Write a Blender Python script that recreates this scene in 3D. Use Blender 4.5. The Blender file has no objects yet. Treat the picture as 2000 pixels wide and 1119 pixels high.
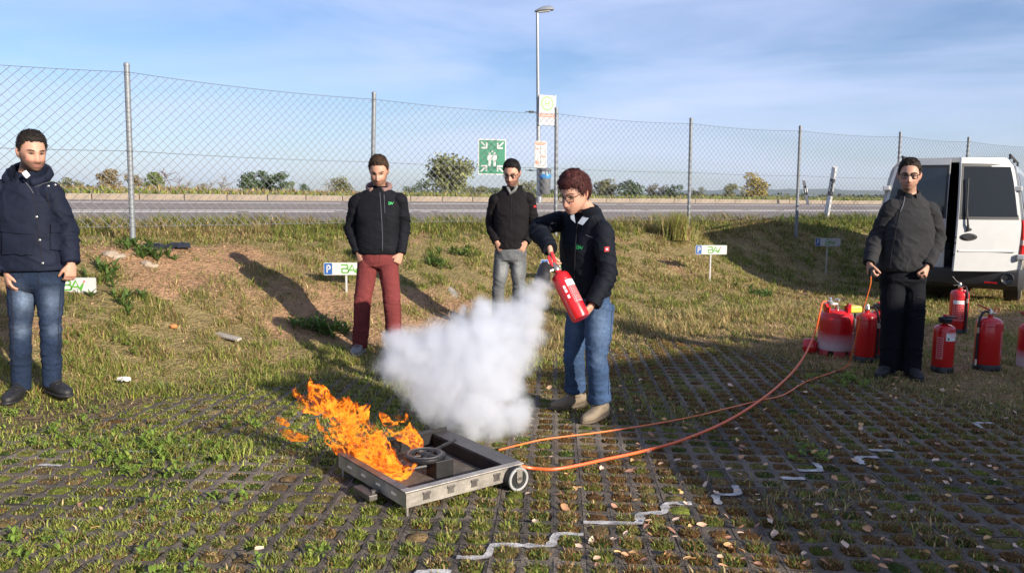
import bpy, bmesh, math, random
import numpy as np
from mathutils import Vector, Matrix, Quaternion
from mathutils.bvhtree import BVHTree

random.seed(7)
RNG = np.random.default_rng(11)
SC = bpy.context.scene
COL = SC.collection
R = math.radians

# ------------------------------------------------------------------ camera
F_PX, CX, CY = 1560.0, 1000.0, 559.5
CAM_H = 1.5
cam_data = bpy.data.cameras.new('camera')
cam_data.sensor_width = 36.0
cam_data.lens = F_PX / 2000.0 * 36.0
cam_data.clip_start = 0.05
cam_data.clip_end = 30000.0
cam = bpy.data.objects.new('camera', cam_data)
COL.objects.link(cam)
CAM_R = Matrix.Rotation(R(90 - 6.44), 3, 'X') @ Matrix.Rotation(R(0.6), 3, 'Z')
cam.matrix_world = Matrix.Translation((0, 0, CAM_H)) @ CAM_R.to_4x4()
SC.camera = cam

# ------------------------------------------------------------------ world, sun, exposure
SUN_DIR = Vector((-0.70, 0.70, 0)).normalized()          # the way the light travels, seen from above
SUN_EL = R(20.0)
sun_vec = Vector((SUN_DIR.x * math.cos(SUN_EL), SUN_DIR.y * math.cos(SUN_EL), -math.sin(SUN_EL)))
world = bpy.data.worlds.new('World')
SC.world = world
world.use_nodes = True
wn, wl = world.node_tree.nodes, world.node_tree.links
wn.clear()
w_out = wn.new('ShaderNodeOutputWorld')
w_bg = wn.new('ShaderNodeBackground')
w_sky = wn.new('ShaderNodeTexSky')
w_sky.sky_type = 'NISHITA'
w_sky.sun_disc = False
w_sky.sun_elevation = SUN_EL
w_sky.sun_rotation = math.atan2(-SUN_DIR.x, -SUN_DIR.y)
w_sky.altitude = 100
w_sky.air_density = 1.0
w_sky.dust_density = 0.6
w_sky.ozone_density = 3.0
# thin cirrus veils: a function of the direction, over the whole dome
w_geo = wn.new('ShaderNodeTexCoord')
w_map = wn.new('ShaderNodeMapping')
w_map.inputs['Scale'].default_value = (1.3, 1.3, 7.0)
w_map.inputs['Rotation'].default_value = (R(6), R(-5), R(20))
w_noise = wn.new('ShaderNodeTexNoise')
w_noise.inputs['Scale'].default_value = 1.6
w_noise.inputs['Detail'].default_value = 7.0
w_noise.inputs['Roughness'].default_value = 0.52
w_noise.inputs['Distortion'].default_value = 0.5
w_ramp = wn.new('ShaderNodeValToRGB')
w_ramp.color_ramp.elements[0].position = 0.37
w_ramp.color_ramp.elements[0].color = (0.02, 0.02, 0.02, 1)
w_ramp.color_ramp.elements[1].position = 0.68
w_ramp.color_ramp.elements[1].color = (0.72, 0.72, 0.72, 1)
w_mix = wn.new('ShaderNodeMixRGB')
w_mix.inputs[2].default_value = (6.2, 6.7, 7.8, 1)
wl.new(w_geo.outputs['Generated'], w_map.inputs['Vector'])
wl.new(w_map.outputs['Vector'], w_noise.inputs['Vector'])
wl.new(w_noise.outputs['Fac'], w_ramp.inputs['Fac'])
wl.new(w_ramp.outputs['Color'], w_mix.inputs[0])
wl.new(w_sky.outputs['Color'], w_mix.inputs[1])
w_tint = wn.new('ShaderNodeMixRGB')
w_tint.blend_type = 'MULTIPLY'
w_tint.inputs[0].default_value = 1.0
w_tint.inputs[2].default_value = (0.93, 0.95, 1.12, 1)
wl.new(w_mix.outputs['Color'], w_tint.inputs[1])
wl.new(w_tint.outputs['Color'], w_bg.inputs['Color'])
w_bg.inputs['Strength'].default_value = 0.077
wl.new(w_bg.outputs['Background'], w_out.inputs['Surface'])

sun_data = bpy.data.lights.new('sun', 'SUN')
sun_data.energy = 5.0
sun_data.angle = R(0.53)
sun_data.color = (1.0, 0.90, 0.76)
sun = bpy.data.objects.new('sun', sun_data)
COL.objects.link(sun)
sun.rotation_euler = sun_vec.to_track_quat('-Z', 'Y').to_euler()
sun.location = (20, -20, 20)

SC.view_settings.view_transform = 'Standard'
SC.view_settings.look = 'None'
SC.view_settings.exposure = 0.85
SC.view_settings.gamma = 1.0
SC.view_settings.use_curve_mapping = False
SC.render.engine = 'CYCLES'
SC.cycles.max_bounces = 14
SC.cycles.diffuse_bounces = 3
SC.cycles.glossy_bounces = 3
SC.cycles.transmission_bounces = 4
SC.cycles.transparent_max_bounces = 16
SC.cycles.volume_bounces = 12
SC.cycles.volume_step_rate = 1.0
SC.cycles.volume_max_steps = 256
SC.cycles.use_denoising = True

# ------------------------------------------------------------------ measuring helpers
def ray(px, py):
    return CAM_R @ Vector(((px - CX) / F_PX, -(py - CY) / F_PX, -1.0))

def at(px, py, Y):
    """world point at depth Y seen at a pixel of the 2000 px photograph"""
    d = ray(px, py)
    return Vector((0, 0, CAM_H)) + d * (Y / d.y)

def on(px, py, e=0.0):
    """world point at height e seen at a pixel"""
    d = ray(px, py)
    return Vector((0, 0, CAM_H)) + d * ((e - CAM_H) / d.z)

LA = R(31.8)                                   # the fence, the bays and the road all run along U
CA, SA = math.cos(LA), math.sin(LA)
U3, N3 = Vector((CA, SA, 0)), Vector((-SA, CA, 0))
def uv_of(x, y): return x * CA + y * SA, -x * SA + y * CA
def xy_of(u, v): return u * CA - v * SA, u * SA + v * CA

# ------------------------------------------------------------------ numpy noise
def _hash(ix, iy, iz, seed):
    h = (ix.astype(np.int64) * 374761393 + iy.astype(np.int64) * 668265263 + iz.astype(np.int64) * 2147483647 + seed * 974634777)
    h = (h ^ (h >> 13)) * 1274126177
    h = h ^ (h >> 16)
    return (h & 0xFFFFFF) / float(0xFFFFFF)

def noise3(x, y, z, seed=0):
    x, y, z = np.broadcast_arrays(np.asarray(x, float), np.asarray(y, float), np.asarray(z, float))
    ix, iy, iz = np.floor(x), np.floor(y), np.floor(z)
    fx, fy, fz = x - ix, y - iy, z - iz
    fx, fy, fz = [f * f * f * (f * (f * 6 - 15) + 10) for f in (fx, fy, fz)]
    out = 0
    for dx in (0, 1):
        for dy in (0, 1):
            for dz in (0, 1):
                w = (fx if dx else 1 - fx) * (fy if dy else 1 - fy) * (fz if dz else 1 - fz)
                out = out + w * _hash(ix + dx, iy + dy, iz + dz, seed)
    return out

def fbm(x, y, z=0.0, seed=0, octv=4, gain=0.5):
    s, a, t = 0, 1.0, 0
    for o in range(octv):
        f = 2.03 ** o
        s = s + a * noise3(np.asarray(x) * f, np.asarray(y) * f, np.asarray(z) * f, seed + o * 17)
        t += a
        a *= gain
    return s / t

def sstep(a, b, x):
    t = np.clip((x - a) / (b - a), 0, 1)
    return t * t * (3 - 2 * t)

# ------------------------------------------------------------------ objects
def tag(o, label=None, cat=None, group=None, kind=None):
    if label: o['label'] = label
    if cat: o['category'] = cat
    if group: o['group'] = group
    if kind: o['kind'] = kind
    return o

def thing(name, label, cat, loc=(0, 0, 0), group=None, rot=None, kind=None):
    o = bpy.data.objects.new(name, None)
    o.empty_display_size = 0.1
    COL.objects.link(o)
    o.location = loc
    if rot is not None:
        o.rotation_mode = 'QUATERNION'
        o.rotation_quaternion = rot
    return tag(o, label, cat, group, kind)

def link(name, me, parent=None):
    o = bpy.data.objects.new(name, me)
    COL.objects.link(o)
    if parent is not None:
        o.parent = parent
    return o

class MB:
    """collects verts and faces; build() links them as one mesh object"""
    def __init__(self):
        self.v, self.f = [], []
    def add(self, verts, faces, M=None):
        n = len(self.v)
        if M is not None:
            verts = [M @ Vector(p) for p in verts]
        self.v.extend([tuple(p) for p in verts])
        self.f.extend([tuple(i + n for i in f) for f in faces])
        return self
    def box(self, c, s, M=None, b=0.0):
        """box centred at c with full sizes s; b > 0 chamfers every edge"""
        cx, cy, cz = c
        hx, hy, hz = s[0] / 2, s[1] / 2, s[2] / 2
        if b <= 0:
            v = [(cx + i * hx, cy + j * hy, cz + k * hz) for i in (-1, 1) for j in (-1, 1) for k in (-1, 1)]
            f = [(0, 1, 3, 2), (4, 6, 7, 5), (0, 4, 5, 1), (2, 3, 7, 6), (0, 2, 6, 4), (1, 5, 7, 3)]
            return self.add(v, f, M)
        bm = bmesh.new()
        bmesh.ops.create_cube(bm, size=1.0)
        for p in bm.verts:
            p.co = Vector((p.co.x * 2 * hx, p.co.y * 2 * hy, p.co.z * 2 * hz))
        bmesh.ops.bevel(bm, geom=list(bm.edges), offset=min(b, hx * .9, hy * .9, hz * .9), segments=2, affect='EDGES', profile=0.5)
        for p in bm.verts:
            p.co += Vector(c)
        bm.verts.index_update()
        v = [tuple(p.co) for p in bm.verts]
        f = [tuple(q.index for q in g.verts) for g in bm.faces]
        bm.free()
        return self.add(v, f, M)
    def tube(self, pts, rad, n=8, M=None, cap=True, closed=False):
        pts = [Vector(p) for p in pts]
        m = len(pts)
        if not hasattr(rad, '__len__'):
            rad = [rad] * m
        tang = []
        for i in range(m):
            if closed:
                t = pts[(i + 1) % m] - pts[i - 1]
            else:
                t = pts[min(i + 1, m - 1)] - pts[max(i - 1, 0)]
            tang.append(t.normalized() if t.length > 1e-9 else Vector((0, 0, 1)))
        ref = Vector((0, 0, 1)) if abs(tang[0].z) < 0.9 else Vector((0, 1, 0))
        x = tang[0].cross(ref).normalized()
        v, f = [], []
        for i in range(m):
            x = (x - tang[i] * x.dot(tang[i]))
            x = x.normalized() if x.length > 1e-6 else tang[i].orthogonal().normalized()
            y = tang[i].cross(x)
            ra, rb = rad[i] if hasattr(rad[i], '__len__') else (rad[i], rad[i])
            for k in range(n):
                a = 2 * math.pi * k / n
                v.append(pts[i] + x * (math.cos(a) * ra) + y * (math.sin(a) * rb))
        for i in range(m if closed else m - 1):
            j = (i + 1) % m
            for k in range(n):
                l = (k + 1) % n
                f.append((i * n + k, i * n + l, j * n + l, j * n + k))
        if cap and not closed:
            f.append(tuple(range(n - 1, -1, -1)))
            f.append(tuple((m - 1) * n + k for k in range(n)))
        return self.add(v, f, M)
    def lathe(self, prof, n=24, c=(0, 0, 0), M=None, cap=True):
        """profile of (radius, z)"""
        v, f = [], []
        for r, z in prof:
            for k in range(n):
                a = 2 * math.pi * k / n
                v.append((c[0] + r * math.cos(a), c[1] + r * math.sin(a), c[2] + z))
        for i in range(len(prof) - 1):
            for k in range(n):
                l = (k + 1) % n
                f.append((i * n + k, i * n + l, (i + 1) * n + l, (i + 1) * n + k))
        if cap:
            f.append(tuple(range(n - 1, -1, -1)))
            f.append(tuple((len(prof) - 1) * n + k for k in range(n)))
        return self.add(v, f, M)
    def prism(self, poly, z0, z1, M=None):
        """2-D outline extruded along z"""
        n = len(poly)
        v = [(p[0], p[1], z0) for p in poly] + [(p[0], p[1], z1) for p in poly]
        f = [tuple(range(n - 1, -1, -1)), tuple(range(n, 2 * n))]
        f += [(i, (i + 1) % n, n + (i + 1) % n, n + i) for i in range(n)]
        return self.add(v, f, M)
    def mesh(self, name, smooth=False, sharp=None):
        me = bpy.data.meshes.new(name)
        me.from_pydata([tuple(p) for p in self.v], [], self.f)
        if smooth:
            me.polygons.foreach_set('use_smooth', [True] * len(me.polygons))
            if sharp:
                me.set_sharp_from_angle(angle=R(sharp))
        me.update()
        return me
    def build(self, name, mat, parent=None, origin=None, smooth=False, sharp=40):
        if origin is not None:
            self.v = [(p[0] - origin[0], p[1] - origin[1], p[2] - origin[2]) for p in self.v]
        me = self.mesh(name, smooth, sharp)
        if mat is not None:
            me.materials.append(mat)
        return link(name, me, parent)

def np_mesh(name, verts, loops, starts, totals, cols=None, smooth=False):
    me = bpy.data.meshes.new(name)
    me.vertices.add(len(verts))
    me.vertices.foreach_set('co', np.ascontiguousarray(verts, dtype=np.float32).ravel())
    me.loops.add(len(loops))
    me.loops.foreach_set('vertex_index', np.ascontiguousarray(loops, dtype=np.int32))
    me.polygons.add(len(starts))
    me.polygons.foreach_set('loop_start', np.ascontiguousarray(starts, dtype=np.int32))
    me.polygons.foreach_set('loop_total', np.ascontiguousarray(totals, dtype=np.int32))
    me.update(calc_edges=True)
    if smooth:
        me.polygons.foreach_set('use_smooth', np.ones(len(starts), dtype=bool))
    if cols is not None:
        at_ = me.color_attributes.new('Col', 'FLOAT_COLOR', 'POINT')
        c4 = np.ones((len(verts), 4), dtype=np.float32)
        c4[:, :3] = cols
        at_.data.foreach_set('color', c4.ravel())
    me.validate()
    return me

def grid_mesh(name, P, cols=None, smooth=True, keep=None):
    """P: (n, m, 3) array of points"""
    n, m = P.shape[:2]
    idx = np.arange(n * m).reshape(n, m)
    q = np.stack([idx[:-1, :-1], idx[1:, :-1], idx[1:, 1:], idx[:-1, 1:]], -1).reshape(-1, 4)
    if keep is not None:
        q = q[keep.reshape(-1)]
    used = np.unique(q)
    remap = np.zeros(n * m, dtype=np.int64)
    remap[used] = np.arange(len(used))
    q = remap[q]
    k = len(q)
    c = None if cols is None else cols.reshape(-1, 3)[used]
    return np_mesh(name, P.reshape(-1, 3)[used], q.ravel(), np.arange(k) * 4, np.full(k, 4), c, smooth)

# ------------------------------------------------------------------ materials
MATS = {}
def pmat(name, col, rough=0.6, metal=0.0, vary=0.15, scale=8.0, bump=0.0, bscale=60.0, attr=False, coat=0.0, spec=0.5, sheen=0.0, stretch=None, fine=0.0, bdist=.01):
    """procedural surface: base colour varied by two noises, optional bump"""
    if name in MATS:
        return MATS[name]
    m = bpy.data.materials.new(name)
    m.use_nodes = True
    nt = m.node_tree
    b = nt.nodes['Principled BSDF']
    tc = nt.nodes.new('ShaderNodeTexCoord')
    src = tc.outputs['Object']
    if stretch:
        mp = nt.nodes.new('ShaderNodeMapping')
        mp.inputs['Scale'].default_value = stretch
        nt.links.new(src, mp.inputs['Vector'])
        src = mp.outputs['Vector']
    n1 = nt.nodes.new('ShaderNodeTexNoise')
    n1.inputs['Scale'].default_value = scale
    n1.inputs['Detail'].default_value = 6
    n1.inputs['Roughness'].default_value = 0.62
    nt.links.new(src, n1.inputs['Vector'])
    mr = nt.nodes.new('ShaderNodeMapRange')
    mr.inputs['From Min'].default_value = 0.3
    mr.inputs['From Max'].default_value = 0.7
    mr.inputs['To Min'].default_value = 1 - vary
    mr.inputs['To Max'].default_value = 1 + vary
    nt.links.new(n1.outputs['Fac'], mr.inputs['Value'])
    val = mr.outputs['Result']
    if fine > 0:
        n3 = nt.nodes.new('ShaderNodeTexNoise')
        n3.inputs['Scale'].default_value = scale * 14
        n3.inputs['Detail'].default_value = 3
        nt.links.new(src, n3.inputs['Vector'])
        m3 = nt.nodes.new('ShaderNodeMapRange')
        m3.inputs['From Min'].default_value = 0.3
        m3.inputs['From Max'].default_value = 0.7
        m3.inputs['To Min'].default_value = 1 - fine
        m3.inputs['To Max'].default_value = 1 + fine
        nt.links.new(n3.outputs['Fac'], m3.inputs['Value'])
        mm = nt.nodes.new('ShaderNodeMath')
        mm.operation = 'MULTIPLY'
        nt.links.new(val, mm.inputs[0])
        nt.links.new(m3.outputs['Result'], mm.inputs[1])
        val = mm.outputs[0]
    vm = nt.nodes.new('ShaderNodeVectorMath')
    vm.operation = 'SCALE'
    if attr:
        ca = nt.nodes.new('ShaderNodeVertexColor')
        ca.layer_name = 'Col'
        nt.links.new(ca.outputs['Color'], vm.inputs[0])
    else:
        vm.inputs[0].default_value = col[:3]
    nt.links.new(val, vm.inputs['Scale'])
    nt.links.new(vm.outputs['Vector'], b.inputs['Base Color'])
    b.inputs['Roughness'].default_value = rough
    b.inputs['Metallic'].default_value = metal
    b.inputs['Specular IOR Level'].default_value = spec
    if coat: b.inputs['Coat Weight'].default_value = coat
    if sheen: b.inputs['Sheen Weight'].default_value = sheen
    if bump > 0:
        n2 = nt.nodes.new('ShaderNodeTexNoise')
        n2.inputs['Scale'].default_value = bscale
        n2.inputs['Detail'].default_value = 4
        nt.links.new(src, n2.inputs['Vector'])
        bp = nt.nodes.new('ShaderNodeBump')
        bp.inputs['Strength'].default_value = bump
        bp.inputs['Distance'].default_value = bdist
        nt.links.new(n2.outputs['Fac'], bp.inputs['Height'])
        nt.links.new(bp.outputs['Normal'], b.inputs['Normal'])
    MATS[name] = m
    return m

def leafmat(name, trans=0.35, rough=0.6):
    """two-sided thin leaf or blade coloured by its own vertex colour"""
    if name in MATS:
        return MATS[name]
    m = bpy.data.materials.new(name)
    m.use_nodes = True
    nt = m.node_tree
    nt.nodes.clear()
    out = nt.nodes.new('ShaderNodeOutputMaterial')
    ca = nt.nodes.new('ShaderNodeVertexColor')
    ca.layer_name = 'Col'
    d = nt.nodes.new('ShaderNodeBsdfPrincipled')
    d.inputs['Roughness'].default_value = rough
    d.inputs['Specular IOR Level'].default_value = 0.35
    t = nt.nodes.new('ShaderNodeBsdfTranslucent')
    mx = nt.nodes.new('ShaderNodeMixShader')
    mx.inputs[0].default_value = trans
    nt.links.new(ca.outputs['Color'], d.inputs['Base Color'])
    nt.links.new(ca.outputs['Color'], t.inputs['Color'])
    nt.links.new(d.outputs[0], mx.inputs[1])
    nt.links.new(t.outputs[0], mx.inputs[2])
    nt.links.new(mx.outputs[0], out.inputs['Surface'])
    MATS[name] = m
    return m
# ================================================================== the ground
def fence_v(u): return np.interp(u, [-30, -2, 1.0, 4.1, 7.4, 30], [8.2, 8.6, 9.4, 10.3, 10.65, 10.75])
def toe_v(u): return np.interp(u, [-30, 0, 1.0, 4, 9, 10.5, 16, 18, 30], [5.5, 5.6, 6.15, 6.9, 7.3, 8.3, 8.3, 7.4, 7.4])
def road_e(v): return np.interp(v, [12.1, 16.5, 20.9], [1.08, 1.17, 1.33])
PAVE_V = 6.4
PAVE_U = 6.1

def elev(x, y, rough=True):
    x, y = np.asarray(x, float), np.asarray(y, float)
    u, v = uv_of(x, y)
    fv, tv = fence_v(u), toe_v(u)
    t = (v - tv) / (fv - tv)
    e = np.interp(t, [0, .15, .45, .75, 1], [0, .05, .27, .60, .88])
    e2 = .88 + (1.06 - .88) * np.clip((v - fv) / (12.1 - fv), 0, 1)
    e = np.where(v > fv, e2, e)
    e = np.where(v > 12.1, road_e(v) - .06, e)
    e = np.where(v > 20.95, 1.38 + .05 * sstep(24, 34, v) - .20 * sstep(60, 400, v), e)
    if rough:
        berm = sstep(5.6, 7.6, v) * (1 - sstep(11.6, 12.1, v))
        e = e + berm * (.10 * (fbm(x * .9, y * .9, 3.0, 5, 3) - .5) + .05 * (fbm(x * 3.5, y * 3.5, 1.0, 6, 3) - .5))
        far = sstep(21.4, 24, v) * (1 - sstep(60, 100, v))
        e = e + far * .10 * (fbm(x * .5, y * .5, 2.0, 8, 3) - .5)
        paved = (v < PAVE_V) & (u < PAVE_U) & (v > -8)
        e = e + np.where(paved & (e < .02), -.014, 0.0) + (v <= PAVE_V + .5) * .012 * (fbm(x * 6, y * 6, 0, 9, 2) - .5)
    return e

def bare_mask(x, y):
    """0 grown over .. 1 bare earth"""
    u, v = uv_of(x, y)
    n = fbm(x * .75 + 4, y * .75, .5, 21, 4)
    berm = sstep(6.6, 7.6, v) * (1 - sstep(10.6, 11.6, v))
    left = 1 - sstep(2.6, 5.0, u)
    m = sstep(.57, .72, n + .06 * left * berm) * berm
    # the worn bank below the fence at the left, and the trodden strip where the extinguishers stand
    m = np.maximum(m, left * sstep(.50, .64, fbm(x * 1.4, y * 1.4, 2, 31, 3)) * np.exp(-((v - 7.9) / 1.1) ** 2))
    trod = sstep(5.6, 6.6, u) * (1 - sstep(6.0, 7.0, v))
    m = np.maximum(m, trod * (.35 + .5 * sstep(.4, .6, fbm(x * 1.7, y * 1.7, 4, 33, 3))))
    return m

def lines(a, b, s0, s1, growth, lim):
    c = list(np.arange(a, b + 1e-6, s0))
    st, x = s0, c[-1]
    while x < lim:
        st *= growth
        x += st
        c.append(x)
    st, x = s0, c[0]
    while x > -lim:
        st *= growth
        x -= st
        c.insert(0, x)
    return np.array(c)

gu = lines(-9, 17, .11, 0, 1.22, 8500)
gv = lines(-1, 12.3, .11, 0, 1.16, 8500)
GU, GV = np.meshgrid(gu, gv, indexing='ij')
GX, GY = xy_of(GU, GV)
GZ = elev(GX, GY)
bm_ = bare_mask(GX, GY)[..., None]
soil = np.array([.310, .185, .105]) * (.75 + .5 * fbm(GX * 2.2, GY * 2.2, 0, 41, 4))[..., None]
thatch = np.array([.215, .165, .075]) * (.75 + .5 * fbm(GX * 1.5, GY * 1.5, 0, 42, 3))[..., None]
moss = np.array([.070, .078, .026])
pv = ((GV < PAVE_V) & (GU < PAVE_U))[..., None]
gcol = soil * bm_ + thatch * (1 - bm_)
gcol = np.where(pv, np.array([.115, .085, .050]), gcol)
farm = sstep(40, 90, GV)[..., None]
fieldn = fbm(GU * .006, GV * .012, 0, 77, 2)[..., None]
fieldc = np.where(fieldn > .52, np.array([.17, .145, .062]), np.array([.075, .105, .034]))
fieldc = np.where(fieldn < .40, np.array([.20, .15, .085]), fieldc)
gcol = gcol * (1 - farm) + fieldc * farm
M_GROUND = pmat('ground', (1, 1, 1), rough=.95, vary=.28, scale=9, bump=1.0, bscale=26, attr=True, spec=.15, fine=.3, bdist=.045)
ground = link('ground', grid_mesh('ground', np.stack([GX, GY, GZ], -1), gcol, True))
ground.data.materials.append(M_GROUND)
tag(ground, 'earth bank and lawn reaching to the fields', None, None, 'structure')

# ---- the road beyond the fence: asphalt, worn lines, kerb stones
def strip(name, u0, u1, v0, v1, zoff, mat, parent=None, nu=60, nv=10, wob=0.0, seed=0, keep=None):
    uu, vv = np.meshgrid(np.linspace(u0, u1, nu), np.linspace(v0, v1, nv), indexing='ij')
    if wob:
        vv = vv + wob * (fbm(uu * 1.5, vv * 0 + seed, 0, 50 + seed, 3) - .5)
    X, Y = xy_of(uu, vv)
    o = link(name, grid_mesh(name, np.stack([X, Y, road_e(vv) + zoff], -1), None, True, keep), parent)
    o.data.materials.append(mat)
    return o
M_ASPH = pmat('asphalt', (.225, .192, .172), rough=.95, spec=.15, vary=.12, scale=.7, bump=.4, bscale=90, fine=.18)
M_LINE = pmat('worn_road_paint', (.80, .76, .68), rough=.8, vary=.15, scale=3.0, fine=.25)
road = strip('road', -150, 300, 12.1, 20.75, 0, M_ASPH, None, 200, 14)
tag(road, 'grey two-lane asphalt road behind the fence', None, None, 'structure')
k = (RNG.random((899, 1)) > .06)
strip('centre_line', -70, 120, 15.45, 15.70, .004, M_LINE, road, 900, 2, .03, 1, k)
k = (RNG.random((899, 1)) > .06)
strip('centre_line', -70, 120, 16.10, 16.35, .004, M_LINE, road, 900, 2, .03, 2, k)
k = (RNG.random((899, 1)) > .12)
strip('edge_line', -70, 120, 19.25, 19.45, .004, M_LINE, road, 900, 2, .02, 3, k)
M_KERB = pmat('kerb_concrete', (.23, .185, .14), rough=.9, vary=.2, scale=2.5, bump=.3, bscale=40, fine=.12)
kerb = thing('kerb', 'pale concrete kerb along the far side of the road', None, (0, 0, 0), None, None, 'structure')
ks = MB()
ks.box((0, 0, 0), (.985, .30, .20), None, .015)
kme = ks.mesh('kerb_stone')
kme.materials.append(M_KERB)
for i in range(90):
    u = -26 + i * 1.0
    o = link('kerb_stone', kme, kerb)
    x, y = xy_of(u, 20.95 + .008 * random.uniform(-1, 1))
    o.location = (x, y, 1.36 + .006 * random.uniform(-1, 1))
    o.rotation_euler = (R(-4), 0, LA + R(random.uniform(-.4, .4)))

# ---- grass grid pavers
S = .135
COLD = Vector((.055, 1, 0)).normalized()
ROWD = Vector((COLD.y, -COLD.x, 0))
PAV_ROT = math.atan2(ROWD.y, ROWD.x)
M_PAV = []
for i, c in enumerate([(.115, .092, .070), (.160, .130, .100), (.088, .071, .055)]):
    M_PAV.append(pmat('paver_concrete_%d' % i, c, rough=.92, vary=.35, scale=5, bump=.9, bscale=120, fine=.3))
def paver_mesh(i, nx=3, ny=4):
    rng = np.random.default_rng(100 + i)
    mb = MB()
    W, H = nx * S, ny * S
    jig = rng.normal(0, .003, (nx + 1, ny + 1, 2))
    for a in range(nx):
        for b in range(ny):
            cx, cy = (a + .5) * S, (b + .5) * S
            x0, x1, y0, y1 = a * S, (a + 1) * S, b * S, (b + 1) * S
            x0, y0 = max(x0, .0012), max(y0, .0012)
            x1, y1 = min(x1, nx * S - .0012), min(y1, ny * S - .0012)
            outer = [(x1, cy), (x1, y1), (cx, y1), (x0, y1), (x0, cy), (x0, y0), (cx, y0), (x1, y0)]
            hx, hy = .046 + rng.normal(0, .004), .047 + rng.normal(0, .004)
            inner = []
            for kk in range(8):
                an = kk * math.pi / 4
                q = 1.0 if kk % 2 == 0 else 1.16
                inner.append((cx + math.cos(an) * hx * q + rng.normal(0, .002), cy + math.sin(an) * hy * q + rng.normal(0, .002)))
            v = [(p[0], p[1], (0 if kk % 2 == 0 else .003) + rng.normal(0, .0012)) for kk, p in enumerate(outer)]
            mid = [((o[0] * .35 + p[0] * .65), (o[1] * .35 + p[1] * .65), -.0005 + rng.normal(0, .001)) for o, p in zip(outer, inner)]
            v += mid
            v += [(p[0], p[1], -.009) for p in inner]
            v += [(cx + (p[0] - cx) * .93, cy + (p[1] - cy) * .93, -.055) for p in inner]
            f = []
            for lv in range(3):
                for kk in range(8):
                    l = (kk + 1) % 8
                    f.append((lv * 8 + kk, lv * 8 + l, lv * 8 + 8 + l, lv * 8 + 8 + kk))
            mb.add(v, f)
    x0, x1, y0, y1 = .0012, nx * S - .0012, .0012, ny * S - .0012
    n0 = len(mb.v)
    mb.v += [(x0, y0, .001), (x1, y0, .001), (x1, y1, .001), (x0, y1, .001), (x0, y0, -.05), (x1, y0, -.05), (x1, y1, -.05), (x0, y1, -.05)]
    for a in range(4):
        b = (a + 1) % 4
        mb.f.append((n0 + a, n0 + 4 + a, n0 + 4 + b, n0 + b))
    me = mb.mesh('grass_paver', True, 30)
    me.materials.append(M_PAV[i % 3])
    return me
PMESH = [paver_mesh(i) for i in range(6)]
pave = thing('paved_ground', 'concrete grass grid pavers of the parking area', None, (0, 0, 0), None, None, 'structure')
holes = []
PORG = Vector((-4.6, 2.2, 0))
n_pav = 0
for i in range(-2, 26):
    for j in range(0, 14):
        p = PORG + ROWD * (i * 3 * S) + COLD * (j * 4 * S + (.0 if i % 2 == 0 else 2 * S))
        c = p + ROWD * (1.5 * S) + COLD * (2 * S)
        u, v = uv_of(c.x, c.y)
        if v > PAVE_V + .05 or u > PAVE_U - .1:
            continue
        if abs(c.x) > .66 * c.y + .55 or c.y < 2.6:
            continue
        # overgrown corners show no stone at all
        z = .0007 * random.gauss(0, 1)
        o = link('grass_paver', PMESH[random.randrange(6)], pave)
        o.location = (p.x, p.y, z)
        o.rotation_euler = (R(random.gauss(0, .08)), R(random.gauss(0, .08)), PAV_ROT)
        n_pav += 1
        for a in range(3):
            for b in range(4):
                h = p + ROWD * ((a + .5) * S) + COLD * ((b + .5) * S)
                holes.append((h.x, h.y))
holes = np.array(holes)

# worn white bay lines painted on the stone, running from stone web to stone web round the holes
M_PAINT = pmat('bay_line_paint', (.40, .38, .36), rough=.8, vary=.6, scale=14, fine=.35, bump=.4, bscale=90)
def bay_line(v_line, u0, u1, gap):
    mb = MB()
    last = None
    def cell(p):
        q = p - PORG
        return q.dot(ROWD) / S, q.dot(COLD) / S
    x, y = xy_of(u0, v_line); r0, _ = cell(Vector((x, y, 0)))
    x, y = xy_of(u1, v_line); r1, _ = cell(Vector((x, y, 0)))
    pts = []
    for r in range(int(math.ceil(r0)), int(math.floor(r1)) + 1):
        # the lattice row on which the line crosses this lattice column
        base = PORG + ROWD * (r * S)
        u, v = uv_of(base.x, base.y)
        cu, cv = uv_of(COLD.x, COLD.y)
        c = round((v_line - v) / cv / S)
        pts.append((r, c))
    path = []
    for (r, c) in pts:
        if path and path[-1][1] != c:
            path.append((r - .03, path[-1][1]))
        path.append((r, c))
    runs, cur = [], []
    rb = r0 + (r1 - r0) * .45
    for q in path:
        if cur and random.random() < (gap if q[0] < rb else .5):
            runs.append(cur); cur = []
        cur.append(q)
    runs.append(cur)
    for run in runs:
        if len(run) < 2: continue
        if run[0][0] > rb and random.random() < .3: continue
        P = []
        for a in range(len(run) - 1):
            for t in range(5):
                s_ = t / 5
                P.append((run[a][0] * (1 - s_) + run[a + 1][0] * s_, run[a][1] * (1 - s_) + run[a + 1][1] * s_))
        P.append(run[-1])
        P = np.array(P, float)
        for _ in range(3):
            Q = P.copy(); Q[1:-1] = (P[:-2] + 2 * P[1:-1] + P[2:]) / 4; P = Q
        W = [PORG + ROWD * (p[0] * S) + COLD * (p[1] * S) for p in P]
        n0 = len(mb.v)
        for a in range(len(W)):
            t = (W[min(a + 1, len(W) - 1)] - W[max(a - 1, 0)]).normalized()
            s_ = Vector((-t.y, t.x, 0))
            w = .013 + .012 * random.random()
            for d in (-1, 1):
                q = W[a] + s_ * (w * d + random.gauss(0, .003)); q.z = .0085
                mb.v.append(tuple(q))
            if a:
                k0 = n0 + 2 * (a - 1)
                mb.f.append((k0, k0 + 1, k0 + 3, k0 + 2))
    o = mb.build('painted_line', M_PAINT, pave)
    return o
bay_line(2.80, .8, 5.6, .16)
bay_line(5.0, -2.2, 1.2, .25)
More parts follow.
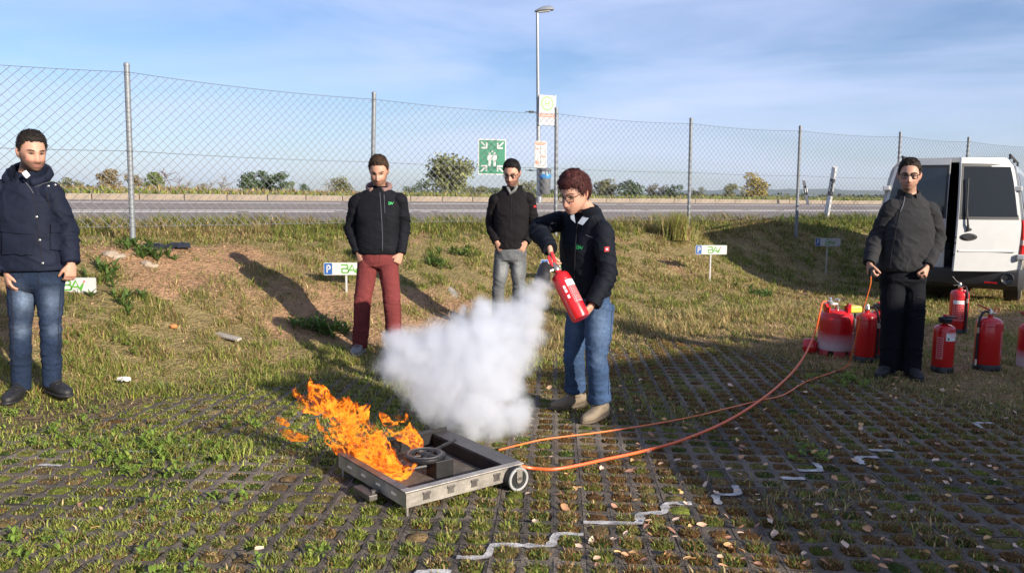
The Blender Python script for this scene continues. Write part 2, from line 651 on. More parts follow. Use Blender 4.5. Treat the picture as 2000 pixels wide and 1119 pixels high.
# ================================================================== grass, weeds, leaves
M_BLADE = leafmat('grass_blade', .42)
def blades(name, x, y, z, h, w, lean, col, label, curl=.5, parent=None, az=None):
    """one mesh of bent, tapering blades: 5 verts each; x..w arrays; lean = how far the tip leans out as a share of h"""
    n = len(x)
    a = RNG.random(n) * 2 * math.pi if az is None else az
    dx, dy = np.cos(a), np.sin(a)
    face = a + math.pi / 2 + RNG.normal(0, .5, n)
    sx, sy = np.cos(face) * w * .5, np.sin(face) * w * .5
    V = np.zeros((n, 5, 3))
    hm = h * .55
    lm = h * lean * curl * .6
    lt = h * lean
    ht = h * np.sqrt(np.clip(1 - (lean * .75) ** 2, .08, 1))
    V[:, 0] = np.stack([x - sx, y - sy, z], -1)
    V[:, 1] = np.stack([x + sx, y + sy, z], -1)
    V[:, 2] = np.stack([x + dx * lm + sx * .8, y + dy * lm + sy * .8, z + np.minimum(hm, ht * .7)], -1)
    V[:, 3] = np.stack([x + dx * lm - sx * .8, y + dy * lm - sy * .8, z + np.minimum(hm, ht * .7)], -1)
    V[:, 4] = np.stack([x + dx * lt, y + dy * lt, z + ht], -1)
    b = (np.arange(n) * 5)[:, None]
    L = np.concatenate([b + np.array([0, 1, 2, 3]), b + np.array([3, 2, 4])], 1).ravel()
    st = np.stack([np.arange(n) * 7, np.arange(n) * 7 + 4], -1).ravel()
    tt = np.tile([4, 3], n)
    C = np.repeat(col[:, None, :], 5, 1)
    me = np_mesh(name, V.reshape(-1, 3), L, st, tt, C.reshape(-1, 3))
    me.materials.append(M_BLADE)
    o = link(name, me, parent)
    if parent is None:
        tag(o, label, 'grass', None, 'stuff')
    return o

GREEN = np.array([.215, .255, .046])
LIME = np.array([.310, .355, .065])
OLIVE = np.array([.290, .255, .085])
STRAW = np.array([.520, .390, .185])
TAN = np.array([.340, .232, .112])
RUST = np.array([.240, .128, .050])
DARKG = np.array([.085, .130, .030])
def mixcol(n, weights, jitter=.25):
    """random pick from the palette with weights (n, k)"""
    pal = np.stack([GREEN, LIME, OLIVE, STRAW, TAN, RUST, DARKG])
    w = np.clip(weights, 0, None)
    w = w / w.sum(1, keepdims=True)
    c = np.cumsum(w, 1)
    r = RNG.random(n)[:, None]
    i = np.minimum((r > c).sum(1), 6)
    return pal[i] * (1 + RNG.normal(0, jitter, n)).clip(.45, 1.8)[:, None]
def in_view(x, y, m=.7): return (np.abs(x) < .66 * y + m) & (y > 2.7)

# -- tufts in the paver holes: each hole has its own kind of growth
hx, hy = holes[:, 0], holes[:, 1]
hu, hv = uv_of(hx, hy)
nh = len(holes)
vig = fbm(hx * 1.2, hy * 1.2, 0, 61, 3)
kind = RNG.random(nh)
left_g = sstep(.9, -1.2, hx + .25 * (hy - 4))
nper = (70 + 52 * sstep(.3, .7, vig)).astype(int)
nper = np.where(RNG.random(nh) < .07, 12, nper)
idx = np.repeat(np.arange(nh), nper)
n = len(idx)
rr = (.047 + .010 * RNG.random(nh))[idx] * np.sqrt(RNG.random(n)); an = RNG.random(n) * 2 * math.pi
gx, gy = hx[idx] + rr * np.cos(an), hy[idx] + rr * np.sin(an)
hh = (.012 + .018 * RNG.random(n)) * (1.3 - .6 * rr / .06) * (.65 + .7 * sstep(.3, .75, vig[idx]))
lg = left_g[idx]; kd = kind[idx]
near_rust = sstep(-.2, .9, hx[idx]) 
W = np.stack([.55 + .6 * (kd < .5), .18 + 1.6 * lg * (kd < .7), .55 + 0 * kd, .12 + .20 * (kd > .8), .25 + .6 * (kd > .66), near_rust * (1.3 + 4.5 * (kd > .38)) + .25 + .5 * (kd > .8), .35 + .5 * (kd < .25)], -1)
az = np.where(RNG.random(n) < .25, an, RNG.random(n) * 6.283)
# low cushions of moss and matted grass that fill the holes
k8 = 9
ang8 = np.linspace(0, 2 * math.pi, k8, endpoint=False)
CV = np.zeros((nh, 1 + 2 * k8, 3)); CCo = np.zeros((nh, 1 + 2 * k8, 3))
cr_ = .050 + .010 * RNG.random(nh)
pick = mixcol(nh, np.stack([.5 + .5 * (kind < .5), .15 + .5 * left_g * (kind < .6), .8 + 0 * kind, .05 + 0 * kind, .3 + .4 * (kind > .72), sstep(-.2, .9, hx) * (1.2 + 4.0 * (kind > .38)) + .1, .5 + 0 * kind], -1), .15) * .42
ch_ = .000 + .008 * vig
CV[:, 0] = np.stack([hx, hy, ch_ + .003], -1)
for rr_i, (fr, hz) in enumerate(((.62, .85), (1.0, -.6))):
    jr = cr_[:, None] * fr * (1 + RNG.normal(0, .10, (nh, k8)))
    CV[:, 1 + rr_i * k8:1 + (rr_i + 1) * k8] = np.stack([hx[:, None] + jr * np.cos(ang8), hy[:, None] + jr * np.sin(ang8), (ch_[:, None] * hz + RNG.normal(0, .0025, (nh, k8))) - (.006 if rr_i else 0)], -1)
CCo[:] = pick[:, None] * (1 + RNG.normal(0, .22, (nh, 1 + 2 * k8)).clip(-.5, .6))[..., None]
fl_, st_, tt_ = [], [], []
tmpl = [[0, 1 + i, 1 + (i + 1) % k8] for i in range(k8)]
tmq = [[1 + i, 1 + k8 + i, 1 + k8 + (i + 1) % k8, 1 + (i + 1) % k8] for i in range(k8)]
bb_ = (np.arange(nh) * (1 + 2 * k8))[:, None]
Lp = np.concatenate([bb_ + np.array(tmpl).ravel(), bb_ + np.array(tmq).ravel()], 1).ravel()
tot1 = np.array([3] * k8 + [4] * k8)
tt_ = np.tile(tot1, nh); st_ = np.concatenate([[0], np.cumsum(tt_)[:-1]])
mo = link('moss_cushions', np_mesh('moss_cushions', CV.reshape(-1, 3), Lp, st_, tt_, CCo.reshape(-1, 3), True))
mo.data.materials.append(pmat('moss', (1, 1, 1), rough=.95, vary=.4, scale=45, bump=1.0, bscale=160, attr=True, spec=.1, fine=.3))
tag(mo, 'low cushions of rusty and green moss filling the paver holes', 'moss', None, 'stuff')
blades('paver_grass', gx, gy, np.full(n, -.004), hh, .0042 + .0035 * RNG.random(n), .45 + .6 * RNG.random(n), mixcol(n, W), 'short tufts of grass and moss growing in the paver holes', az=az)

# -- overgrowth creeping over the pavers at the left and along the bank
def scatter(n, x0, x1, y0, y1):
    return RNG.uniform(x0, x1, n), RNG.uniform(y0, y1, n)
x, y = scatter(260000, -4.4, 6.5, 2.8, 8.2)
u, v = uv_of(x, y)
patch = fbm(x * 1.1, y * 1.1, 7, 71, 4)
cover = sstep(5.3, 6.5, v + .9 * (patch - .5))
lf = sstep(.50, .62, patch + .22 * sstep(-1.0, -2.9, x - .22 * (y - 4.8)) - .12 * sstep(4.6, 3.4, y)) * (x < -.6) * sstep(3.9, 4.7, y)
# a few pavers stay clear in front of the bank, left of the fire
clear = np.exp(-(((x + 1.9) / .75) ** 2 + ((y - 5.35) / .42) ** 2) * 1.2)
rt = sstep(5.1, 6.0, u + .8 * (patch - .5)) * .75
p = np.clip(np.maximum(np.maximum(cover, lf), rt) - 1.3 * clear, 0, 1)
p = np.maximum(p, sstep(.60, .68, patch) * .55 * (v < 5.5) * (1 - clear))
# density falls with distance
ok = in_view(x, y, .5) & (RNG.random(len(x)) < p * np.clip(5.2 / y, .4, 1.2) * .62) & (v < 6.9)
x, y, u, v, patch, rt = x[ok], y[ok], u[ok], v[ok], patch[ok], rt[ok]
n = len(x)
right = sstep(.2, 1.6, x - .2 * (y - 6))
gold = sstep(5.7, 6.3, v) * sstep(1.8, 3.0, u)
W = np.stack([.9 - .4 * right, 1.8 * (1 - right), .5 + .2 * right, .25 + 5 * gold + .6 * right * sstep(.45, .6, fbm(x * 2, y * 2, 1, 81, 2)), .15 + .7 * right, .05 + .25 * right, .35 + .2 * right], -1)
h = (.032 + .042 * RNG.random(n)) * (.6 + .8 * sstep(.4, .7, fbm(x * 1.8, y * 1.8, 5, 72, 3))) * (1 - .35 * right)
blades('overgrown_grass', x, y, elev(x, y, False) - .01, h, .005 + .004 * RNG.random(n), .3 + .8 * RNG.random(n), mixcol(n, W), 'longer bright grass spreading over the edge of the pavers')

# -- short dry growth on the trodden ground where the extinguishers stand
M_ = 150000
u = RNG.uniform(4.6, 13.5, M_); v = RNG.uniform(.8, 7.2, M_)
x, y = xy_of(u, v)
tf = fbm(x * 4.5, y * 4.5, 0, 191, 3)
keep = in_view(x, y, .6) & (RNG.random(M_) < sstep(4.9, 6.1, u + .9 * (fbm(x, y, 3, 193, 2) - .5)) * (.25 + .75 * sstep(.35, .6, tf)) * np.clip(6.5 / y, .3, 1))
x, y, tf = x[keep], y[keep], tf[keep]
n = len(x)
gp = sstep(.52, .62, fbm(x * 1.3, y * 1.3, 9, 195, 3))
uu_, vv_ = uv_of(x, y)
gold = np.exp(-((vv_ - 6.5) / .6) ** 2)
W = np.stack([.35 + 1.2 * gp, .05 + 0 * x, .5 + .3 * gp, .75 - .5 * gp + 4 * gold, 1.0 - .7 * gp, .45 - .3 * gp, .25 + .6 * gp], -1)
blades('trodden_grass', x, y, elev(x, y) - .006, (.022 + .030 * RNG.random(n)) * (.7 + .7 * tf + .5 * gp), .005 + .004 * RNG.random(n), .6 + .6 * RNG.random(n), mixcol(n, W), 'short trodden straw-coloured grass around the extinguishers')

# -- the bank up to the fence and the verge behind it
M_ = 800000
u = RNG.uniform(-4.5, 18.5, M_); v = RNG.uniform(5.4, 12.15, M_)
x, y = xy_of(u, v)
keep = in_view(x, y, .9) & (v > np.where(u < 6.2, 6.2, 4.6))
x, y, u, v = x[keep], y[keep], u[keep], v[keep]
bare = bare_mask(x, y)
tuft = fbm(x * 5.5, y * 5.5, 0, 91, 2)
p = (1 - .84 * bare) * (.25 + .75 * sstep(.34, .62, tuft)) * np.clip((7.0 / y) ** 1.25, .22, 1.3)
keep = RNG.random(len(x)) < p * .86
x, y, u, v, tuft, bare = x[keep], y[keep], u[keep], v[keep], tuft[keep], bare[keep]
n = len(x)
dry = sstep(.38, .62, fbm(x * 1.1, y * 1.1, 3, 95, 3))
rightd = sstep(3.0, 6.5, x) * sstep(7.4, 8.4, v)             # more dark green, less straw and tan towards the right bank
strawb = np.exp(-((v - 6.9) / .45) ** 2) * sstep(2.5, 4.5, u) * (1 - sstep(8.5, 10, u))
foot = np.exp(-((v - 6.5) / .75) ** 2) * (1 - sstep(2.6, 4.4, u)) + .5 * sstep(.5, .62, fbm(x * .8 + 3, y * .8, 6, 197, 3))
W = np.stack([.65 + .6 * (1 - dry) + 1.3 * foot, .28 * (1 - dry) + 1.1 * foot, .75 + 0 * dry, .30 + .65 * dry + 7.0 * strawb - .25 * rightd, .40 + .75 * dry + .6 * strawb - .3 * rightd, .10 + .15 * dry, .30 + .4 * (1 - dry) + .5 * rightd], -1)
top = sstep(10.2, 11.2, v)
h = (.030 + .050 * RNG.random(n)) * (.55 + .9 * sstep(.35, .7, tuft)) * (1 + 1.3 * top) * (1 + .8 * strawb)
wd = (.0050 + .004 * RNG.random(n)) * np.clip(y / 8.0, .9, 1.8)
blades('bank_grass', x, y, elev(x, y) - .01, h, wd, .35 + .75 * RNG.random(n), mixcol(n, W), 'patchy green and straw-dry grass on the earth bank below the fence')

# -- clods of earth and flattened dead grass on the bare parts of the bank
M_ = 60000
u = RNG.uniform(-4.5, 13, M_); v = RNG.uniform(6.2, 11, M_)
x, y = xy_of(u, v)
keep = in_view(x, y, .6) & (RNG.random(M_) < (.06 + .94 * bare_mask(x, y)) * np.clip(7 / y, .3, 1) * .30)
x, y = x[keep], y[keep]
n = len(x)
OC = np.array([[1, 0, 0], [0, 1, 0], [-1, 0, 0], [0, -1, 0], [0, 0, 1], [0, 0, -1]], float)
OF = np.array([[0, 1, 4], [1, 2, 4], [2, 3, 4], [3, 0, 4], [1, 0, 5], [2, 1, 5], [3, 2, 5], [0, 3, 5]])
sz = .006 + .020 * RNG.random(n) ** 3
V = OC[None] * (sz[:, None, None] * (1 + RNG.normal(0, .3, (n, 6, 1)))) * np.array([1, 1, .65]) + np.stack([x, y, elev(x, y) + .002], -1)[:, None]
cc = np.array([.30, .19, .115]) * (.7 + .7 * RNG.random(n))[:, None] * np.array([1, 1, 1])
L8 = ((np.arange(n) * 6)[:, None, None] + OF[None]).reshape(-1)
mo = link('earth_clods', np_mesh('earth_clods', V.reshape(-1, 3), L8, np.arange(n * 8) * 3, np.full(n * 8, 3), np.repeat(cc[:, None], 6, 1).reshape(-1, 3), True))
mo.data.materials.append(M_GROUND)
tag(mo, 'small clods and stones on the bare earth of the bank', 'earth', None, 'stuff')
M_ = 90000
u = RNG.uniform(-4.5, 13, M_); v = RNG.uniform(6.2, 11, M_)
x, y = xy_of(u, v)
keep = in_view(x, y, .6) & (RNG.random(M_) < (.25 + .55 * bare_mask(x, y)) * np.clip(7 / y, .3, 1) * sstep(.4, .6, fbm(x * 3, y * 3, 5, 199, 3)))
x, y = x[keep], y[keep]
n = len(x)
blades('dead_grass', x, y, elev(x, y), .03 + .05 * RNG.random(n), .004 + .003 * RNG.random(n), 1.05 + .25 * RNG.random(n), mixcol(n, np.tile([.05, 0, .3, 1.0, 1.0, .3, .05], (n, 1))), 'flattened dead grass lying on the bank')

# -- grass and crop on the far side of the road
n = 36000
u = RNG.uniform(-22, 60, n); v = 21.15 + 7.5 * RNG.random(n) ** 1.4
x, y = xy_of(u, v)
W = np.stack([1.6 + 0 * u, .7 + 0 * u, .8 + 0 * u, .10 + .3 * sstep(.45, .65, fbm(x * .4, y * .4, 0, 97, 2)), .2 + 0 * u, .1 + 0 * u, .4 + 0 * u], -1)
h = (.10 + .13 * RNG.random(n)) * (.5 + sstep(.3, .7, fbm(x * .7, y * .7, 0, 98, 3)))
blades('roadside_grass', x, y, elev(x, y) - .02, h, .03 + .03 * RNG.random(n), .3 + .7 * RNG.random(n), mixcol(n, W), 'green grass strip along the far kerb of the road')
n = 28000
u = RNG.uniform(-40, 62, n); v = 27.5 + 26 * RNG.random(n) ** 1.5
x, y = xy_of(u, v)
hgt = np.interp(u, [-40, 6, 14, 24, 60], [.40, .38, .28, .16, .12])
W = np.stack([.15 + 0 * u, .0 * u, .5 + 0 * u, .9 + 0 * u, 1.3 + 0 * u, .55 + 0 * u, .1 + 0 * u], -1)
h = hgt * (.55 + .5 * RNG.random(n)) * (.7 + .6 * fbm(x * .5, y * .5, 0, 99, 3))
blades('crop_stalks', x, y, elev(x, y) - .02, h, .05 + .05 * RNG.random(n), .2 + .7 * RNG.random(n), mixcol(n, W), 'withered brown crop standing in the field past the road')

# -- broad-leaved weeds: rosettes of oval leaves
def leaves_mesh(name, P, A, T, L, Wd, col, label, cat, parent=None):
    """oval folded leaves: position, azimuth, tilt above level, length, width"""
    n = len(A)
    out = np.stack([np.cos(A) * np.cos(T), np.sin(A) * np.cos(T), np.sin(T)], -1)
    side = np.stack([-np.sin(A), np.cos(A), np.zeros(n)], -1)
    up = np.cross(out, side)
    up = up * np.sign(up[:, 2:3] + 1e-9)
    prof = [(0, 0.05, 0), (.3, .8, .10), (.62, 1.0, .12), (.88, .55, .03), (1.0, 0.02, -.08)]
    V = []
    for s_, w_, d_ in prof:
        base = P + out * (L * s_)[:, None] + up * (L * d_)[:, None]
        V.append(base - side * (Wd * w_ * .5)[:, None] + up * (Wd * w_ * .18)[:, None])
        V.append(base)
        V.append(base + side * (Wd * w_ * .5)[:, None] + up * (Wd * w_ * .18)[:, None])
    V = np.stack(V, 1)
    q = []
    for i in range(4):
        q += [[i * 3, i * 3 + 1, i * 3 + 4, i * 3 + 3], [i * 3 + 1, i * 3 + 2, i * 3 + 5, i * 3 + 4]]
    q = np.array(q)
    Ls = (np.arange(n)[:, None, None] * 15 + q[None]).reshape(-1)
    k = n * 8
    me = np_mesh(name, V.reshape(-1, 3), Ls, np.arange(k) * 4, np.full(k, 4), np.repeat(col[:, None, :], 15, 1).reshape(-1, 3), True)
    me.materials.append(M_BLADE)
    o = link(name, me, parent)
    if parent is None and label:
        tag(o, label, cat, None, 'stuff')
    return o
# patches of weed seen at these places of the photograph: pixel, radius in metres, number of rosettes
P_, A_, T_, L_, Wd_, C_ = [], [], [], [], [], []
for (px, py, r, m) in [(330, 895, .36, 62), (240, 870, .28, 34), (60, 1085, .20, 10), (130, 865, .3, 12), (300, 1000, .2, 5), (430, 985, .12, 5), (180, 740, .35, 14), (560, 1090, .2, 4), (1640, 745, .28, 20), (80, 830, .35, 18), (330, 1110, .2, 8), (1580, 890, .15, 8), (480, 830, .2, 8), (690, 1010, .3, 0), (560, 620, .2, 0)]:
    c = on(px, py, 0)
    for i in range(m):
        a = random.uniform(0, 6.28); q = r * math.sqrt(random.random())
        bx, by = c.x + q * math.cos(a), c.y + q * math.sin(a)
        bz = float(elev(bx, by, False))
        hgt = random.uniform(.01, .07)
        for j in range(random.randint(6, 11)):
            P_.append((bx + random.gauss(0, .012), by + random.gauss(0, .012), bz + hgt * random.random()))
            A_.append(random.uniform(0, 6.28)); T_.append(random.uniform(.1, .9)); l = random.uniform(.022, .046); L_.append(l); Wd_.append(l * random.uniform(.32, .5))
            k = random.uniform(.7, 1.3)
            C_.append((.190 * k, .285 * k, .045 * k) if random.random() < .8 else (.25 * k, .30 * k, .06 * k))
for (px, py, m) in [(215, 545, 12), (300, 505, 16), (235, 590, 9), (860, 520, 14), (900, 500, 12), (250, 485, 10), (1480, 580, 20), (1090, 560, 10), (610, 640, 16), (640, 655, 16), (600, 540, 0)]:
    c = at(px, py, 8.0)
    d = ray(px, py); t = 3.0
    while t < 20 and (Vector((0, 0, CAM_H)) + d * t).z > float(elev((d * t).x, (d * t).y)): t += .05
    c = Vector((0, 0, CAM_H)) + d * t
    for i in range(m):
        bx, by = c.x + random.gauss(0, .12), c.y + random.gauss(0, .12)
        bz = float(elev(bx, by))
        for j in range(7):
            P_.append((bx, by, bz)); A_.append(random.uniform(0, 6.28)); T_.append(random.uniform(.3, 1.2)); l = random.uniform(.07, .16); L_.append(l); Wd_.append(l * .2)
            k = random.uniform(.6, 1.2); C_.append((.105 * k, .175 * k, .038 * k))
leaves_mesh('weeds', np.array(P_), np.array(A_), np.array(T_), np.array(L_), np.array(Wd_), np.array(C_), 'broad-leaved green weeds growing between the grass', 'weeds')

# -- fallen leaves, each its own little curled leaf
M_LEAF = [pmat('fallen_leaf_%d' % i, c, rough=.7, vary=.3, scale=30) for i, c in enumerate([(.56, .36, .23), (.48, .25, .13), (.64, .46, .34), (.34, .17, .11), (.58, .34, .14)])]
def leaf_mesh(i):
    rng = np.random.default_rng(300 + i)
    n = 7
    pr = [(0, .04), (.18, .62), (.42, 1.0), (.68, .86), (.88, .42), (1.0, .03)]
    mb = MB()
    cu, tw = rng.uniform(.1, .7), rng.uniform(-.5, .5)
    for s_, w_ in pr:
        for d in (-1, 0, 1):
            xx = (s_ - .5) + rng.normal(0, .015)
            yy = d * w_ * .34 + .06 * math.sin(s_ * 5 + i)
            zz = cu * (s_ - .5) ** 2 * .9 + abs(d) * w_ * (.13 + .1 * rng.random()) + tw * d * (s_ - .5) * .4
            mb.v.append((xx, yy, zz))
    for a in range(5):
        for b in range(2):
            q = a * 3 + b
            mb.f.append((q, q + 1, q + 4, q + 3))
    me = mb.mesh('fallen_leaf', True, 60)
    me.materials.append(M_LEAF[i % 5])
    return me
LEAVES = [leaf_mesh(i) for i in range(10)]
nl = 0
def put_leaf(x, y, s_):
    global nl
    o = link('fallen_leaf', LEAVES[random.randrange(10)])
    o.location = (x, y, float(elev(x, y, False)) + random.uniform(.008, .024))
    o.rotation_euler = (random.gauss(0, .3), random.gauss(0, .3), random.uniform(0, 6.28))
    o.scale = (s_, s_ * random.uniform(.7, 1.1), s_)
    tag(o, 'small fallen tan leaf lying curled on the grass pavers', 'leaf', 'fallen leaves on the pavers')
    nl += 1
while nl < 290:
    px = random.uniform(20, 1990) if random.random() < .4 else random.uniform(1000, 1990)
    py = random.uniform(740, 1117)
    w = .25 + .75 * float(sstep(900, 1300, px)) 
    if px < 700 and py < 930: w *= .3
    if random.random() > w: continue
    g = on(px, py, .0)
    if float(uv_of(g.x, g.y)[1]) > 6.3 or 620 < px < 1030 and 830 < py < 1000: continue
    put_leaf(g.x, g.y, random.uniform(.030, .052))
# ================================================================== fence
M_GALV = pmat('galvanised_steel', (.20, .215, .23), rough=.55, metal=.3, vary=.12, scale=14)
M_WIRE = pmat('fence_wire', (.13, .135, .145), rough=.6, metal=.0, vary=.1)
TOP = 2.88
posts = []
for px, py in [(245, 127), (724, 183), (1089, 213), (1352, 233), (1565, 248), (1760, 260), (1890, 270)]:
    p = on(px, py, TOP)
    posts.append(Vector((p.x, p.y, 0)))
step = U3 * 3.1
posts.insert(0, posts[0] - step)
posts.insert(0, posts[0] - step)
posts.append(posts[-1] + step)
posts.append(posts[-1] + step)
lean = [Vector((random.gauss(0, .012), random.gauss(0, .012), 0)) for _ in posts]
fence = thing('chain_link_fence', 'tall grey chain-link fence on steel posts along the top of the bank', 'fence', (0, 0, 0))
def fpt(a, b, t, z):
    """point on the fence span between posts a and b"""
    pa = posts[a] + lean[a] * (z - 1); pb = posts[b] + lean[b] * (z - 1)
    q = pa * (1 - t) + pb * t
    q.z = z
    return q
for i, p in enumerate(posts):
    zb = float(elev(p.x, p.y)) - .15
    mb = MB()
    mb.tube([p + lean[i] * (zb - 1) + Vector((0, 0, zb)), p + lean[i] * (TOP - 1) + Vector((0, 0, TOP))], .030, 12)
    o = mb.build('post', M_GALV, fence, None, True)
    cp = MB()
    c = p + lean[i] * (TOP - 1)
    cp.lathe([(.033, 0), (.033, .02), (.028, .032), (.012, .038)], 12, (c.x, c.y, TOP - .012))
    cp.build('post_cap', M_GALV, o, None, True)
    for zc in (1.15, 1.95, 2.78):
        cl = MB()
        q = p + lean[i] * (zc - 1)
        cl.lathe([(.031, -.012), (.034, -.010), (.034, .010), (.031, .012)], 12, (q.x, q.y, zc))
        cl.build('wire_clamp', M_GALV, o, None, True)
D = .105                                                   # width of a diamond
def chain(a, b):
    L = (posts[b] - posts[a]).length
    z0, z1 = 1.12, 2.80
    Hh = z1 - z0
    off = (posts[b] - posts[a]).cross(Vector((0, 0, 1))).normalized() * .034
    mb = MB()
    seed = a * 13
    def warp(s_, z):
        t = min(max(s_ / L, 0), 1)
        sag = -.035 * 4 * t * (1 - t) * ((z - z0) / Hh)
        q = fpt(a, b, t, z)
        q.z += sag
        q += off * (1 + .35 * math.sin(s_ * 2.1 + seed) * math.sin((z - z0) * 2.6))
        return q
    def wire(s0, za, s1, zb):
        n = 5
        P = []
        for i in range(n + 1):
            t = i / n
            P.append(warp(s0 + (s1 - s0) * t, za + (zb - za) * t))
        mb.tube(P, .0027, 3, None, False)
    slope = 1.0                                            # diamonds as tall as wide
    k = int((L + Hh) / D) + 1
    for i in range(-1, k + 1):
        s0 = i * D - Hh / slope + .013
        a0, b0 = s0, s0 + Hh / slope
        za, zb = z0, z1
        if a0 < 0: za = z0 - a0 * slope; a0 = 0
        if b0 > L: zb = z1 - (b0 - L) * slope; b0 = L
        if b0 > a0 + .01:
            wire(a0, za, b0, zb)
            wire(L - a0, za, L - b0, zb)
    mb.build('wire_mesh', M_WIRE, fence)
for i in range(len(posts) - 1):
    chain(i, i + 1)
    for z in (1.12, 1.95, 2.80):
        mb = MB()
        P = []
        for j in range(13):
            t = j / 12
            q = fpt(i, i + 1, t, z)
            q.z += -.035 * 4 * t * (1 - t) * ((z - 1.12) / 1.68)
            q += (posts[i + 1] - posts[i]).cross(Vector((0, 0, 1))).normalized() * .036
            P.append(q)
        mb.tube(P, .0030, 4, None, False)
        mb.build('tension_wire', M_WIRE, fence)
M_DARKM = pmat('dark_metal', (.035, .036, .038), rough=.5, metal=.5, vary=.2)
for px, py, s_ in [(1038, 219, 1.0), (1037, 333, .8)]:
    q = at(px, py, 12.62)
    mb = MB()
    mb.box((0, 0, 0), (.085 * s_, .03, .032 * s_), Matrix.Translation(q) @ Matrix.Rotation(LA, 4, 'Z'), .008)
    mb.tube([q - U3 * .11, q + U3 * .11], .006, 6)
    mb.build('wire_tensioner', M_DARKM, fence)

# ================================================================== lettering helpers
def strokes_mesh(mb, strokes, w, M, lift=.0):
    """flat polylines of width w in the x-z plane of matrix M (front towards -y)"""
    for pl in strokes:
        pts = [Vector((p[0], 0, p[1])) for p in pl]
        n = len(pts)
        vs = []
        for i in range(n):
            t = (pts[min(i + 1, n - 1)] - pts[max(i - 1, 0)]).normalized()
            nrm = Vector((-t.z, 0, t.x))
            k = w * .5
            if 0 < i < n - 1:
                t0 = (pts[i] - pts[i - 1]).normalized()
                c = max(.45, abs(t0.dot(t)))
                k = w * .5 / c
            vs += [pts[i] - nrm * k + Vector((0, -lift, 0)), pts[i] + nrm * k + Vector((0, -lift, 0))]
        mb.add(vs, [(2 * i, 2 * i + 2, 2 * i + 3, 2 * i + 1) for i in range(n - 1)], M)
def arc(cx, cz, rx, rz, a0, a1, n=10):
    return [(cx + rx * math.cos(R(a0 + (a1 - a0) * i / n)), cz + rz * math.sin(R(a0 + (a1 - a0) * i / n))) for i in range(n + 1)]
# the firm's three linked letters, height 1, starting at x = 0
B_STROKES = [[(0.0, .97), (.62, .97)] + arc(.62, .75, .20, .22, 90, -90, 8) + [(.10, .53)],
             [(.10, .03), (.10, .53)], [(.10, .03), (.68, .03)] + arc(.68, .28, .22, .25, -90, 90, 8)[1:] + [(.55, .53)]]
A_STROKES = [[(.78, 0), (1.33, .97), (1.62, .20)], [(1.08, .33), (1.50, .33)]]
V_STROKES = [[(1.62, .20), (1.72, .03), (2.05, .70)]]
V_TIP = [[(2.07, .74), (2.20, .98)]]
def text_mesh(txt, size, M, mat, name, parent, lift=.001, align='CENTER', bold=0.0):
    c = bpy.data.curves.new('lettering', 'FONT')
    c.body = txt
    c.size = size
    c.align_x = align
    c.align_y = 'CENTER'
    c.offset = bold
    c.resolution_u = 2
    o = bpy.data.objects.new('tmp', c)
    COL.objects.link(o)
    dg = bpy.context.evaluated_depsgraph_get()
    me = bpy.data.meshes.new_from_object(o.evaluated_get(dg))
    bpy.data.objects.remove(o)
    me.transform(M @ Matrix.Translation((0, -lift, 0)) @ Matrix.Rotation(R(90), 4, 'X'))
    me.materials.clear()
    me.materials.append(mat)
    me.name = name
    return link(name, me, parent)
def circle(cx, cz, r, n=24):
    return [(cx + r * math.cos(2 * math.pi * i / n), cz + r * math.sin(2 * math.pi * i / n)) for i in range(n)]
def flat(mb, poly, y, M, th=.0015):
    """thin plate with outline poly in x-z, its front at -y"""
    n = len(poly)
    v = [(p[0], -y, p[1]) for p in poly] + [(p[0], -y + th, p[1]) for p in poly]
    a = sum(poly[i][0] * poly[(i + 1) % n][1] - poly[(i + 1) % n][0] * poly[i][1] for i in range(n))
    f = [tuple(range(n)), tuple(range(2 * n - 1, n - 1, -1))]
    f += [(i, n + i, n + (i + 1) % n, (i + 1) % n) for i in range(n)]
    if a < 0: f = [tuple(reversed(g)) for g in f]
    mb.add(v, f, M)
def rrect(x0, z0, x1, z1, r, n=4):
    p = []
    for cx, cz, a in [(x1 - r, z1 - r, 0), (x0 + r, z1 - r, 90), (x0 + r, z0 + r, 180), (x1 - r, z0 + r, 270)]:
        p += [(cx + r * math.cos(R(a + 90 * i / n)), cz + r * math.sin(R(a + 90 * i / n))) for i in range(n + 1)]
    return p

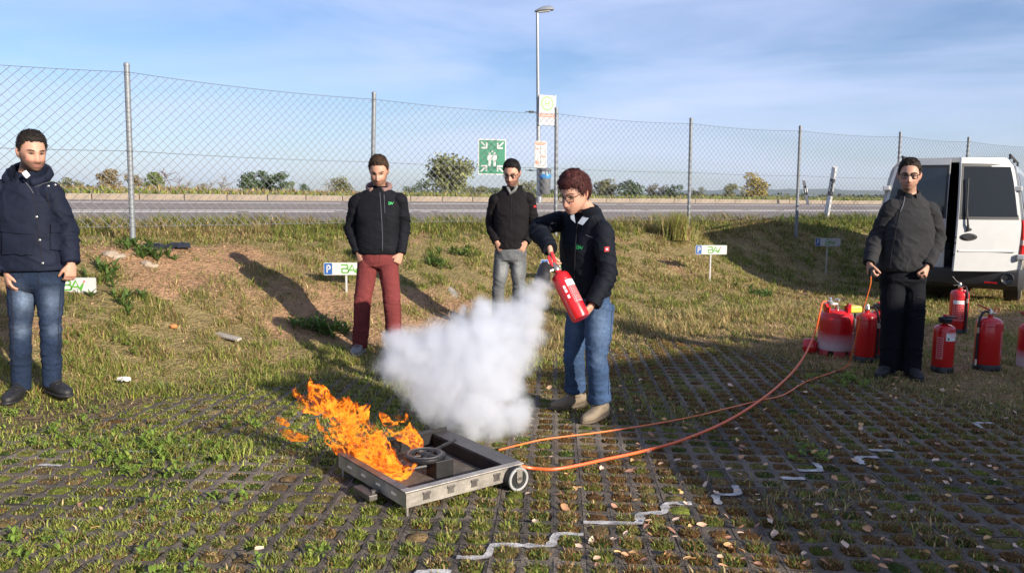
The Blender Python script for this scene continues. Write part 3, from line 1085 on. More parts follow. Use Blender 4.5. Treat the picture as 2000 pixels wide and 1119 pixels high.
# ================================================================== parking signs on stakes
M_WHITE = pmat('sign_white', (.48, .48, .47), rough=.4, vary=.05, scale=12, coat=.2)
M_BLUE = pmat('sign_blue', (.020, .090, .300), rough=.4, vary=.08, coat=.2)
M_LGREEN = pmat('logo_green', (.09, .30, .035), rough=.45, vary=.05)
M_RED = pmat('logo_red', (.75, .10, .10), rough=.45, vary=.05)
M_STAKE = pmat('stake_white', (.42, .42, .41), rough=.5, vary=.15, scale=20)
def parking_sign(px, py, Y, yaw, label, ground_cut=.02):
    c = at(px, py, Y)
    g = float(elev(c.x, c.y)) - ground_cut
    t = thing('parking_sign', label, 'parking sign', (c.x, c.y, g), 'parking signs on stakes along the bank', Quaternion((0, 0, 1), yaw))
    zc = c.z - g
    mb = MB(); mb.box((.0, .012, zc / 2), (.022, .012, zc), None, .003); mb.build('stake', M_STAKE, t)
    mb = MB(); flat(mb, rrect(-.245, zc - .070, .245, zc + .070, .012), .004, Matrix(), .008); pl = mb.build('plate', M_STAKE, t)
    mb = MB(); flat(mb, rrect(-.150, zc - .063, .239, zc + .063, .008), .0055, Matrix(), .001); mb.build('white_panel', M_WHITE, pl)
    mb = MB(); flat(mb, rrect(-.239, zc - .063, -.153, zc + .063, .008), .0055, Matrix(), .001); mb.build('blue_panel', M_BLUE, pl)
    M = Matrix.Translation((-.220, -.0068, zc - .043)) @ Matrix.Scale(.086, 4)
    mb = MB(); strokes_mesh(mb, [[(.14, 0), (.14, 1)], [(.06, .93), (.33, .93)] + arc(.33, .70, .20, .23, 90, -90, 8) + [(.14, .47)]], .16, M)
    mb.build('letter', M_WHITE, pl)
    M = Matrix.Translation((-.055, -.0068, zc - .046)) @ Matrix.Scale(.092, 4)
    mb = MB(); strokes_mesh(mb, B_STROKES + A_STROKES + V_STROKES, .16, M); mb.build('logo', M_LGREEN, pl)
    mb = MB(); strokes_mesh(mb, V_TIP, .14, M); mb.build('logo_tip', M_RED, pl)
    return t
parking_sign(134, 557, 7.3, R(4), 'parking sign partly hidden behind the legs of the man in the navy parka')
parking_sign(676, 525, 8.9, R(8), 'parking sign beside the man in maroon trousers')
parking_sign(1092, 517, 10.5, R(8), 'parking sign half hidden behind the extinguisher the woman holds')
parking_sign(1389, 488, 12.1, R(6), 'parking sign standing alone in the sunlit grass right of the woman')
parking_sign(1617, 473, 14.2, R(10), 'small far parking sign in the shaded grass left of the van')

# ================================================================== assembly point sign on the fence
M_SGREEN = pmat('safety_green', (.003, .155, .080), rough=.4, vary=.05, coat=.2)
c = at(961, 307, 12.25)
t = thing('assembly_point_sign', 'square green assembly point sign with white arrows and figures on the fence', 'sign', c, None, Quaternion((0, 0, 1), R(14)))
mb = MB(); flat(mb, rrect(-.215, -.265, .215, .265, .012), .004, Matrix(), .008); pl = mb.build('plate', M_WHITE, t)
mb = MB(); flat(mb, rrect(-.200, -.250, .200, .250, .008), .0055, Matrix(), .001); mb.build('green_panel', M_SGREEN, pl)
mb = MB()
for sx in (-1, 1):
    for sz in (-1, 1):
        q = Vector((sx * .125, 0, sz * .17))
        M = Matrix.Translation((q.x, -.007, q.z)) @ Matrix.Scale(sx, 4, (1, 0, 0)) @ Matrix.Scale(sz, 4, (0, 0, 1))
        strokes_mesh(mb, [[(.048, .052), (-.012, -.008)]], .022, M)
        strokes_mesh(mb, [[(.040, -.035), (-.038, -.035), (-.038, .045)]], .024, M)
mb.build('arrow', M_WHITE, pl)
mb = MB()
for x0 in (-.038, .038):
    flat(mb, circle(x0, .052, .017, 14), .007, Matrix(), .001)
    flat(mb, [(x0 - .034, .030), (x0 + .034, .030), (x0 + .034, -.045), (x0 + .020, -.045), (x0 + .016, -.135), (x0 - .016, -.135), (x0 - .020, -.045), (x0 - .034, -.045)], .007, Matrix(), .001)
flat(mb, circle(0, .082, .016, 14), .007, Matrix(), .001)
mb.build('figure', M_WHITE, pl)

# ================================================================== bus stop: lamp, H sign, notice, litter bin
M_LAMP = pmat('lamp_grey_paint', (.27, .29, .31), rough=.4, metal=.4, vary=.08)
LY = 24.6
b = at(1053, 392, LY)
base = Vector((b.x, b.y, float(elev(b.x, b.y)) - .1))
top = at(1049.5, 24, LY)
lamp = thing('street_lamp', 'tall grey street lamp with flat head at the bus stop', 'street lamp', base)
mb = MB(); mb.tube([base, base + (top - base) * .22, top], [.075, .066, .042], 14); mb.build('pole', M_LAMP, lamp, base, True)
mb = MB(); mb.tube([base + Vector((0, 0, .0)), base + Vector((0, 0, .35))], .085, 12); mb.build('base_sleeve', M_LAMP, lamp, base, True)
prof = [(-.10, .00, .05), (.0, .05, .10), (.15, .10, .13), (.32, .11, .12), (.44, .07, .09), (.47, .03, .04)]
v, f = [], []
for (xx, up, wd) in prof:
    for k in range(12):
        a = 2 * math.pi * k / 12
        z = (up + .02) * max(math.sin(a), 0) + min(math.sin(a), 0) * .03
        v.append(top + Vector((xx + .02, wd * math.cos(a), z + .02 + .10 * (xx + .1))))
for i in range(len(prof) - 1):
    for k in range(12):
        f.append((i * 12 + k, i * 12 + (k + 1) % 12, (i + 1) * 12 + (k + 1) % 12, (i + 1) * 12 + k))
f += [tuple(range(11, -1, -1)), tuple((len(prof) - 1) * 12 + k for k in range(12))]
mb = MB(); mb.add(v, f); hd = mb.build('lamp_head', M_LAMP, lamp, base, True)
M_LENS = pmat('lamp_lens', (.55, .55, .52), rough=.25, vary=.05)
mb = MB(); mb.box((0, 0, 0), (.34, .15, .02), Matrix.Translation(top + Vector((.20, 0, .008))) @ Matrix.Rotation(R(-5.5), 4, 'Y'), .008); mb.build('lens', M_LENS, hd, base)

M_PANEL = pmat('sign_light_grey', (.30, .32, .35), rough=.4, vary=.06)
M_HGREEN = pmat('stop_sign_green', (.16, .33, .10), rough=.5, vary=.05)
M_HPALE = pmat('stop_sign_pale', (.42, .50, .35), rough=.5, vary=.05)
M_GREYTXT = pmat('print_grey', (.28, .29, .30), rough=.6, vary=.1)
M_ORANGE = pmat('print_orange_red', (.72, .14, .06), rough=.5, vary=.06)
c = at(1068.5, 216, LY - .1)
t = thing('bus_stop_sign', 'bus stop sign with a green ringed letter H on the lamp pole', 'sign', c, None, Quaternion((0, 0, 1), R(28)))
mb = MB(); mb.box((0, .02, 0), (.56, .05, .90), None, .008); bd = mb.build('board', M_PANEL, t)
mb = MB(); mb.box((.285, .02, 0), (.045, .07, .94), None, .01); mb.build('edge_profile', M_STAKE, t)
mb = MB(); flat(mb, circle(0, .20, .215, 32), .008, Matrix(), .002); mb.build('ring', M_HGREEN, bd)
mb = MB(); flat(mb, circle(0, .20, .170, 32), .011, Matrix(), .002); mb.build('disc', M_HPALE, bd)
M = Matrix.Translation((0, -.013, .20))
mb = MB(); strokes_mesh(mb, [[(-.065, -.10), (-.065, .10)], [(.065, -.10), (.065, .10)], [(-.065, 0), (.065, 0)]], .036, M); mb.build('letter', M_HGREEN, bd)
mb = MB(); flat(mb, rrect(-.26, -.205, .25, -.115, .004), .008, Matrix(), .002); mb.build('red_strip', M_ORANGE, bd)
mb = MB()
for k in range(9):
    w_ = .03; x0 = -.22 + k * .047
    if k == 4: continue
    flat(mb, rrect(x0, -.078 + .006 * (k % 2), x0 + w_, -.052, .002), .008, Matrix(), .002)
for r_ in range(3):
    for k in range(8):
        x0 = -.24 + k * .05
        if (k * 7 + r_ * 3) % 5 == 0: continue
        flat(mb, rrect(x0, -.25 - .045 * r_, x0 + .036, -.235 - .045 * r_, .001), .008, Matrix(), .002)
mb.build('small_print', M_GREYTXT, bd)
mb = MB()
for k in range(7):
    x0 = -.20 + k * .06
    flat(mb, rrect(x0, -.180, x0 + .042, -.140, .002), .0105, Matrix(), .002)
mb.build('strip_print', M_PANEL, bd)
mb = MB()
mb.tube([(-.29, .03, .40), (-.20, .03, .40)], .02, 8); mb.tube([(-.29, .03, -.40), (-.22, .03, -.42), (-.25, .03, -.50), (-.30, .03, -.52)], .025, 8)
mb.build('bracket', M_STAKE, t, None, True)

c = at(1056, 302, LY - .2)
t = thing('timetable_board', 'white framed timetable notice with orange header on the lamp pole', 'notice board', c, None, Quaternion((0, 0, 1), R(16)))
mb = MB(); mb.box((0, .02, 0), (.40, .03, .80), None, .012); bd = mb.build('frame', M_WHITE, t)
mb = MB(); flat(mb, rrect(-.165, .29, .09, .375, .004), .007, Matrix(), .001); mb.build('header', M_ORANGE, bd)
mb = MB()
for i in range(2):
    for j in range(2):
        x0, z0 = -.165 + i * .170, .005 - j * .30
        a = [(x0, z0), (x0 + .155, z0), (x0 + .155, z0 + .27), (x0, z0 + .27), (x0, z0)]
        strokes_mesh(mb, [a], .007, Matrix.Translation((0, -.0075, 0)))
        strokes_mesh(mb, [[(x0 + .02, z0 + .05), (x0 + .10, z0 + .20)], [(x0 + .13, z0 + .03), (x0 + .05, z0 + .22)]], .008, Matrix.Translation((0, -.0075, 0)))
for r_ in range(3):
    strokes_mesh(mb, [[(-.16, -.325 - r_ * .016), (.15, -.325 - r_ * .016)]], .005, Matrix.Translation((0, -.0075, 0)))
mb.build('table_print', M_GREYTXT, bd)
mb = MB()
strokes_mesh(mb, [[(.02, -.06), (.15, -.06)], arc(-.10, -.24, .035, .035, 0, 360, 10), [(-.14, .17), (-.06, .17)]], .03, Matrix.Translation((0, -.0078, 0)))
strokes_mesh(mb, [arc(.145, .335, .025, .025, 0, 360, 10)], .012, Matrix.Translation((0, -.0078, 0)))
mb.build('orange_print', M_ORANGE, bd)
mb = MB()
for k in range(6): flat(mb, rrect(-.14 + k * .034, .32, -.118 + k * .034, .345, .001), .0078, Matrix(), .001)
mb.build('header_print', M_WHITE, bd)

M_BIN = pmat('bin_grey_plastic', (.10, .105, .11), rough=.45, vary=.1)
M_BAG = pmat('blue_bin_bag', (.03, .20, .50), rough=.35, vary=.25, scale=30)
c = at(1063, 380, LY - .05)
c = Vector((c.x + .02, c.y, c.z))
t = thing('litter_bin', 'round dark grey litter bin with blue bag hung on the lamp pole', 'litter bin', c)
mb = MB(); mb.lathe([(.15, 0), (.165, .02), (.17, .55)], 20); mb.build('bin_body', M_BIN, t, None, True)
mb = MB(); mb.lathe([(.172, .48), (.182, .50), (.184, .56), (.176, .61), (.150, .60)], 20, cap=False); mb.build('bag', M_BAG, t, None, True)
mb = MB(); mb.lathe([(.185, .70), (.19, .71), (.19, .76), (.16, .78)], 20); lid = mb.build('lid', M_BIN, t, None, True)
mb = MB()
for a in (50, 130, 200, 270, 340): mb.tube([(.175 * math.cos(R(a)), .175 * math.sin(R(a)), .50), (.175 * math.cos(R(a)), .175 * math.sin(R(a)), .72)], .014, 6)
mb.build('lid_support', M_BIN, t)
mb = MB(); mb.box((-.20, .02, .35), (.08, .06, .12), None, .01); mb.build('mounting', M_BIN, t)

# ================================================================== delineator posts at the road
M_DBLACK = pmat('delineator_black', (.02, .02, .022), rough=.5, vary=.2)
M_REFL = pmat('reflector', (.55, .56, .58), rough=.2, vary=.1)
def delineator(px0, py0, px1, py1, Y, yaw, label, zoff=0):
    tp, bt = at(px0, py0, Y), at(px1, py1, Y)
    g = float(elev(bt.x, bt.y)) - .1
    bt = bt + (bt - tp).normalized() * max(0, (bt.z - g) / max(.2, (tp - bt).normalized().z))
    up = (tp - bt)
    L = up.length
    q = up.normalized().rotation_difference(Vector((0, 0, 1))).inverted() @ Quaternion((0, 0, 1), yaw)
    t = thing('delineator_post', label, 'delineator post', bt, 'white delineator posts along the road', q)
    def sec(z0, z1, r0=.0, tip=False):
        mb = MB()
        pr = [(-.06, .05), (.0, -.06), (.06, .05), (.045, .065), (-.045, .065)]
        v = [(p[0] + .0, p[1], z0) for p in pr] + [(p[0], p[1], z1 + (p[1] * .5 if tip else 0)) for p in pr]
        mb.add(v, [tuple(range(4, -1, -1)), tuple(range(5, 10))] + [(i, (i + 1) % 5, 5 + (i + 1) % 5, 5 + i) for i in range(5)])
        return mb
    sec(0, L * .50).build('shaft', M_WHITE, t)
    bk = sec(L * .50, L * .80).build('black_band', M_DBLACK, t)
    sec(L * .80, L, 0, True).build('cap', M_WHITE, t)
    mb = MB(); mb.box((-.035, -.01, L * .66), (.030, .02, L * .16), Matrix.Rotation(R(0), 4, 'Z')); mb.box((.035, -.01, L * .66), (.030, .02, L * .16)); mb.build('reflector', M_REFL, bk)
delineator(1631, 327, 1617, 411, 18.3, R(-12), 'large leaning black and white delineator post on the near verge')
delineator(1571, 352, 1579, 399, 30.0, R(10), 'smaller black and white delineator post across the road')
# ================================================================== trees across the fields, hills
M_BARK = pmat('bark', (.10, .075, .055), rough=.9, vary=.3, scale=3)
M_CROWN = leafmat('tree_leaves', .25)
def tree(name, px, base_y, w_px, h_px, Y, col, n, label, airy=0.0, trunk=.12, sprd=.75):
    w_px, h_px = w_px * 1.12, h_px * 1.12
    b = at(px, base_y, Y)
    g = float(elev(b.x, b.y, False)) - .2
    k = Y / F_PX
    Wd, H = w_px * k, b.z - g + h_px * k
    loc = Vector((b.x, b.y, g))
    t = thing(name, label, 'bush' if name == 'bush' else 'tree', loc, 'trees and bushes beyond the road')
    rng = np.random.default_rng(int(px * 7 + h_px))
    nb = 10 + int(w_px / 6)
    # clumps: centres inside an egg-shaped crown
    cs = []
    for i in range(nb):
        a = rng.uniform(0, 6.283); q = math.sqrt(rng.random()) * sprd
        z = rng.uniform(trunk, .88)
        prof = math.sin(math.pi * min(1, (z - trunk * .6) / (1.02 - trunk * .6))) ** .55
        cs.append((math.cos(a) * q * Wd * .5 * prof, math.sin(a) * q * Wd * .5 * prof, z * H, rng.uniform(.16, .30) * min(Wd, H)))
    cs = np.array(cs)
    mb = MB()
    r0 = max(.05, H * .022)
    mb.tube([(0, 0, 0), (rng.normal(0, .02) * H, 0, H * .35), (rng.normal(0, .03) * H, rng.normal(0, .03) * H, H * .75)], [r0, r0 * .7, r0 * .2], 6)
    mb.build('trunk', M_BARK, t)
    mb = MB()
    for i in range(min(nb, 10)):
        z0 = H * rng.uniform(.12, .45)
        e = cs[i]
        mb.tube([(0, 0, z0), (e[0] * .5, e[1] * .5, (z0 + e[2]) * .5 + .02 * H), (e[0], e[1], e[2])], [r0 * .45, r0 * .3, r0 * .08], 5)
    mb.build('limbs', M_BARK, t)
    ci = rng.integers(0, nb, n)
    d = rng.normal(0, 1, (n, 3)); d /= np.linalg.norm(d, axis=1, keepdims=True)
    rad = rng.random(n) ** (.33 if airy < .5 else .6)
    P = cs[ci, :3] + d * (cs[ci, 3] * rad)[:, None] * np.array([1.1, 1.1, .85])
    P[:, 2] = np.clip(P[:, 2], .02 * H, H * 1.01)
    s_ = (.9 + .9 * rng.random(n)) * min(Wd, H) * (.034 if airy < .5 else .026)
    t1 = rng.normal(0, 1, (n, 3)); t1 /= np.linalg.norm(t1, axis=1, keepdims=True)
    t2 = np.cross(t1, rng.normal(0, 1, (n, 3))); t2 /= np.linalg.norm(t2, axis=1, keepdims=True)
    a1, a2 = t1 * s_[:, None], t2 * (s_ * .6)[:, None]
    V = np.stack([P - a1, P - a2, P + a1, P + a2], 1)
    cc = np.array(col) * (1 + rng.normal(0, .22, n)).clip(.5, 1.7)[:, None] * (.8 + .4 * rng.random(nb))[ci][:, None]
    me = np_mesh('crown', V.reshape(-1, 3), np.arange(4 * n), np.arange(n) * 4, np.full(n, 4), np.repeat(cc[:, None], 4, 1).reshape(-1, 3))
    me.materials.append(M_CROWN)
    link('crown', me, t)
    return t
OLV, DKG, LTG, BRN, YEL, GRY = (.175, .175, .075), (.068, .105, .040), (.170, .210, .065), (.220, .170, .085), (.340, .270, .065), (.180, .165, .120)
tree('bush', 138, 366, 30, 16, 60, OLV, 1200, 'small olive bush behind the shoulder of the man in the navy parka')
tree('bush', 160, 366, 14, 12, 64, OLV, 500, 'tiny bush just right of the leftmost bush on the left horizon')
tree('bush', 215, 367, 44, 32, 58, BRN, 1800, 'brownish rounded bush left of the first fence post')
tree('bush', 262, 367, 34, 34, 60, BRN, 1500, 'brownish bush right behind the first fence post')
tree('bush', 305, 368, 46, 27, 55, LTG, 1800, 'light green bush right of the first fence post')
tree('bush', 350, 369, 26, 9, 55, OLV, 700, 'low flat bush between the dry stalks on the left horizon')
tree('bush', 400, 370, 40, 10, 70, BRN, 700, 'low brown scrub in the field between the first two fence posts')
tree('oak_tree', 490, 371, 44, 30, 70, DKG, 1800, 'left lobe of the dark green trees between the first two fence posts')
tree('oak_tree', 518, 371, 40, 35, 72, DKG, 1800, 'tallest of the dark green trees between the first two fence posts')
tree('oak_tree', 549, 372, 32, 35, 70, DKG, 1500, 'right one of the dark green trees between the first two fence posts')
tree('bush', 572, 373, 24, 18, 66, LTG, 800, 'light green bush at the right foot of the dark green trees')
tree('bush', 594, 374, 28, 13, 74, DKG, 900, 'small dark bush right of the dark green tree group')
tree('bush', 668, 377, 46, 28, 80, OLV, 1600, 'olive bush left of the man in maroon trousers')
tree('bush', 655, 377, 20, 12, 84, GRY, 500, 'greyish low bush left of the olive bush near the man in maroon trousers')
tree('bush', 800, 380, 34, 18, 90, DKG, 1000, 'low dark bush right of the head of the man in maroon trousers')
tree('bush', 827, 381, 30, 26, 95, DKG, 1000, 'dark bush at the left foot of the tall airy tree')
tree('birch_tree', 880, 385, 88, 78, 62, (.195, .210, .080), 3200, 'tall airy light green tree left of the assembly point sign', .8, .12)
tree('bush', 935, 384, 60, 22, 110, OLV, 1200, 'olive hedge below the assembly point sign')
tree('bush', 1030, 386, 40, 30, 100, OLV, 1000, 'olive bush behind the litter bin')
tree('bush', 1100, 388, 46, 26, 105, OLV, 1000, 'olive bush behind the third fence post')
tree('bush', 1182, 388, 50, 33, 80, OLV, 1900, 'olive bush just right of the head of the woman')
tree('bush', 1233, 388, 48, 34, 78, DKG, 1900, 'dark green bush second from the head of the woman')
tree('bush', 1285, 389, 48, 26, 90, GRY, 1500, 'grey leafless scrub left of the fourth fence post')
tree('bush', 1318, 389, 34, 28, 88, DKG, 1300, 'green bush beside the grey scrub left of the fourth fence post')
tree('bush', 1362, 390, 36, 22, 95, OLV, 1000, 'olive bush just right of the fourth fence post')
tree('bush', 1422, 390, 44, 27, 90, OLV, 1500, 'brown-green bush left of the yellow tree')
tree('yellow_tree', 1475, 389, 52, 44, 85, YEL, 2200, 'yellowing autumn tree between the fourth and fifth fence posts')
tree('bush', 1530, 391, 40, 9, 140, OLV, 600, 'low bush right of the yellowing tree')
tree('bush', 1648, 393, 60, 12, 130, OLV, 900, 'long low bush right of the leaning delineator post')
tree('bush', 1700, 393, 50, 8, 170, DKG, 600, 'low dark hedge left of the van')

# a far line of woods and hedges that reads as one dark band
n = 9000
u = RNG.uniform(-260, 420, n); v = RNG.uniform(210, 250, n)
x, y = xy_of(u, v)
hh = 2.4 * sstep(.42, .62, fbm(u * .03, 0 * u, 0, 450, 3)) + .4
z = 1.1 + hh * RNG.random(n) ** .8
t1 = RNG.normal(0, 1, (n, 3)); t1 /= np.linalg.norm(t1, axis=1, keepdims=True)
t2 = np.cross(t1, RNG.normal(0, 1, (n, 3))); t2 /= np.linalg.norm(t2, axis=1, keepdims=True)
P0 = np.stack([x, y, z], -1)
V = np.stack([P0 - t1 * .9, P0 - t2 * .6, P0 + t1 * .9, P0 + t2 * .6], 1)
cc = np.array([.085, .105, .048]) * (.6 + .8 * RNG.random(n))[:, None]
o = link('distant_woods', np_mesh('distant_woods', V.reshape(-1, 3), np.arange(4 * n), np.arange(n) * 4, np.full(n, 4), np.repeat(cc[:, None], 4, 1).reshape(-1, 3)))
o.data.materials.append(M_CROWN)
tag(o, 'far dark line of woods and hedges across the fields', 'woods', None, 'stuff')

# dry stalks standing up from the far verge
def stalks(px, py, h_px, Y, n, spread, col, label):
    b = at(px, py, Y)
    loc = Vector((b.x, b.y, float(elev(b.x, b.y, False)) - .05))
    k = Y / F_PX
    t = thing('dry_stalks', label, 'plant', loc, None)
    for i in range(n):
        mb = MB()
        x0 = random.gauss(0, spread)
        H = (b.z - loc.z) + h_px * k * random.uniform(.6, 1.0)
        tipx = x0 + random.gauss(0, .12) * H
        P = [(x0 * .3, random.gauss(0, .05), 0), (x0, random.gauss(0, .08), H * .5), (tipx, random.gauss(0, .1), H)]
        mb.tube(P, [.018, .012, .006], 4)
        for j in range(10):
            s_ = random.uniform(.35, 1)
            q = Vector(P[1]) * (1 - s_) + Vector(P[2]) * s_
            e = q + Vector((random.gauss(0, .14), random.gauss(0, .14), random.uniform(.02, .2)))
            mb.tube([q, e], [.010, .004], 3)
        mb.build('stalk', col, t)
M_STK = pmat('dry_stalk', (.15, .085, .065), rough=.9)
M_STK2 = pmat('grey_stalk', (.22, .19, .15), rough=.9)
stalks(327, 384, 52, 24, 3, .10, M_STK, 'tall reddish dry weed right of the first fence post')
stalks(405, 385, 36, 26, 6, .45, M_STK2, 'thin bare weed stalks on the verge left of the dark trees')
stalks(650, 386, 34, 28, 4, .3, M_STK2, 'thin bare weed stalks on the verge left of the man in maroon trousers')
# the grass clump standing at the foot of the fourth post
p4 = at(1322, 434, 14.0)
gz = float(elev(p4.x, p4.y))
n = 700
a = RNG.normal(0, .13, n); bb = RNG.normal(0, .13, n)
Wt = np.tile([.9, .4, 1.2, .7, .5, .1, .3], (n, 1))
blades('tall_grass_clump', p4.x + a, p4.y + bb, np.full(n, gz - .02), .20 + .38 * RNG.random(n), .008 + .006 * RNG.random(n), .15 + .55 * RNG.random(n), mixcol(n, Wt), 'tall loose grass clump at the foot of the fourth fence post')
o = bpy.data.objects['tall_grass_clump']

# hills on the horizon
M_HILL = pmat('wooded_hills', (.060, .075, .045), rough=1.0, vary=.3, scale=.004)
def hill(d, prof, seed):
    az = np.linspace(-.75, .95, 240)
    rows = [(-.0, 0), (.25, .45), (.6, .85), (1.0, 1.0), (1.6, .7), (2.4, 0)]
    h = np.interp(az, [p[0] for p in prof], [p[1] for p in prof]) * (.8 + .4 * fbm(az * 14, 0 * az, 0, seed, 4))
    P = np.zeros((len(rows), len(az), 3))
    for i, (r_, f_) in enumerate(rows):
        dd = d * (1 + r_ * .25)
        P[i, :, 0] = np.sin(az) * dd
        P[i, :, 1] = np.cos(az) * dd
        P[i, :, 2] = -3 + h * f_ + (2.5 * (fbm(az * 160, i + 0 * az, 0, seed + 3, 2) - .5) * min(1, f_ * 3)) * d / 1000
    o = link('hills', grid_mesh('hills', P))
    o.data.materials.append(M_HILL)
    tag(o, 'long low wooded hills on the horizon', None, None, 'structure')
hill(5200, [(-.75, 3), (-.3, 4), (.0, 6), (.12, 40), (.25, 62), (.35, 78), (.45, 84), (.6, 70), (.95, 40)], 401)
hill(2400, [(-.75, 6), (-.2, 5), (.1, 5), (.3, 9), (.5, 12), (.95, 8)], 402)
# ================================================================== the fire training tray
TF, TR, TL = on(793, 960, .125), on(1020, 903, .125), on(650, 885, .125)
ex = (TR - TF); ex.z = 0; TW = ex.length; ex.normalize()
ey = Vector((-ex.y, ex.x, 0)); TD = (TL - TF).dot(ey)
TM = Matrix.Identity(4)
for i in range(3):
    TM[i][0], TM[i][1], TM[i][2] = ex[i], ey[i], (0, 0, 1)[i]
tray = thing('fire_tray', 'steel fire training tray on two wheels with flames burning in it', 'fire tray', (TF.x, TF.y, 0), None, TM.to_quaternion())
M_STEEL = pmat('stained_steel', (.42, .385, .34), rough=.45, metal=.65, vary=.35, scale=9, bump=.15, bscale=40, fine=.12)
M_RIM = pmat('sooty_rim_steel', (.15, .135, .125), rough=.4, metal=.6, vary=.55, scale=7, fine=.2)
M_SOOT = pmat('sooty_black_steel', (.018, .017, .018), rough=.45, metal=.2, vary=.5, scale=12, fine=.3)
M_SOOTRIM = pmat('sooty_wide_rim', (.055, .053, .058), rough=.4, metal=.4, vary=.5, scale=6, fine=.3)
M_TFLOOR = pmat('tray_floor', (.13, .105, .085), rough=.7, metal=.2, vary=.5, scale=6, fine=.3)
w, d, z0, z1, th = TW, TD, .045, .125, .006
def tpart(name, mat, smooth=False, parent=None, fn=None):
    mb = MB(); fn(mb); return mb.build(name, mat, parent or tray, None, smooth)
tpart('front_panel', M_STEEL, fn=lambda m: m.box((w / 2, th / 2, (z0 + z1) / 2 - .006), (w - .002, th, z1 - z0 - .012)))
sp = tpart('side_panel', M_STEEL, fn=lambda m: m.box((th / 2, d / 2, (z0 + z1) / 2 - .006), (th, d - .016, z1 - z0 - .012)))
tpart('side_panel', M_SOOT, fn=lambda m: m.box((w - th / 2, d / 2, (z0 + z1) / 2 - .006), (th, d - .016, z1 - z0 - .012)))
tpart('back_panel', M_SOOT, fn=lambda m: m.box((w / 2, d - th / 2, (z0 + z1) / 2 + .012), (w - .002, th, z1 - z0 + .02)))
tpart('floor_plate', M_TFLOOR, fn=lambda m: m.box((w / 2, d / 2, z0 + .004), (w - .016, d - .016, .006)))
tpart('rim', M_STEEL, fn=lambda m: m.box((w / 2, .016, z1 - .004), (w + .012, .044, .007), None, .002))
tpart('rim', M_RIM, fn=lambda m: m.box((.016, d / 2 + .018, z1 - .0035), (.044, d - .042, .007), None, .002))
tpart('rim', M_SOOTRIM, fn=lambda m: m.box((w - .045, d / 2 + .018, z1 - .0035), (.11, d - .042, .007), None, .002))
tpart('inner_wall', M_SOOT, fn=lambda m: m.box((w - .104, d / 2 + .01, (z0 + z1) / 2), (.006, d - .06, z1 - z0 - .012)))
tpart('rim', M_SOOT, fn=lambda m: m.box((w / 2 - .03, d - .016, z1 + .0195), (w - .16, .050, .007), None, .002))
M_SLOT = pmat('slot_painted_glow', (.90, .78, .58), rough=.5, vary=.1)  # flame glow seen through the slots, put into their pale colour
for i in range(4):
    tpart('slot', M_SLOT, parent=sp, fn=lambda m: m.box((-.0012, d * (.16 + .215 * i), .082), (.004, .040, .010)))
    q = tpart('tab', M_RIM, fn=lambda m: m.box((w * (.16 + .20 * i), -.0045, .098), (.042, .010, .012), None, .002))
    tpart('tab_stain', M_RIM, parent=q, fn=lambda m: m.box((w * (.16 + .20 * i), -.0012, .078), (.036, .003, .030)))
tpart('bracket', M_RIM, fn=lambda m: (m.box((-.055, d * .42, .040), (.045, .17, .028), None, .003), m.box((-.02, d * .36, .055), (.05, .02, .016))))
for (lx, ly) in ((.015, .015), (.015, d - .03)):
    tpart('leg', M_STEEL, fn=lambda m: m.tube([(lx, ly, .0), (lx, ly, z0 + .02)], .007, 8))
M_TYRE = pmat('pale_tyre', (.33, .33, .32), rough=.6, vary=.15)
M_RUB = pmat('black_rubber', (.015, .015, .016), rough=.6, vary=.2)
for wy in (-.028, d + .03):
    wx, wr = w - .06, .062
    MW = Matrix.Translation((wx, wy, wr)) @ Matrix.Rotation(R(90), 4, 'X')
    mb = MB(); mb.lathe([(.046, -.020), (.058, -.022), (wr, -.016), (wr, .016), (.058, .022), (.046, .020)], 28, M=MW); wh = mb.build('wheel', M_RUB, tray, None, True)
    mb = MB(); mb.lathe([(.048, .0215), (.052, .0245), (.060, .0235), (wr + .0008, .017)], 28, M=MW, cap=False); mb.build('tyre_band', M_TYRE, wh, None, True)
    mb = MB(); mb.lathe([(.030, .018), (.034, .022), (.036, .018)], 20, M=MW, cap=False); mb.lathe([(.010, .020), (.010, .026)], 10, M=MW); mb.build('hub', M_SOOT, wh, None, True)
    sy = -1 if wy < 0 else 1
    mb = MB(); mb.box((wx, wy + sy * .026, .088), (.036, .004, .062), None, .0015)
    mb.lathe([(.018, .024), (.018, .028)], 14, M=MW @ (Matrix() if sy < 0 else Matrix.Rotation(R(180), 4, 'X')))
    mb.build('wheel_fork', M_STEEL, tray)
# the burner: a black ring with spokes on a box
BC = Vector((w * .44, d * .46, 0))
tpart('burner_box', M_SOOT, fn=lambda m: m.box((BC.x + .055, BC.y - .06, .098), (.105, .10, .095), None, .004))
tpart('burner_pipe', M_SOOT, True, fn=lambda m: (m.tube([(BC.x - .13, BC.y, .10), (BC.x + .02, BC.y - .02, .10)], .016, 10), m.tube([(BC.x + .05, BC.y + .02, .155), (w - .09, BC.y + .16, .14)], .010, 8)))
ringm = MB()
ringm.lathe([(.066, .150), (.068, .160), (.078, .163), (.098, .163), (.108, .160), (.110, .152), (.106, .140), (.070, .140), (.066, .150)], 40, (BC.x, BC.y, 0), cap=False)
ring = ringm.build('burner_ring', M_SOOT, tray, None, True)
mb = MB()
for k in range(5):
    a = k * 72 + 20
    mb.box((.044, 0, .152), (.060, .022, .012), Matrix.Translation((BC.x, BC.y, 0)) @ Matrix.Rotation(R(a), 4, 'Z'), .003)
mb.lathe([(.024, .145), (.026, .160), (.014, .168)], 18, (BC.x, BC.y, 0))
mb.build('spokes', M_SOOT, ring, None, True)
mb = MB(); mb.lathe([(.083, .1635), (.086, .167), (.091, .167), (.094, .1635)], 40, (BC.x, BC.y, 0), cap=False); mb.build('ring_ridge', M_RIM, ring, None, True)

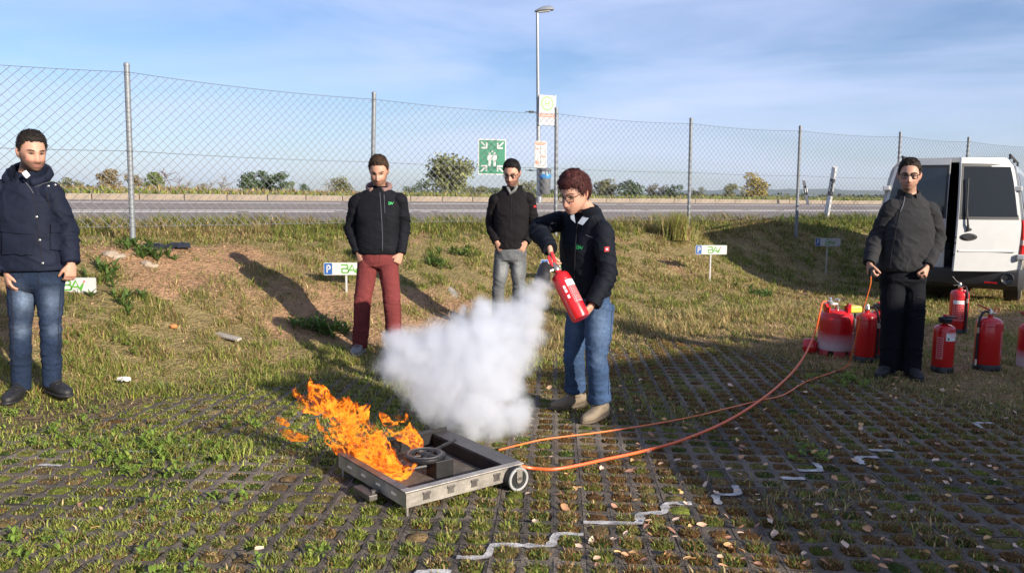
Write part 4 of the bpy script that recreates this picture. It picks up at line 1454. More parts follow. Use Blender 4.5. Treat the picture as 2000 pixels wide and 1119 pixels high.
# ================================================================== flames: hollow, torn tongues of burning gas
M_FLAME = bpy.data.materials.new('burning_gas')
M_FLAME.use_nodes = True
nt = M_FLAME.node_tree
nt.nodes.clear()
o_ = nt.nodes.new('ShaderNodeOutputMaterial'); em = nt.nodes.new('ShaderNodeEmission'); ca = nt.nodes.new('ShaderNodeVertexColor'); ca.layer_name = 'Col'
tr = nt.nodes.new('ShaderNodeBsdfTransparent'); mx = nt.nodes.new('ShaderNodeMixShader'); at2 = nt.nodes.new('ShaderNodeAttribute'); at2.attribute_name = 'dens'
nt.links.new(ca.outputs['Color'], em.inputs['Color']); em.inputs['Strength'].default_value = 1.0
nt.links.new(at2.outputs['Fac'], mx.inputs[0]); nt.links.new(tr.outputs[0], mx.inputs[1]); nt.links.new(em.outputs[0], mx.inputs[2])
nt.links.new(mx.outputs[0], o_.inputs['Surface'])
M_FLAME.cycles.emission_sampling = 'NONE'
def flame_tongue(spine, rad, seed, parent, thr=.47, res=.0042, depth=.65, heat=1.0):
    """a tube of torn gas around a spine; holes and strings cut out of it by warped ridged noise"""
    sp_ = np.array([[p.x, p.y, p.z] for p in spine]); rd = np.array(rad)
    seg = np.linalg.norm(np.diff(sp_, axis=0), axis=1); s_ = np.concatenate([[0], np.cumsum(seg)]); L = s_[-1]
    n = max(20, int(L / res)); m = max(28, int(2 * math.pi * rd.max() / res))
    q = np.linspace(0, L, n)
    # smooth the spine
    C = np.stack([np.interp(q, s_, sp_[:, k]) for k in range(3)], -1)
    for _ in range(int(n / 6)): C[1:-1] = (C[:-2] + 2 * C[1:-1] + C[2:]) / 4
    Rr = np.interp(q, s_, rd)
    T = np.gradient(C, axis=0); T /= np.linalg.norm(T, axis=1, keepdims=True)
    side = np.cross(T, np.array([0, 1, 0.])); side /= np.linalg.norm(side, axis=1, keepdims=True)
    dep = np.cross(side, T)
    a = np.linspace(0, 2 * math.pi, m)
    A, Q = np.meshgrid(a, q)
    ca_, sa_ = np.cos(A), np.sin(A)
    # the outline licks out in pointed tongues
    wob = fbm(ca_ * 1.2 + 3, sa_ * 1.2, Q * 8, seed, 3) - .5
    lick = np.clip(1 - np.abs(fbm(ca_ * 1.8, sa_ * 1.8 + 5, Q * 9, seed + 3, 2) - .5) * 6, 0, 1) ** 2
    RR = Rr[:, None] * (.85 + 1.2 * wob + .5 * lick)
    P = C[:, None, :] + side[:, None, :] * (ca_ * RR)[..., None] + dep[:, None, :] * (sa_ * RR * depth)[..., None]
    P = P + T[:, None, :] * (.35 * Rr[:, None] * lick)[..., None]
    # curling strings of hotter gas: lines of equal value of a noise that is warped twice
    g = 6.5
    wx = fbm(P[..., 0] * g, P[..., 1] * g, P[..., 2] * g, seed + 7, 2) - .5
    wy = fbm(P[..., 0] * g + 9, P[..., 1] * g, P[..., 2] * g + 4, seed + 8, 2) - .5
    x2, y2, z2 = P[..., 0] * 8 + wx * 4.2, P[..., 1] * 8 + wy * 2, P[..., 2] * 8 + wy * 4.2
    f1 = fbm(x2, y2, z2, seed + 11, 2, .35)
    f2 = fbm(x2 * 1.7 + 5, y2 * 1.7, z2 * 1.7, seed + 13, 2, .35)
    rdg = 1 - np.minimum(np.abs(f1 - .5) * 17.0, 1)
    rdg2 = 1 - np.minimum(np.abs(f2 - .5) * 15.0, 1)
    ridge = np.maximum(rdg, .9 * rdg2)
    fill = fbm(x2 * .9 + 2, y2 * .9, z2 * .9, seed + 17, 2)
    t = (Q / L)
    env = np.interp(t, [0, .06, .6, .85, 1.0], [.05, .20, .06, -.08, -.34])
    val = fill + env * .7 + .15 * ridge
    val[0] -= .4; val[-1] -= .4
    keep = (val[:-1, :-1] > thr)
    base = np.array([.86, .128, .005]); yel = np.array([1.28, .47, .042]); red = np.array([.60, .060, .003])
    k1 = np.clip(ridge, 0, 1)[..., None] ** 1.2
    edge = np.clip((val - thr) / .08, 0, 1)[..., None]
    col = (base * (1 - k1) + yel * k1) * edge + (.5 * red + .5 * base) * (1 - edge)
    col = col * heat * (1.0 - .18 * t[..., None] ** 2)
    me = grid_mesh('flame_tongue', P, col, True, keep)
    dn = np.clip(.16 + .80 * k1[..., 0] - .06 * t, 0, 1) * (.55 + .45 * edge[..., 0])
    # grid_mesh drops unused verts: rebuild the same selection for the density attribute
    nn, mm = P.shape[:2]
    idx = np.arange(nn * mm).reshape(nn, mm)
    qd = np.stack([idx[:-1, :-1], idx[1:, :-1], idx[1:, 1:], idx[:-1, 1:]], -1).reshape(-1, 4)[keep.reshape(-1)]
    used = np.unique(qd)
    dv = dn.reshape(-1)[used]
    if len(me.vertices) == len(dv):
        at_ = me.attributes.new('dens', 'FLOAT', 'POINT')
        at_.data.foreach_set('value', dv.astype(np.float32))
    me.materials.append(M_FLAME)
    return link('flame_tongue', me, parent)
def FP(px, py, Y): return at(px, py, Y)
fl = thing('flame', 'tall torn orange flame leaning left over the edge of the tray', 'flame')
flame_tongue([FP(800, 935, 4.02), FP(762, 915, 4.05), FP(715, 868, 4.08), FP(680, 822, 4.10), FP(655, 785, 4.12)], [.036, .058, .078, .078, .050], 501, fl, .52)
flame_tongue([FP(772, 922, 4.00), FP(725, 886, 4.0), FP(690, 842, 4.02), FP(672, 800, 4.05), FP(690, 776, 4.06)], [.028, .050, .060, .054, .026], 502, fl, .52)
flame_tongue([FP(705, 900, 4.16), FP(665, 850, 4.2), FP(640, 820, 4.2), FP(625, 805, 4.2)], [.045, .075, .055, .02], 503, fl, .52)
flame_tongue([FP(700, 815, 4.12), FP(706, 796, 4.12), FP(722, 786, 4.12)], [.05, .03, .01], 508, fl, .46)
flame_tongue([FP(755, 918, 3.93), FP(790, 925, 3.93), FP(812, 905, 3.95)], [.035, .03, .012], 504, fl, .46)
frng = random.Random(5)
for i in range(6):
    s_ = frng.random(); b0 = (775 - 135 * s_ + frng.uniform(-25, 12), 915 - 120 * s_ + frng.uniform(-18, 18)); Yf = frng.uniform(3.92, 4.2)
    dx_, dy_ = frng.uniform(-45, 10), frng.uniform(-70, -30)
    flame_tongue([FP(b0[0], b0[1], Yf), FP(b0[0] + dx_ * .4 + frng.uniform(-8, 8), b0[1] + dy_ * .5, Yf), FP(b0[0] + dx_, b0[1] + dy_, Yf)], [.03, frng.uniform(.025, .045), .006], 520 + i * 31, fl, .46, .0036)
fl2 = thing('flame', 'smaller torn orange flame rising from the burner ring', 'flame')
flame_tongue([FP(826, 888, 4.25), FP(808, 858, 4.25), FP(782, 836, 4.27), FP(756, 806, 4.28), FP(772, 788, 4.28)], [.016, .042, .055, .048, .012], 505, fl2, .49)
fl3 = thing('flame', 'torn-off flame floating free above and left of the big flame', 'flame')
flame_tongue([FP(628, 806, 4.22), FP(604, 790, 4.25), FP(588, 772, 4.25), FP(578, 755, 4.25)], [.018, .055, .075, .03], 507, fl3, .50, heat=.95)
fl4 = thing('flame', 'low dull orange scrap of flame drifting left of the tray', 'flame')
flame_tongue([FP(604, 858, 4.5), FP(575, 852, 4.5), FP(545, 842, 4.5)], [.020, .030, .012], 509, fl4, .48, heat=.62)
flame_tongue([FP(566, 832, 4.5), FP(552, 822, 4.5), FP(540, 815, 4.5)], [.008, .018, .010], 510, fl4, .50, heat=.55)

# ================================================================== extinguishing powder cloud
balls = [(1072, 534, 10, 5.02), (1067, 545, 15, 5.0), (1056, 562, 26, 4.98), (1040, 585, 36, 4.96), (1022, 618, 48, 4.93), (988, 640, 60, 4.92), (948, 650, 62, 4.9), (905, 668, 64, 4.9), (860, 676, 58, 4.9), (818, 684, 56, 4.92),
         (782, 672, 40, 4.94), (762, 660, 22, 4.95), (778, 712, 46, 4.92), (830, 735, 64, 4.88), (885, 740, 78, 4.86), (940, 720, 86, 4.86), (995, 690, 62, 4.88), (1030, 655, 42, 4.9), (1045, 620, 30, 4.92), (925, 790, 72, 4.82), (885, 800, 54, 4.82),
         (845, 780, 48, 4.85), (965, 815, 50, 4.82), (1005, 812, 42, 4.84), (1018, 800, 30, 4.84), (930, 842, 30, 4.8), (985, 750, 52, 4.86), (940, 606, 32, 4.9), (1000, 606, 30, 4.92), (900, 605, 14, 4.95), (882, 572, 11, 4.98)]
BL = []
for (px, py, r, Y) in balls:
    c = at(px, py, Y)
    BL.append((c.x, c.y, c.z, r * Y / F_PX))
BL = np.array(BL)
def remesh(verts, faces, voxel, smooth=2, sfac=.5, dec=1.0):
    """voxel union of overlapping closed shapes into one continuous surface"""
    me = bpy.data.meshes.new('tmp')
    me.from_pydata([tuple(p) for p in verts], [], faces)
    o = bpy.data.objects.new('tmp', me)
    COL.objects.link(o)
    m = o.modifiers.new('r', 'REMESH'); m.mode = 'VOXEL'; m.voxel_size = voxel; m.use_smooth_shade = True
    if smooth:
        m = o.modifiers.new('s', 'SMOOTH'); m.iterations = smooth; m.factor = sfac
    if dec < 1:
        m = o.modifiers.new('d', 'DECIMATE'); m.ratio = dec
    dg = bpy.context.evaluated_depsgraph_get()
    out = bpy.data.meshes.new_from_object(o.evaluated_get(dg))
    bpy.data.objects.remove(o)
    bpy.data.meshes.remove(me)
    return out
mb = MB()
for c in BL:
    k = c[3] * 1.36 + .04
    prof = [(max(.001, k * math.sin(math.pi * i / 10)), -k * math.cos(math.pi * i / 10)) for i in range(11)]
    mb.lathe(prof, 16, (c[0], c[1], c[2]))
sme = remesh(mb.v, mb.f, .03, 2)
smoke = link('powder_cloud', sme)
tag(smoke, 'dense white cloud of extinguishing powder blown at the fire', 'smoke cloud')
M_SMOKE = bpy.data.materials.new('powder_cloud')
M_SMOKE.use_nodes = True
nt = M_SMOKE.node_tree
nt.nodes.clear()
o_ = nt.nodes.new('ShaderNodeOutputMaterial')
pv = nt.nodes.new('ShaderNodeVolumePrincipled')
pv.inputs['Color'].default_value = (.875, .892, .925, 1)
pv.inputs['Anisotropy'].default_value = .1
geo = nt.nodes.new('ShaderNodeNewGeometry')
nw = nt.nodes.new('ShaderNodeTexNoise'); nw.inputs['Scale'].default_value = 5.5; nw.inputs['Detail'].default_value = 4; nw.inputs['Roughness'].default_value = .55
nt.links.new(geo.outputs['Position'], nw.inputs['Vector'])
sub = nt.nodes.new('ShaderNodeVectorMath'); sub.operation = 'SUBTRACT'; sub.inputs[1].default_value = (.5, .5, .5)
nt.links.new(nw.outputs['Color'], sub.inputs[0])
scl = nt.nodes.new('ShaderNodeVectorMath'); scl.operation = 'SCALE'; scl.inputs['Scale'].default_value = .16
nt.links.new(sub.outputs[0], scl.inputs[0])
adv = nt.nodes.new('ShaderNodeVectorMath'); adv.operation = 'ADD'
nt.links.new(geo.outputs['Position'], adv.inputs[0]); nt.links.new(scl.outputs[0], adv.inputs[1])
prev = None
for c in BL:
    dd = nt.nodes.new('ShaderNodeVectorMath'); dd.operation = 'DISTANCE'
    nt.links.new(adv.outputs[0], dd.inputs[0]); dd.inputs[1].default_value = (c[0], c[1], c[2])
    mm = nt.nodes.new('ShaderNodeMath'); mm.operation = 'MULTIPLY_ADD'          # 1 - d / r
    nt.links.new(dd.outputs['Value'], mm.inputs[0]); mm.inputs[1].default_value = -1.0 / c[3]; mm.inputs[2].default_value = 1.0
    if prev is None:
        prev = mm.outputs[0]
    else:
        mxn = nt.nodes.new('ShaderNodeMath'); mxn.operation = 'MAXIMUM'
        nt.links.new(prev, mxn.inputs[0]); nt.links.new(mm.outputs[0], mxn.inputs[1])
        prev = mxn.outputs[0]
nf = nt.nodes.new('ShaderNodeTexNoise'); nf.inputs['Scale'].default_value = 13; nf.inputs['Detail'].default_value = 5; nf.inputs['Roughness'].default_value = .6
nt.links.new(geo.outputs['Position'], nf.inputs['Vector'])
na = nt.nodes.new('ShaderNodeMath'); na.operation = 'MULTIPLY_ADD'; na.inputs[1].default_value = .95; na.inputs[2].default_value = -.47
nt.links.new(nf.outputs['Fac'], na.inputs[0])
sm = nt.nodes.new('ShaderNodeMath'); sm.operation = 'ADD'
nt.links.new(prev, sm.inputs[0]); nt.links.new(na.outputs[0], sm.inputs[1])
mr = nt.nodes.new('ShaderNodeMapRange'); mr.interpolation_type = 'SMOOTHSTEP'
mr.inputs['From Min'].default_value = -.12; mr.inputs['From Max'].default_value = 1.05; mr.inputs['To Min'].default_value = 0; mr.inputs['To Max'].default_value = 24
nt.links.new(sm.outputs[0], mr.inputs['Value'])
nt.links.new(mr.outputs['Result'], pv.inputs['Density'])
nt.links.new(pv.outputs[0], o_.inputs['Volume'])
sme.materials.clear(); sme.materials.append(M_SMOKE)

# ================================================================== hoses
M_HOSE = pmat('orange_hose', (.72, .125, .030), rough=.4, vary=.1, scale=20)
M_CABLE = pmat('orange_cable', (.78, .185, .045), rough=.4, vary=.1, scale=20)
def catmull(P, k=8):
    P = [Vector(p) for p in P]
    Q = [P[0] * 2 - P[1]] + P + [P[-1] * 2 - P[-2]]
    out = []
    for i in range(1, len(Q) - 2):
        a, b, c, d = Q[i - 1], Q[i], Q[i + 1], Q[i + 2]
        for j in range(k):
            t = j / k
            out.append(.5 * ((2 * b) + (c - a) * t + (2 * a - 5 * b + 4 * c - d) * t * t + (3 * b - a - 3 * c + d) * t ** 3))
    out.append(P[-1])
    return out
GB = on(1630, 692, 0)                                   # gas bottle foot
hp = [at(1012, 909, 4.2)] + [on(px, py, .024) for px, py in [(1040, 914), (1080, 916), (1130, 908), (1180, 897), (1250, 882), (1330, 860), (1420, 822), (1490, 778), (1540, 735)]]
hp += [on(1568, 700, .10), at(1590, 655, GB.y - .20), at(1601, 612, GB.y - .16), at(1606, 592, GB.y - .10), at(1614, 588, GB.y)]
mb = MB(); mb.tube(catmull(hp), .0092, 8)
h = mb.build('gas_hose', M_HOSE, None, None, True); tag(h, 'thick orange gas hose running from the tray to the gas bottle', 'hose')
cp = [at(975, 878, 4.42)] + [on(px, py, .016) for px, py in [(1015, 868), (1060, 858), (1120, 850), (1170, 844), (1270, 829), (1360, 812), (1430, 795), (1488, 781), (1530, 771), (1575, 745), (1620, 729), (1655, 714)]]
cp += [at(1664, 690, 6.95), at(1676, 640, 6.8), at(1692, 585, 6.68), at(1700, 556, 6.62), at(1701, 540, 6.60)]
mb = MB(); mb.tube(catmull(cp), .0052, 6)
h = mb.build('ignition_cable', M_CABLE, None, None, True); tag(h, 'thin orange cable running from the tray up to the hand of the man at right', 'cable')
# ================================================================== extinguishers and bottles
M_XRED = pmat('extinguisher_red', (.52, .010, .012), rough=.28, vary=.10, scale=5, coat=.4)
M_XRED2 = pmat('extinguisher_lever_red', (.55, .012, .016), rough=.4, vary=.05)
M_XBLACK = pmat('black_plastic', (.012, .012, .013), rough=.45, vary=.15)
M_BRASS = pmat('valve_metal', (.55, .50, .42), rough=.3, metal=.9, vary=.15, scale=30)
M_XLABEL = pmat('label_print_pink', (.72, .30, .30), rough=.5, vary=.05)
M_XWHITE = pmat('label_white', (.78, .77, .75), rough=.5, vary=.05)
M_XGREEN = pmat('label_green', (.02, .22, .06), rough=.5)
def frost_mat(name, z0, z1):
    """red paint with real frost on the lower part"""
    m = bpy.data.materials.new(name)
    m.use_nodes = True
    nt = m.node_tree; b = nt.nodes['Principled BSDF']
    tc = nt.nodes.new('ShaderNodeTexCoord'); sx = nt.nodes.new('ShaderNodeSeparateXYZ'); nt.links.new(tc.outputs['Object'], sx.inputs[0])
    nz = nt.nodes.new('ShaderNodeTexNoise'); nz.inputs['Scale'].default_value = 22; nz.inputs['Detail'].default_value = 5; nt.links.new(tc.outputs['Object'], nz.inputs['Vector'])
    ad = nt.nodes.new('ShaderNodeMath'); ad.operation = 'MULTIPLY_ADD'; ad.inputs[1].default_value = .05; nt.links.new(nz.outputs['Fac'], ad.inputs[0]); nt.links.new(sx.outputs['Z'], ad.inputs[2])
    mr = nt.nodes.new('ShaderNodeMapRange'); mr.inputs['From Min'].default_value = z0; mr.inputs['From Max'].default_value = z1; nt.links.new(ad.outputs[0], mr.inputs['Value'])
    mx = nt.nodes.new('ShaderNodeMixRGB'); mx.inputs[1].default_value = (.56, .40, .42, 1); mx.inputs[2].default_value = (.48, .010, .012, 1)
    nt.links.new(mr.outputs['Result'], mx.inputs[0]); nt.links.new(mx.outputs[0], b.inputs['Base Color'])
    mr2 = nt.nodes.new('ShaderNodeMapRange'); mr2.inputs['To Min'].default_value = .8; mr2.inputs['To Max'].default_value = .3; nt.links.new(mr.outputs['Result'], mr2.inputs['Value']); nt.links.new(mr2.outputs['Result'], b.inputs['Roughness'])
    return m
XG = 'fire extinguishers around the man in the dark jacket'
def curved_label(mb, r, z0, z1, a0, a1, n=8):
    v, f = [], []
    for i in range(n + 1):
        a = R(a0 + (a1 - a0) * i / n)
        v += [(r * math.cos(a), r * math.sin(a), z0), (r * math.cos(a), r * math.sin(a), z1)]
    for i in range(n):
        f.append((2 * i, 2 * i + 2, 2 * i + 3, 2 * i + 1))
    mb.add(v, f)
def extinguisher(loc, r, h, label, style, yaw=0, quat=None, mat=None, group=XG):
    q = Quaternion((0, 0, 1), yaw)
    if quat is not None: q = quat @ q
    t = thing('fire_extinguisher', label, 'fire extinguisher', loc, group, q)
    mt = mat or M_XRED
    zb = .0 if style in ('co2', 'held') else .045
    dome = .35 * r + .02
    prof = [(r * .90, zb), (r, zb + .015), (r, h - dome)]
    for i in range(1, 8):
        a = R(90 * i / 8)
        prof.append((r * math.cos(a) * .96 + .02 * (i / 8), h - dome + dome * math.sin(a)))
    prof += [(.022, h + .004), (.022, h + .02)]
    mb = MB(); mb.lathe(prof, 32); body = mb.build('cylinder', mt, t, None, True)
    mb = MB(); mb.lathe([(r + .0012, h - dome - .02), (r + .0025, h - dome - .015), (r + .0012, h - dome - .010)], 32, cap=False); mb.build('weld_seam', mt, body, None, True)
    if zb:
        mb = MB(); mb.lathe([(r * .96, 0), (r + .004, .004), (r + .004, .052), (r + .001, .056)], 32); mb.build('base_ring', M_XBLACK, t, None, True)
    # valve
    mb = MB(); mb.lathe([(.018, h + .01), (.024, h + .02), (.024, h + .045), (.016, h + .055), (.012, h + .075)], 16); mb.tube([(.0, 0, h + .035), (.05, 0, h + .035)], .010, 8); vl = mb.build('valve', M_BRASS, t, None, True)
    if style == 'held':
        mb = MB(); mb.tube([(-.004, 0, h + .055), (-.016, 0, h + .095), (-.022, 0, h + .150)], [(.011, .008), (.013, .008), (.010, .007)], 8); mb.build('lever', M_XRED2, t, None, True)
        mb = MB(); mb.tube([(.012, 0, h + .050), (.016, 0, h + .09), (.010, 0, h + .130)], [(.010, .008), (.012, .007), (.009, .006)], 8); mb.build('carry_handle', M_XRED2, t, None, True)
    if style == 'lever':
        mb = MB()
        mb.tube([(-.015, 0, h + .065), (-.06, 0, h + .085), (-.12, 0, h + .115)], [(.012, .008), (.014, .007), (.011, .006)], 8); mb.build('lever', M_XRED2, t, None, True)
        mb = MB(); mb.tube([(-.01, 0, h + .045), (-.06, 0, h + .045), (-.11, 0, h + .055)], [(.012, .008), (.012, .006), (.010, .005)], 8); mb.build('carry_handle', M_BRASS, t, None, True)
        ringp = [(.055 + .022 * math.cos(R(a)), .0, h + .06 + .022 * math.sin(R(a))) for a in range(0, 360, 30)]
        mb = MB(); mb.tube(ringp, .004, 6, closed=True); mb.build('pull_ring', M_XRED2, t, None, True)
    if style == 'chrome':
        mb = MB(); mb.tube([(-.01, 0, h + .07), (-.05, 0, h + .10), (-.085, 0, h + .145)], [(.012, .006), (.013, .005), (.011, .005)], 8); mb.build('lever', M_BRASS, t, None, True)
        mb = MB(); mb.tube([(-.01, 0, h + .05), (-.07, 0, h + .045)], [(.012, .006), (.010, .005)], 8); mb.build('carry_handle', M_BRASS, t, None, True)
    if style == 'knob':
        mb = MB(); mb.lathe([(.03, h + .012), (r * .62, h + .018), (r * .66, h + .05), (.035, h + .058)], 20); mb.build('valve_hood', M_XBLACK, t, None, True)
        mb = MB(); mb.tube([(-r * .6, 0, h + .056), (0, 0, h + .066), (r * 1.05, 0, h + .060), (r * 1.2, 0, h + .052)], [(.02, .008), (.026, .010), (.020, .008), (.01, .006)], 10); mb.build('carry_handle', M_XBLACK, t, None, True)
        mb = MB(); mb.lathe([(.016, h + .068), (.022, h + .075), (.018, h + .086)], 12); mb.build('push_button', M_XRED2, t, None, True)
    if style == 'co2':
        mb = MB(); mb.tube([(-.01, 0, h + .06), (-.06, 0, h + .08), (-.10, 0, h + .11)], [(.012, .007)] * 3, 8); mb.build('lever', M_XRED2, t, None, True)
        mb = MB(); mb.tube([(.02, 0, h + .04), (-.02, -r * .8, h + .04), (-.03, -r * 1.15, h - .01), (-.03, -r * 1.2, h - .05)], [.012, .014, .030, .045], 14); mb.build('horn', M_XBLACK, t, None, True)
    if style in ('lever', 'chrome', 'hose'):
        a = R({'lever': 195, 'chrome': -60, 'hose': -55}[style])
        rx, ry = math.cos(a), math.sin(a)
        k = r + .014
        mb = MB()
        P = catmull([(.0, 0, h + .035), (rx * .05, ry * .05, h + .05), (rx * k * .8, ry * k * .8, h + .02), (rx * k, ry * k, h - .07), (rx * k, ry * k, h * .5), (rx * k, ry * k, .10)], 6)
        mb.tube(P, .011, 8); hs = mb.build('hose', M_XBLACK, t, None, True)
        mb = MB(); mb.tube([(rx * k, ry * k, .10), (rx * k, ry * k, .045)], [.010, .014], 8)
        mb.build('nozzle', M_XBLACK if style != 'lever' else M_BRASS, t, None, True)
        mb = MB(); mb.tube([(rx * k, ry * k, h - .09), (rx * k, ry * k, h - .14)], .0135, 8); mb.build('hose_collar', M_BRASS, hs, None, True)
    if style == 'held':
        # short black hose with a wide nozzle on the side away from the carrier
        mb = MB()
        mb.tube(catmull([(.02, 0, h + .035), (.035, 0, h + .065), (.05, 0, h + .085), (.06, 0, h + .09)], 5), .012, 8); hs = mb.build('hose', M_XBLACK, t, None, True)
        mb = MB(); mb.lathe([(.020, .06), (.034, .04), (.046, -.03), (.050, -.07), (.040, -.07)], 18, M=Matrix.Translation((.085, 0, h + .045)) @ Matrix.Rotation(R(-35), 4, 'Y')); mb.build('nozzle', M_XBLACK, t, None, True)
    # printed label: pale frame, lines of text, pictograms
    if style != 'hose':
        a0, a1 = (-140, -72) if style != 'lever' else (-62, -20)
        if style == 'knob': a0, a1 = -165, -130
        if style == 'held': a0, a1 = 80, 158
        mb = MB()
        e = r + .0012
        z0, z1 = h * .30, h * .74
        da = (a1 - a0)
        for (za, zc) in ((z0, z0 + .004), (z1, z1 + .004)): curved_label(mb, e, za, zc, a0, a1)
        for aa in (a0, a1 - 2.5): curved_label(mb, e, z0, z1, aa, aa + 2.5, 2)
        rng = random.Random(int(h * 1000))
        nl_ = 11
        for i in range(nl_):
            z = z0 + (z1 - z0) * (i + .5) / nl_
            x = a0 + da * .10
            while x < a1 - da * .12:
                ww = rng.uniform(.05, .16) * da
                curved_label(mb, e, z, z + .008, x, min(x + ww, a1 - da * .08), 2); x += ww + da * .05
        mb.build('label_print', M_XLABEL, body)
        if style in ('held', 'chrome'):
            mb = MB(); curved_label(mb, r + .0016, z1 - .03, z1 + .012, a0, a1, 6); lb = mb.build('label_header', M_XWHITE, body)
        if style == 'held':
            mb = MB()
            for zz in (h * .42, h * .54, h * .62):
                curved_label(mb, r + .0016, zz, zz + .022, 52, 66, 2)
            mb.build('pictogram', M_XWHITE, body)
    if style == 'knob':
        mb = MB(); curved_label(mb, r + .0014, h * .68, h * .86, -118, -40, 8); lb = mb.build('white_label', M_XWHITE, body)
        mb = MB()
        for aa in (-110, -54): curved_label(mb, r + .0022, h * .70, h * .745, aa, aa + 10, 2)
        mb.build('green_dot', M_XGREEN, lb)
        mb = MB()
        for k in range(3): curved_label(mb, r + .0022, h * (.83 - .035 * k), h * (.842 - .035 * k), -108 + k * 8, -50 - k * 8, 4)
        mb.build('print', M_XLABEL, lb)
    return t
def gx(px, py): return on(px, py, .0)
extinguisher(gx(1839, 726), .088, .425, 'red extinguisher with white label and black hood right of the man in the dark jacket', 'knob', R(10))
extinguisher(gx(1869, 650), .098, .50, 'red extinguisher standing far back in front of the open van', 'chrome', R(-15))
extinguisher(gx(1926, 721), .108, .475, 'red extinguisher with red lever and black side hose in front of the van bumper', 'lever', R(0))
extinguisher(gx(2004, 716), .082, .40, 'frosted red extinguisher with black horn at the right picture edge', 'co2', R(10), mat=frost_mat('frosted_red', .10, .20))
extinguisher(gx(1688, 706), .088, .465, 'red extinguisher with black hose next to the gas bottle', 'hose', R(20))
extinguisher(gx(1711, 701), .090, .46, 'red extinguisher half hidden behind the legs of the man in the dark jacket', 'knob', R(-10))

# gas bottle with collar and foot ring, the lower part frosted
gb = Vector((GB.x, GB.y, 0))
t = thing('gas_bottle', 'fat red gas bottle with frosted lower half and brass valve', 'gas bottle', gb)
mb = MB(); mb.lathe([(.10, .045), (.150, .055), (.164, .085), (.165, .20), (.165, .34), (.160, .375), (.140, .41), (.10, .435), (.05, .445)], 36); mb.build('bottle', frost_mat('frosted_bottle', .13, .26), t, None, True)
mb = MB(); mb.lathe([(.1662, .225), (.168, .229), (.1662, .233)], 36, cap=False); mb.build('weld_seam', M_XRED, t, None, True)
M_FOOT = pmat('faded_red', (.42, .05, .055), rough=.6, vary=.2)
mb = MB()
for k in range(6):
    a0, a1 = k * 60 + 4, k * 60 + 44
    v, f = [], []
    for i in range(7):
        a = R(a0 + (a1 - a0) * i / 6)
        for (rr, z) in ((.140, .0), (.160, .0), (.158, .055), (.140, .055)): v.append((rr * math.cos(a), rr * math.sin(a), z))
    for i in range(6):
        for j in range(4): f.append((i * 4 + j, i * 4 + (j + 1) % 4, i * 4 + 4 + (j + 1) % 4, i * 4 + 4 + j))
    f += [(0, 1, 2, 3), (27, 26, 25, 24)]
    mb.add(v, f)
mb.build('foot_ring', M_FOOT, t)
for (a0, a1, nm) in ((120, 215, 'collar'), (-60, 30, 'collar')):
    mb = MB(); v, f = [], []
    for i in range(9):
        a = R(a0 + (a1 - a0) * i / 8)
        hh = .50 if 1 < i < 7 else .47
        for (rr, z) in ((.118, .40), (.124, .40), (.128, hh), (.104, hh + .004)): v.append((rr * math.cos(a), rr * math.sin(a), z))
    for i in range(8):
        for j in range(4): f.append((i * 4 + j, i * 4 + (j + 1) % 4, i * 4 + 4 + (j + 1) % 4, i * 4 + 4 + j))
    f += [(0, 1, 2, 3), (35, 34, 33, 32)]
    mb.add(v, f); mb.build('collar', M_XRED, t)
mb = MB(); mb.lathe([(.022, .44), (.022, .47), (.014, .475), (.014, .52), (.028, .525), (.028, .545), (.010, .55)], 14); mb.tube([(0, 0, .495), (-.07, -.01, .495)], .013, 8); mb.build('valve', M_BRASS, t, None, True)
mb = MB(); mb.lathe([(.024, -.018), (.030, -.01), (.030, .014), (.018, .022)], 14, (-.075, -.012, .51)); mb.lathe([(.012, .02), (.016, .04), (.010, .05)], 10, (-.075, -.012, .51)); mb.build('regulator', pmat('regulator_grey', (.45, .50, .56), rough=.3, metal=.6), t, None, True)
# cap of the bottle lying on the ground
c = on(1583, 690, .0)
t = thing('bottle_cap', 'red round protective cap lying beside the gas bottle', 'cap', (c.x, c.y, .0), None, Quaternion((0, 0, 1), R(30)))
MC = Matrix.Translation((0, 0, .072)) @ Matrix.Rotation(R(78), 4, 'X') @ Matrix.Rotation(R(20), 4, 'Y')
mb = MB(); mb.lathe([(.078, -.05), (.080, -.05), (.078, .02), (.060, .045), (.03, .05), (.028, .045), (.056, .04), (.073, .018), (.075, -.05)], 24, M=MC, cap=False); mb.build('shell', M_XRED, t, None, True)
mb = MB(); mb.tube([MC @ Vector((.03 * math.cos(R(a)), .03 * math.sin(R(a)), .05 + .012 * math.sin(R(a)))) for a in range(0, 360, 30)], .006, 6, closed=True); mb.build('grip', M_XRED, t, None, True)
# grey canister with yellow lid behind
c = on(1672, 690, .0)
c = Vector((c.x + .02, c.y + .22, 0))
t = thing('canister', 'grey canister with yellow lid standing behind the gas bottle', 'canister', c, None, Quaternion((0, 0, 1), R(15)))
mb = MB(); mb.box((0, 0, .19), (.13, .16, .38), None, .02); mb.build('tub', pmat('canister_grey', (.10, .10, .10), rough=.5), t)
mb = MB(); mb.box((0, 0, .415), (.14, .17, .07), None, .018); mb.build('lid', pmat('lid_yellow', (.60, .46, .05), rough=.45), t)
mb = MB(); mb.box((.0, -.085, .355), (.04, .02, .05), None, .005); mb.build('latch', M_XBLACK, t)

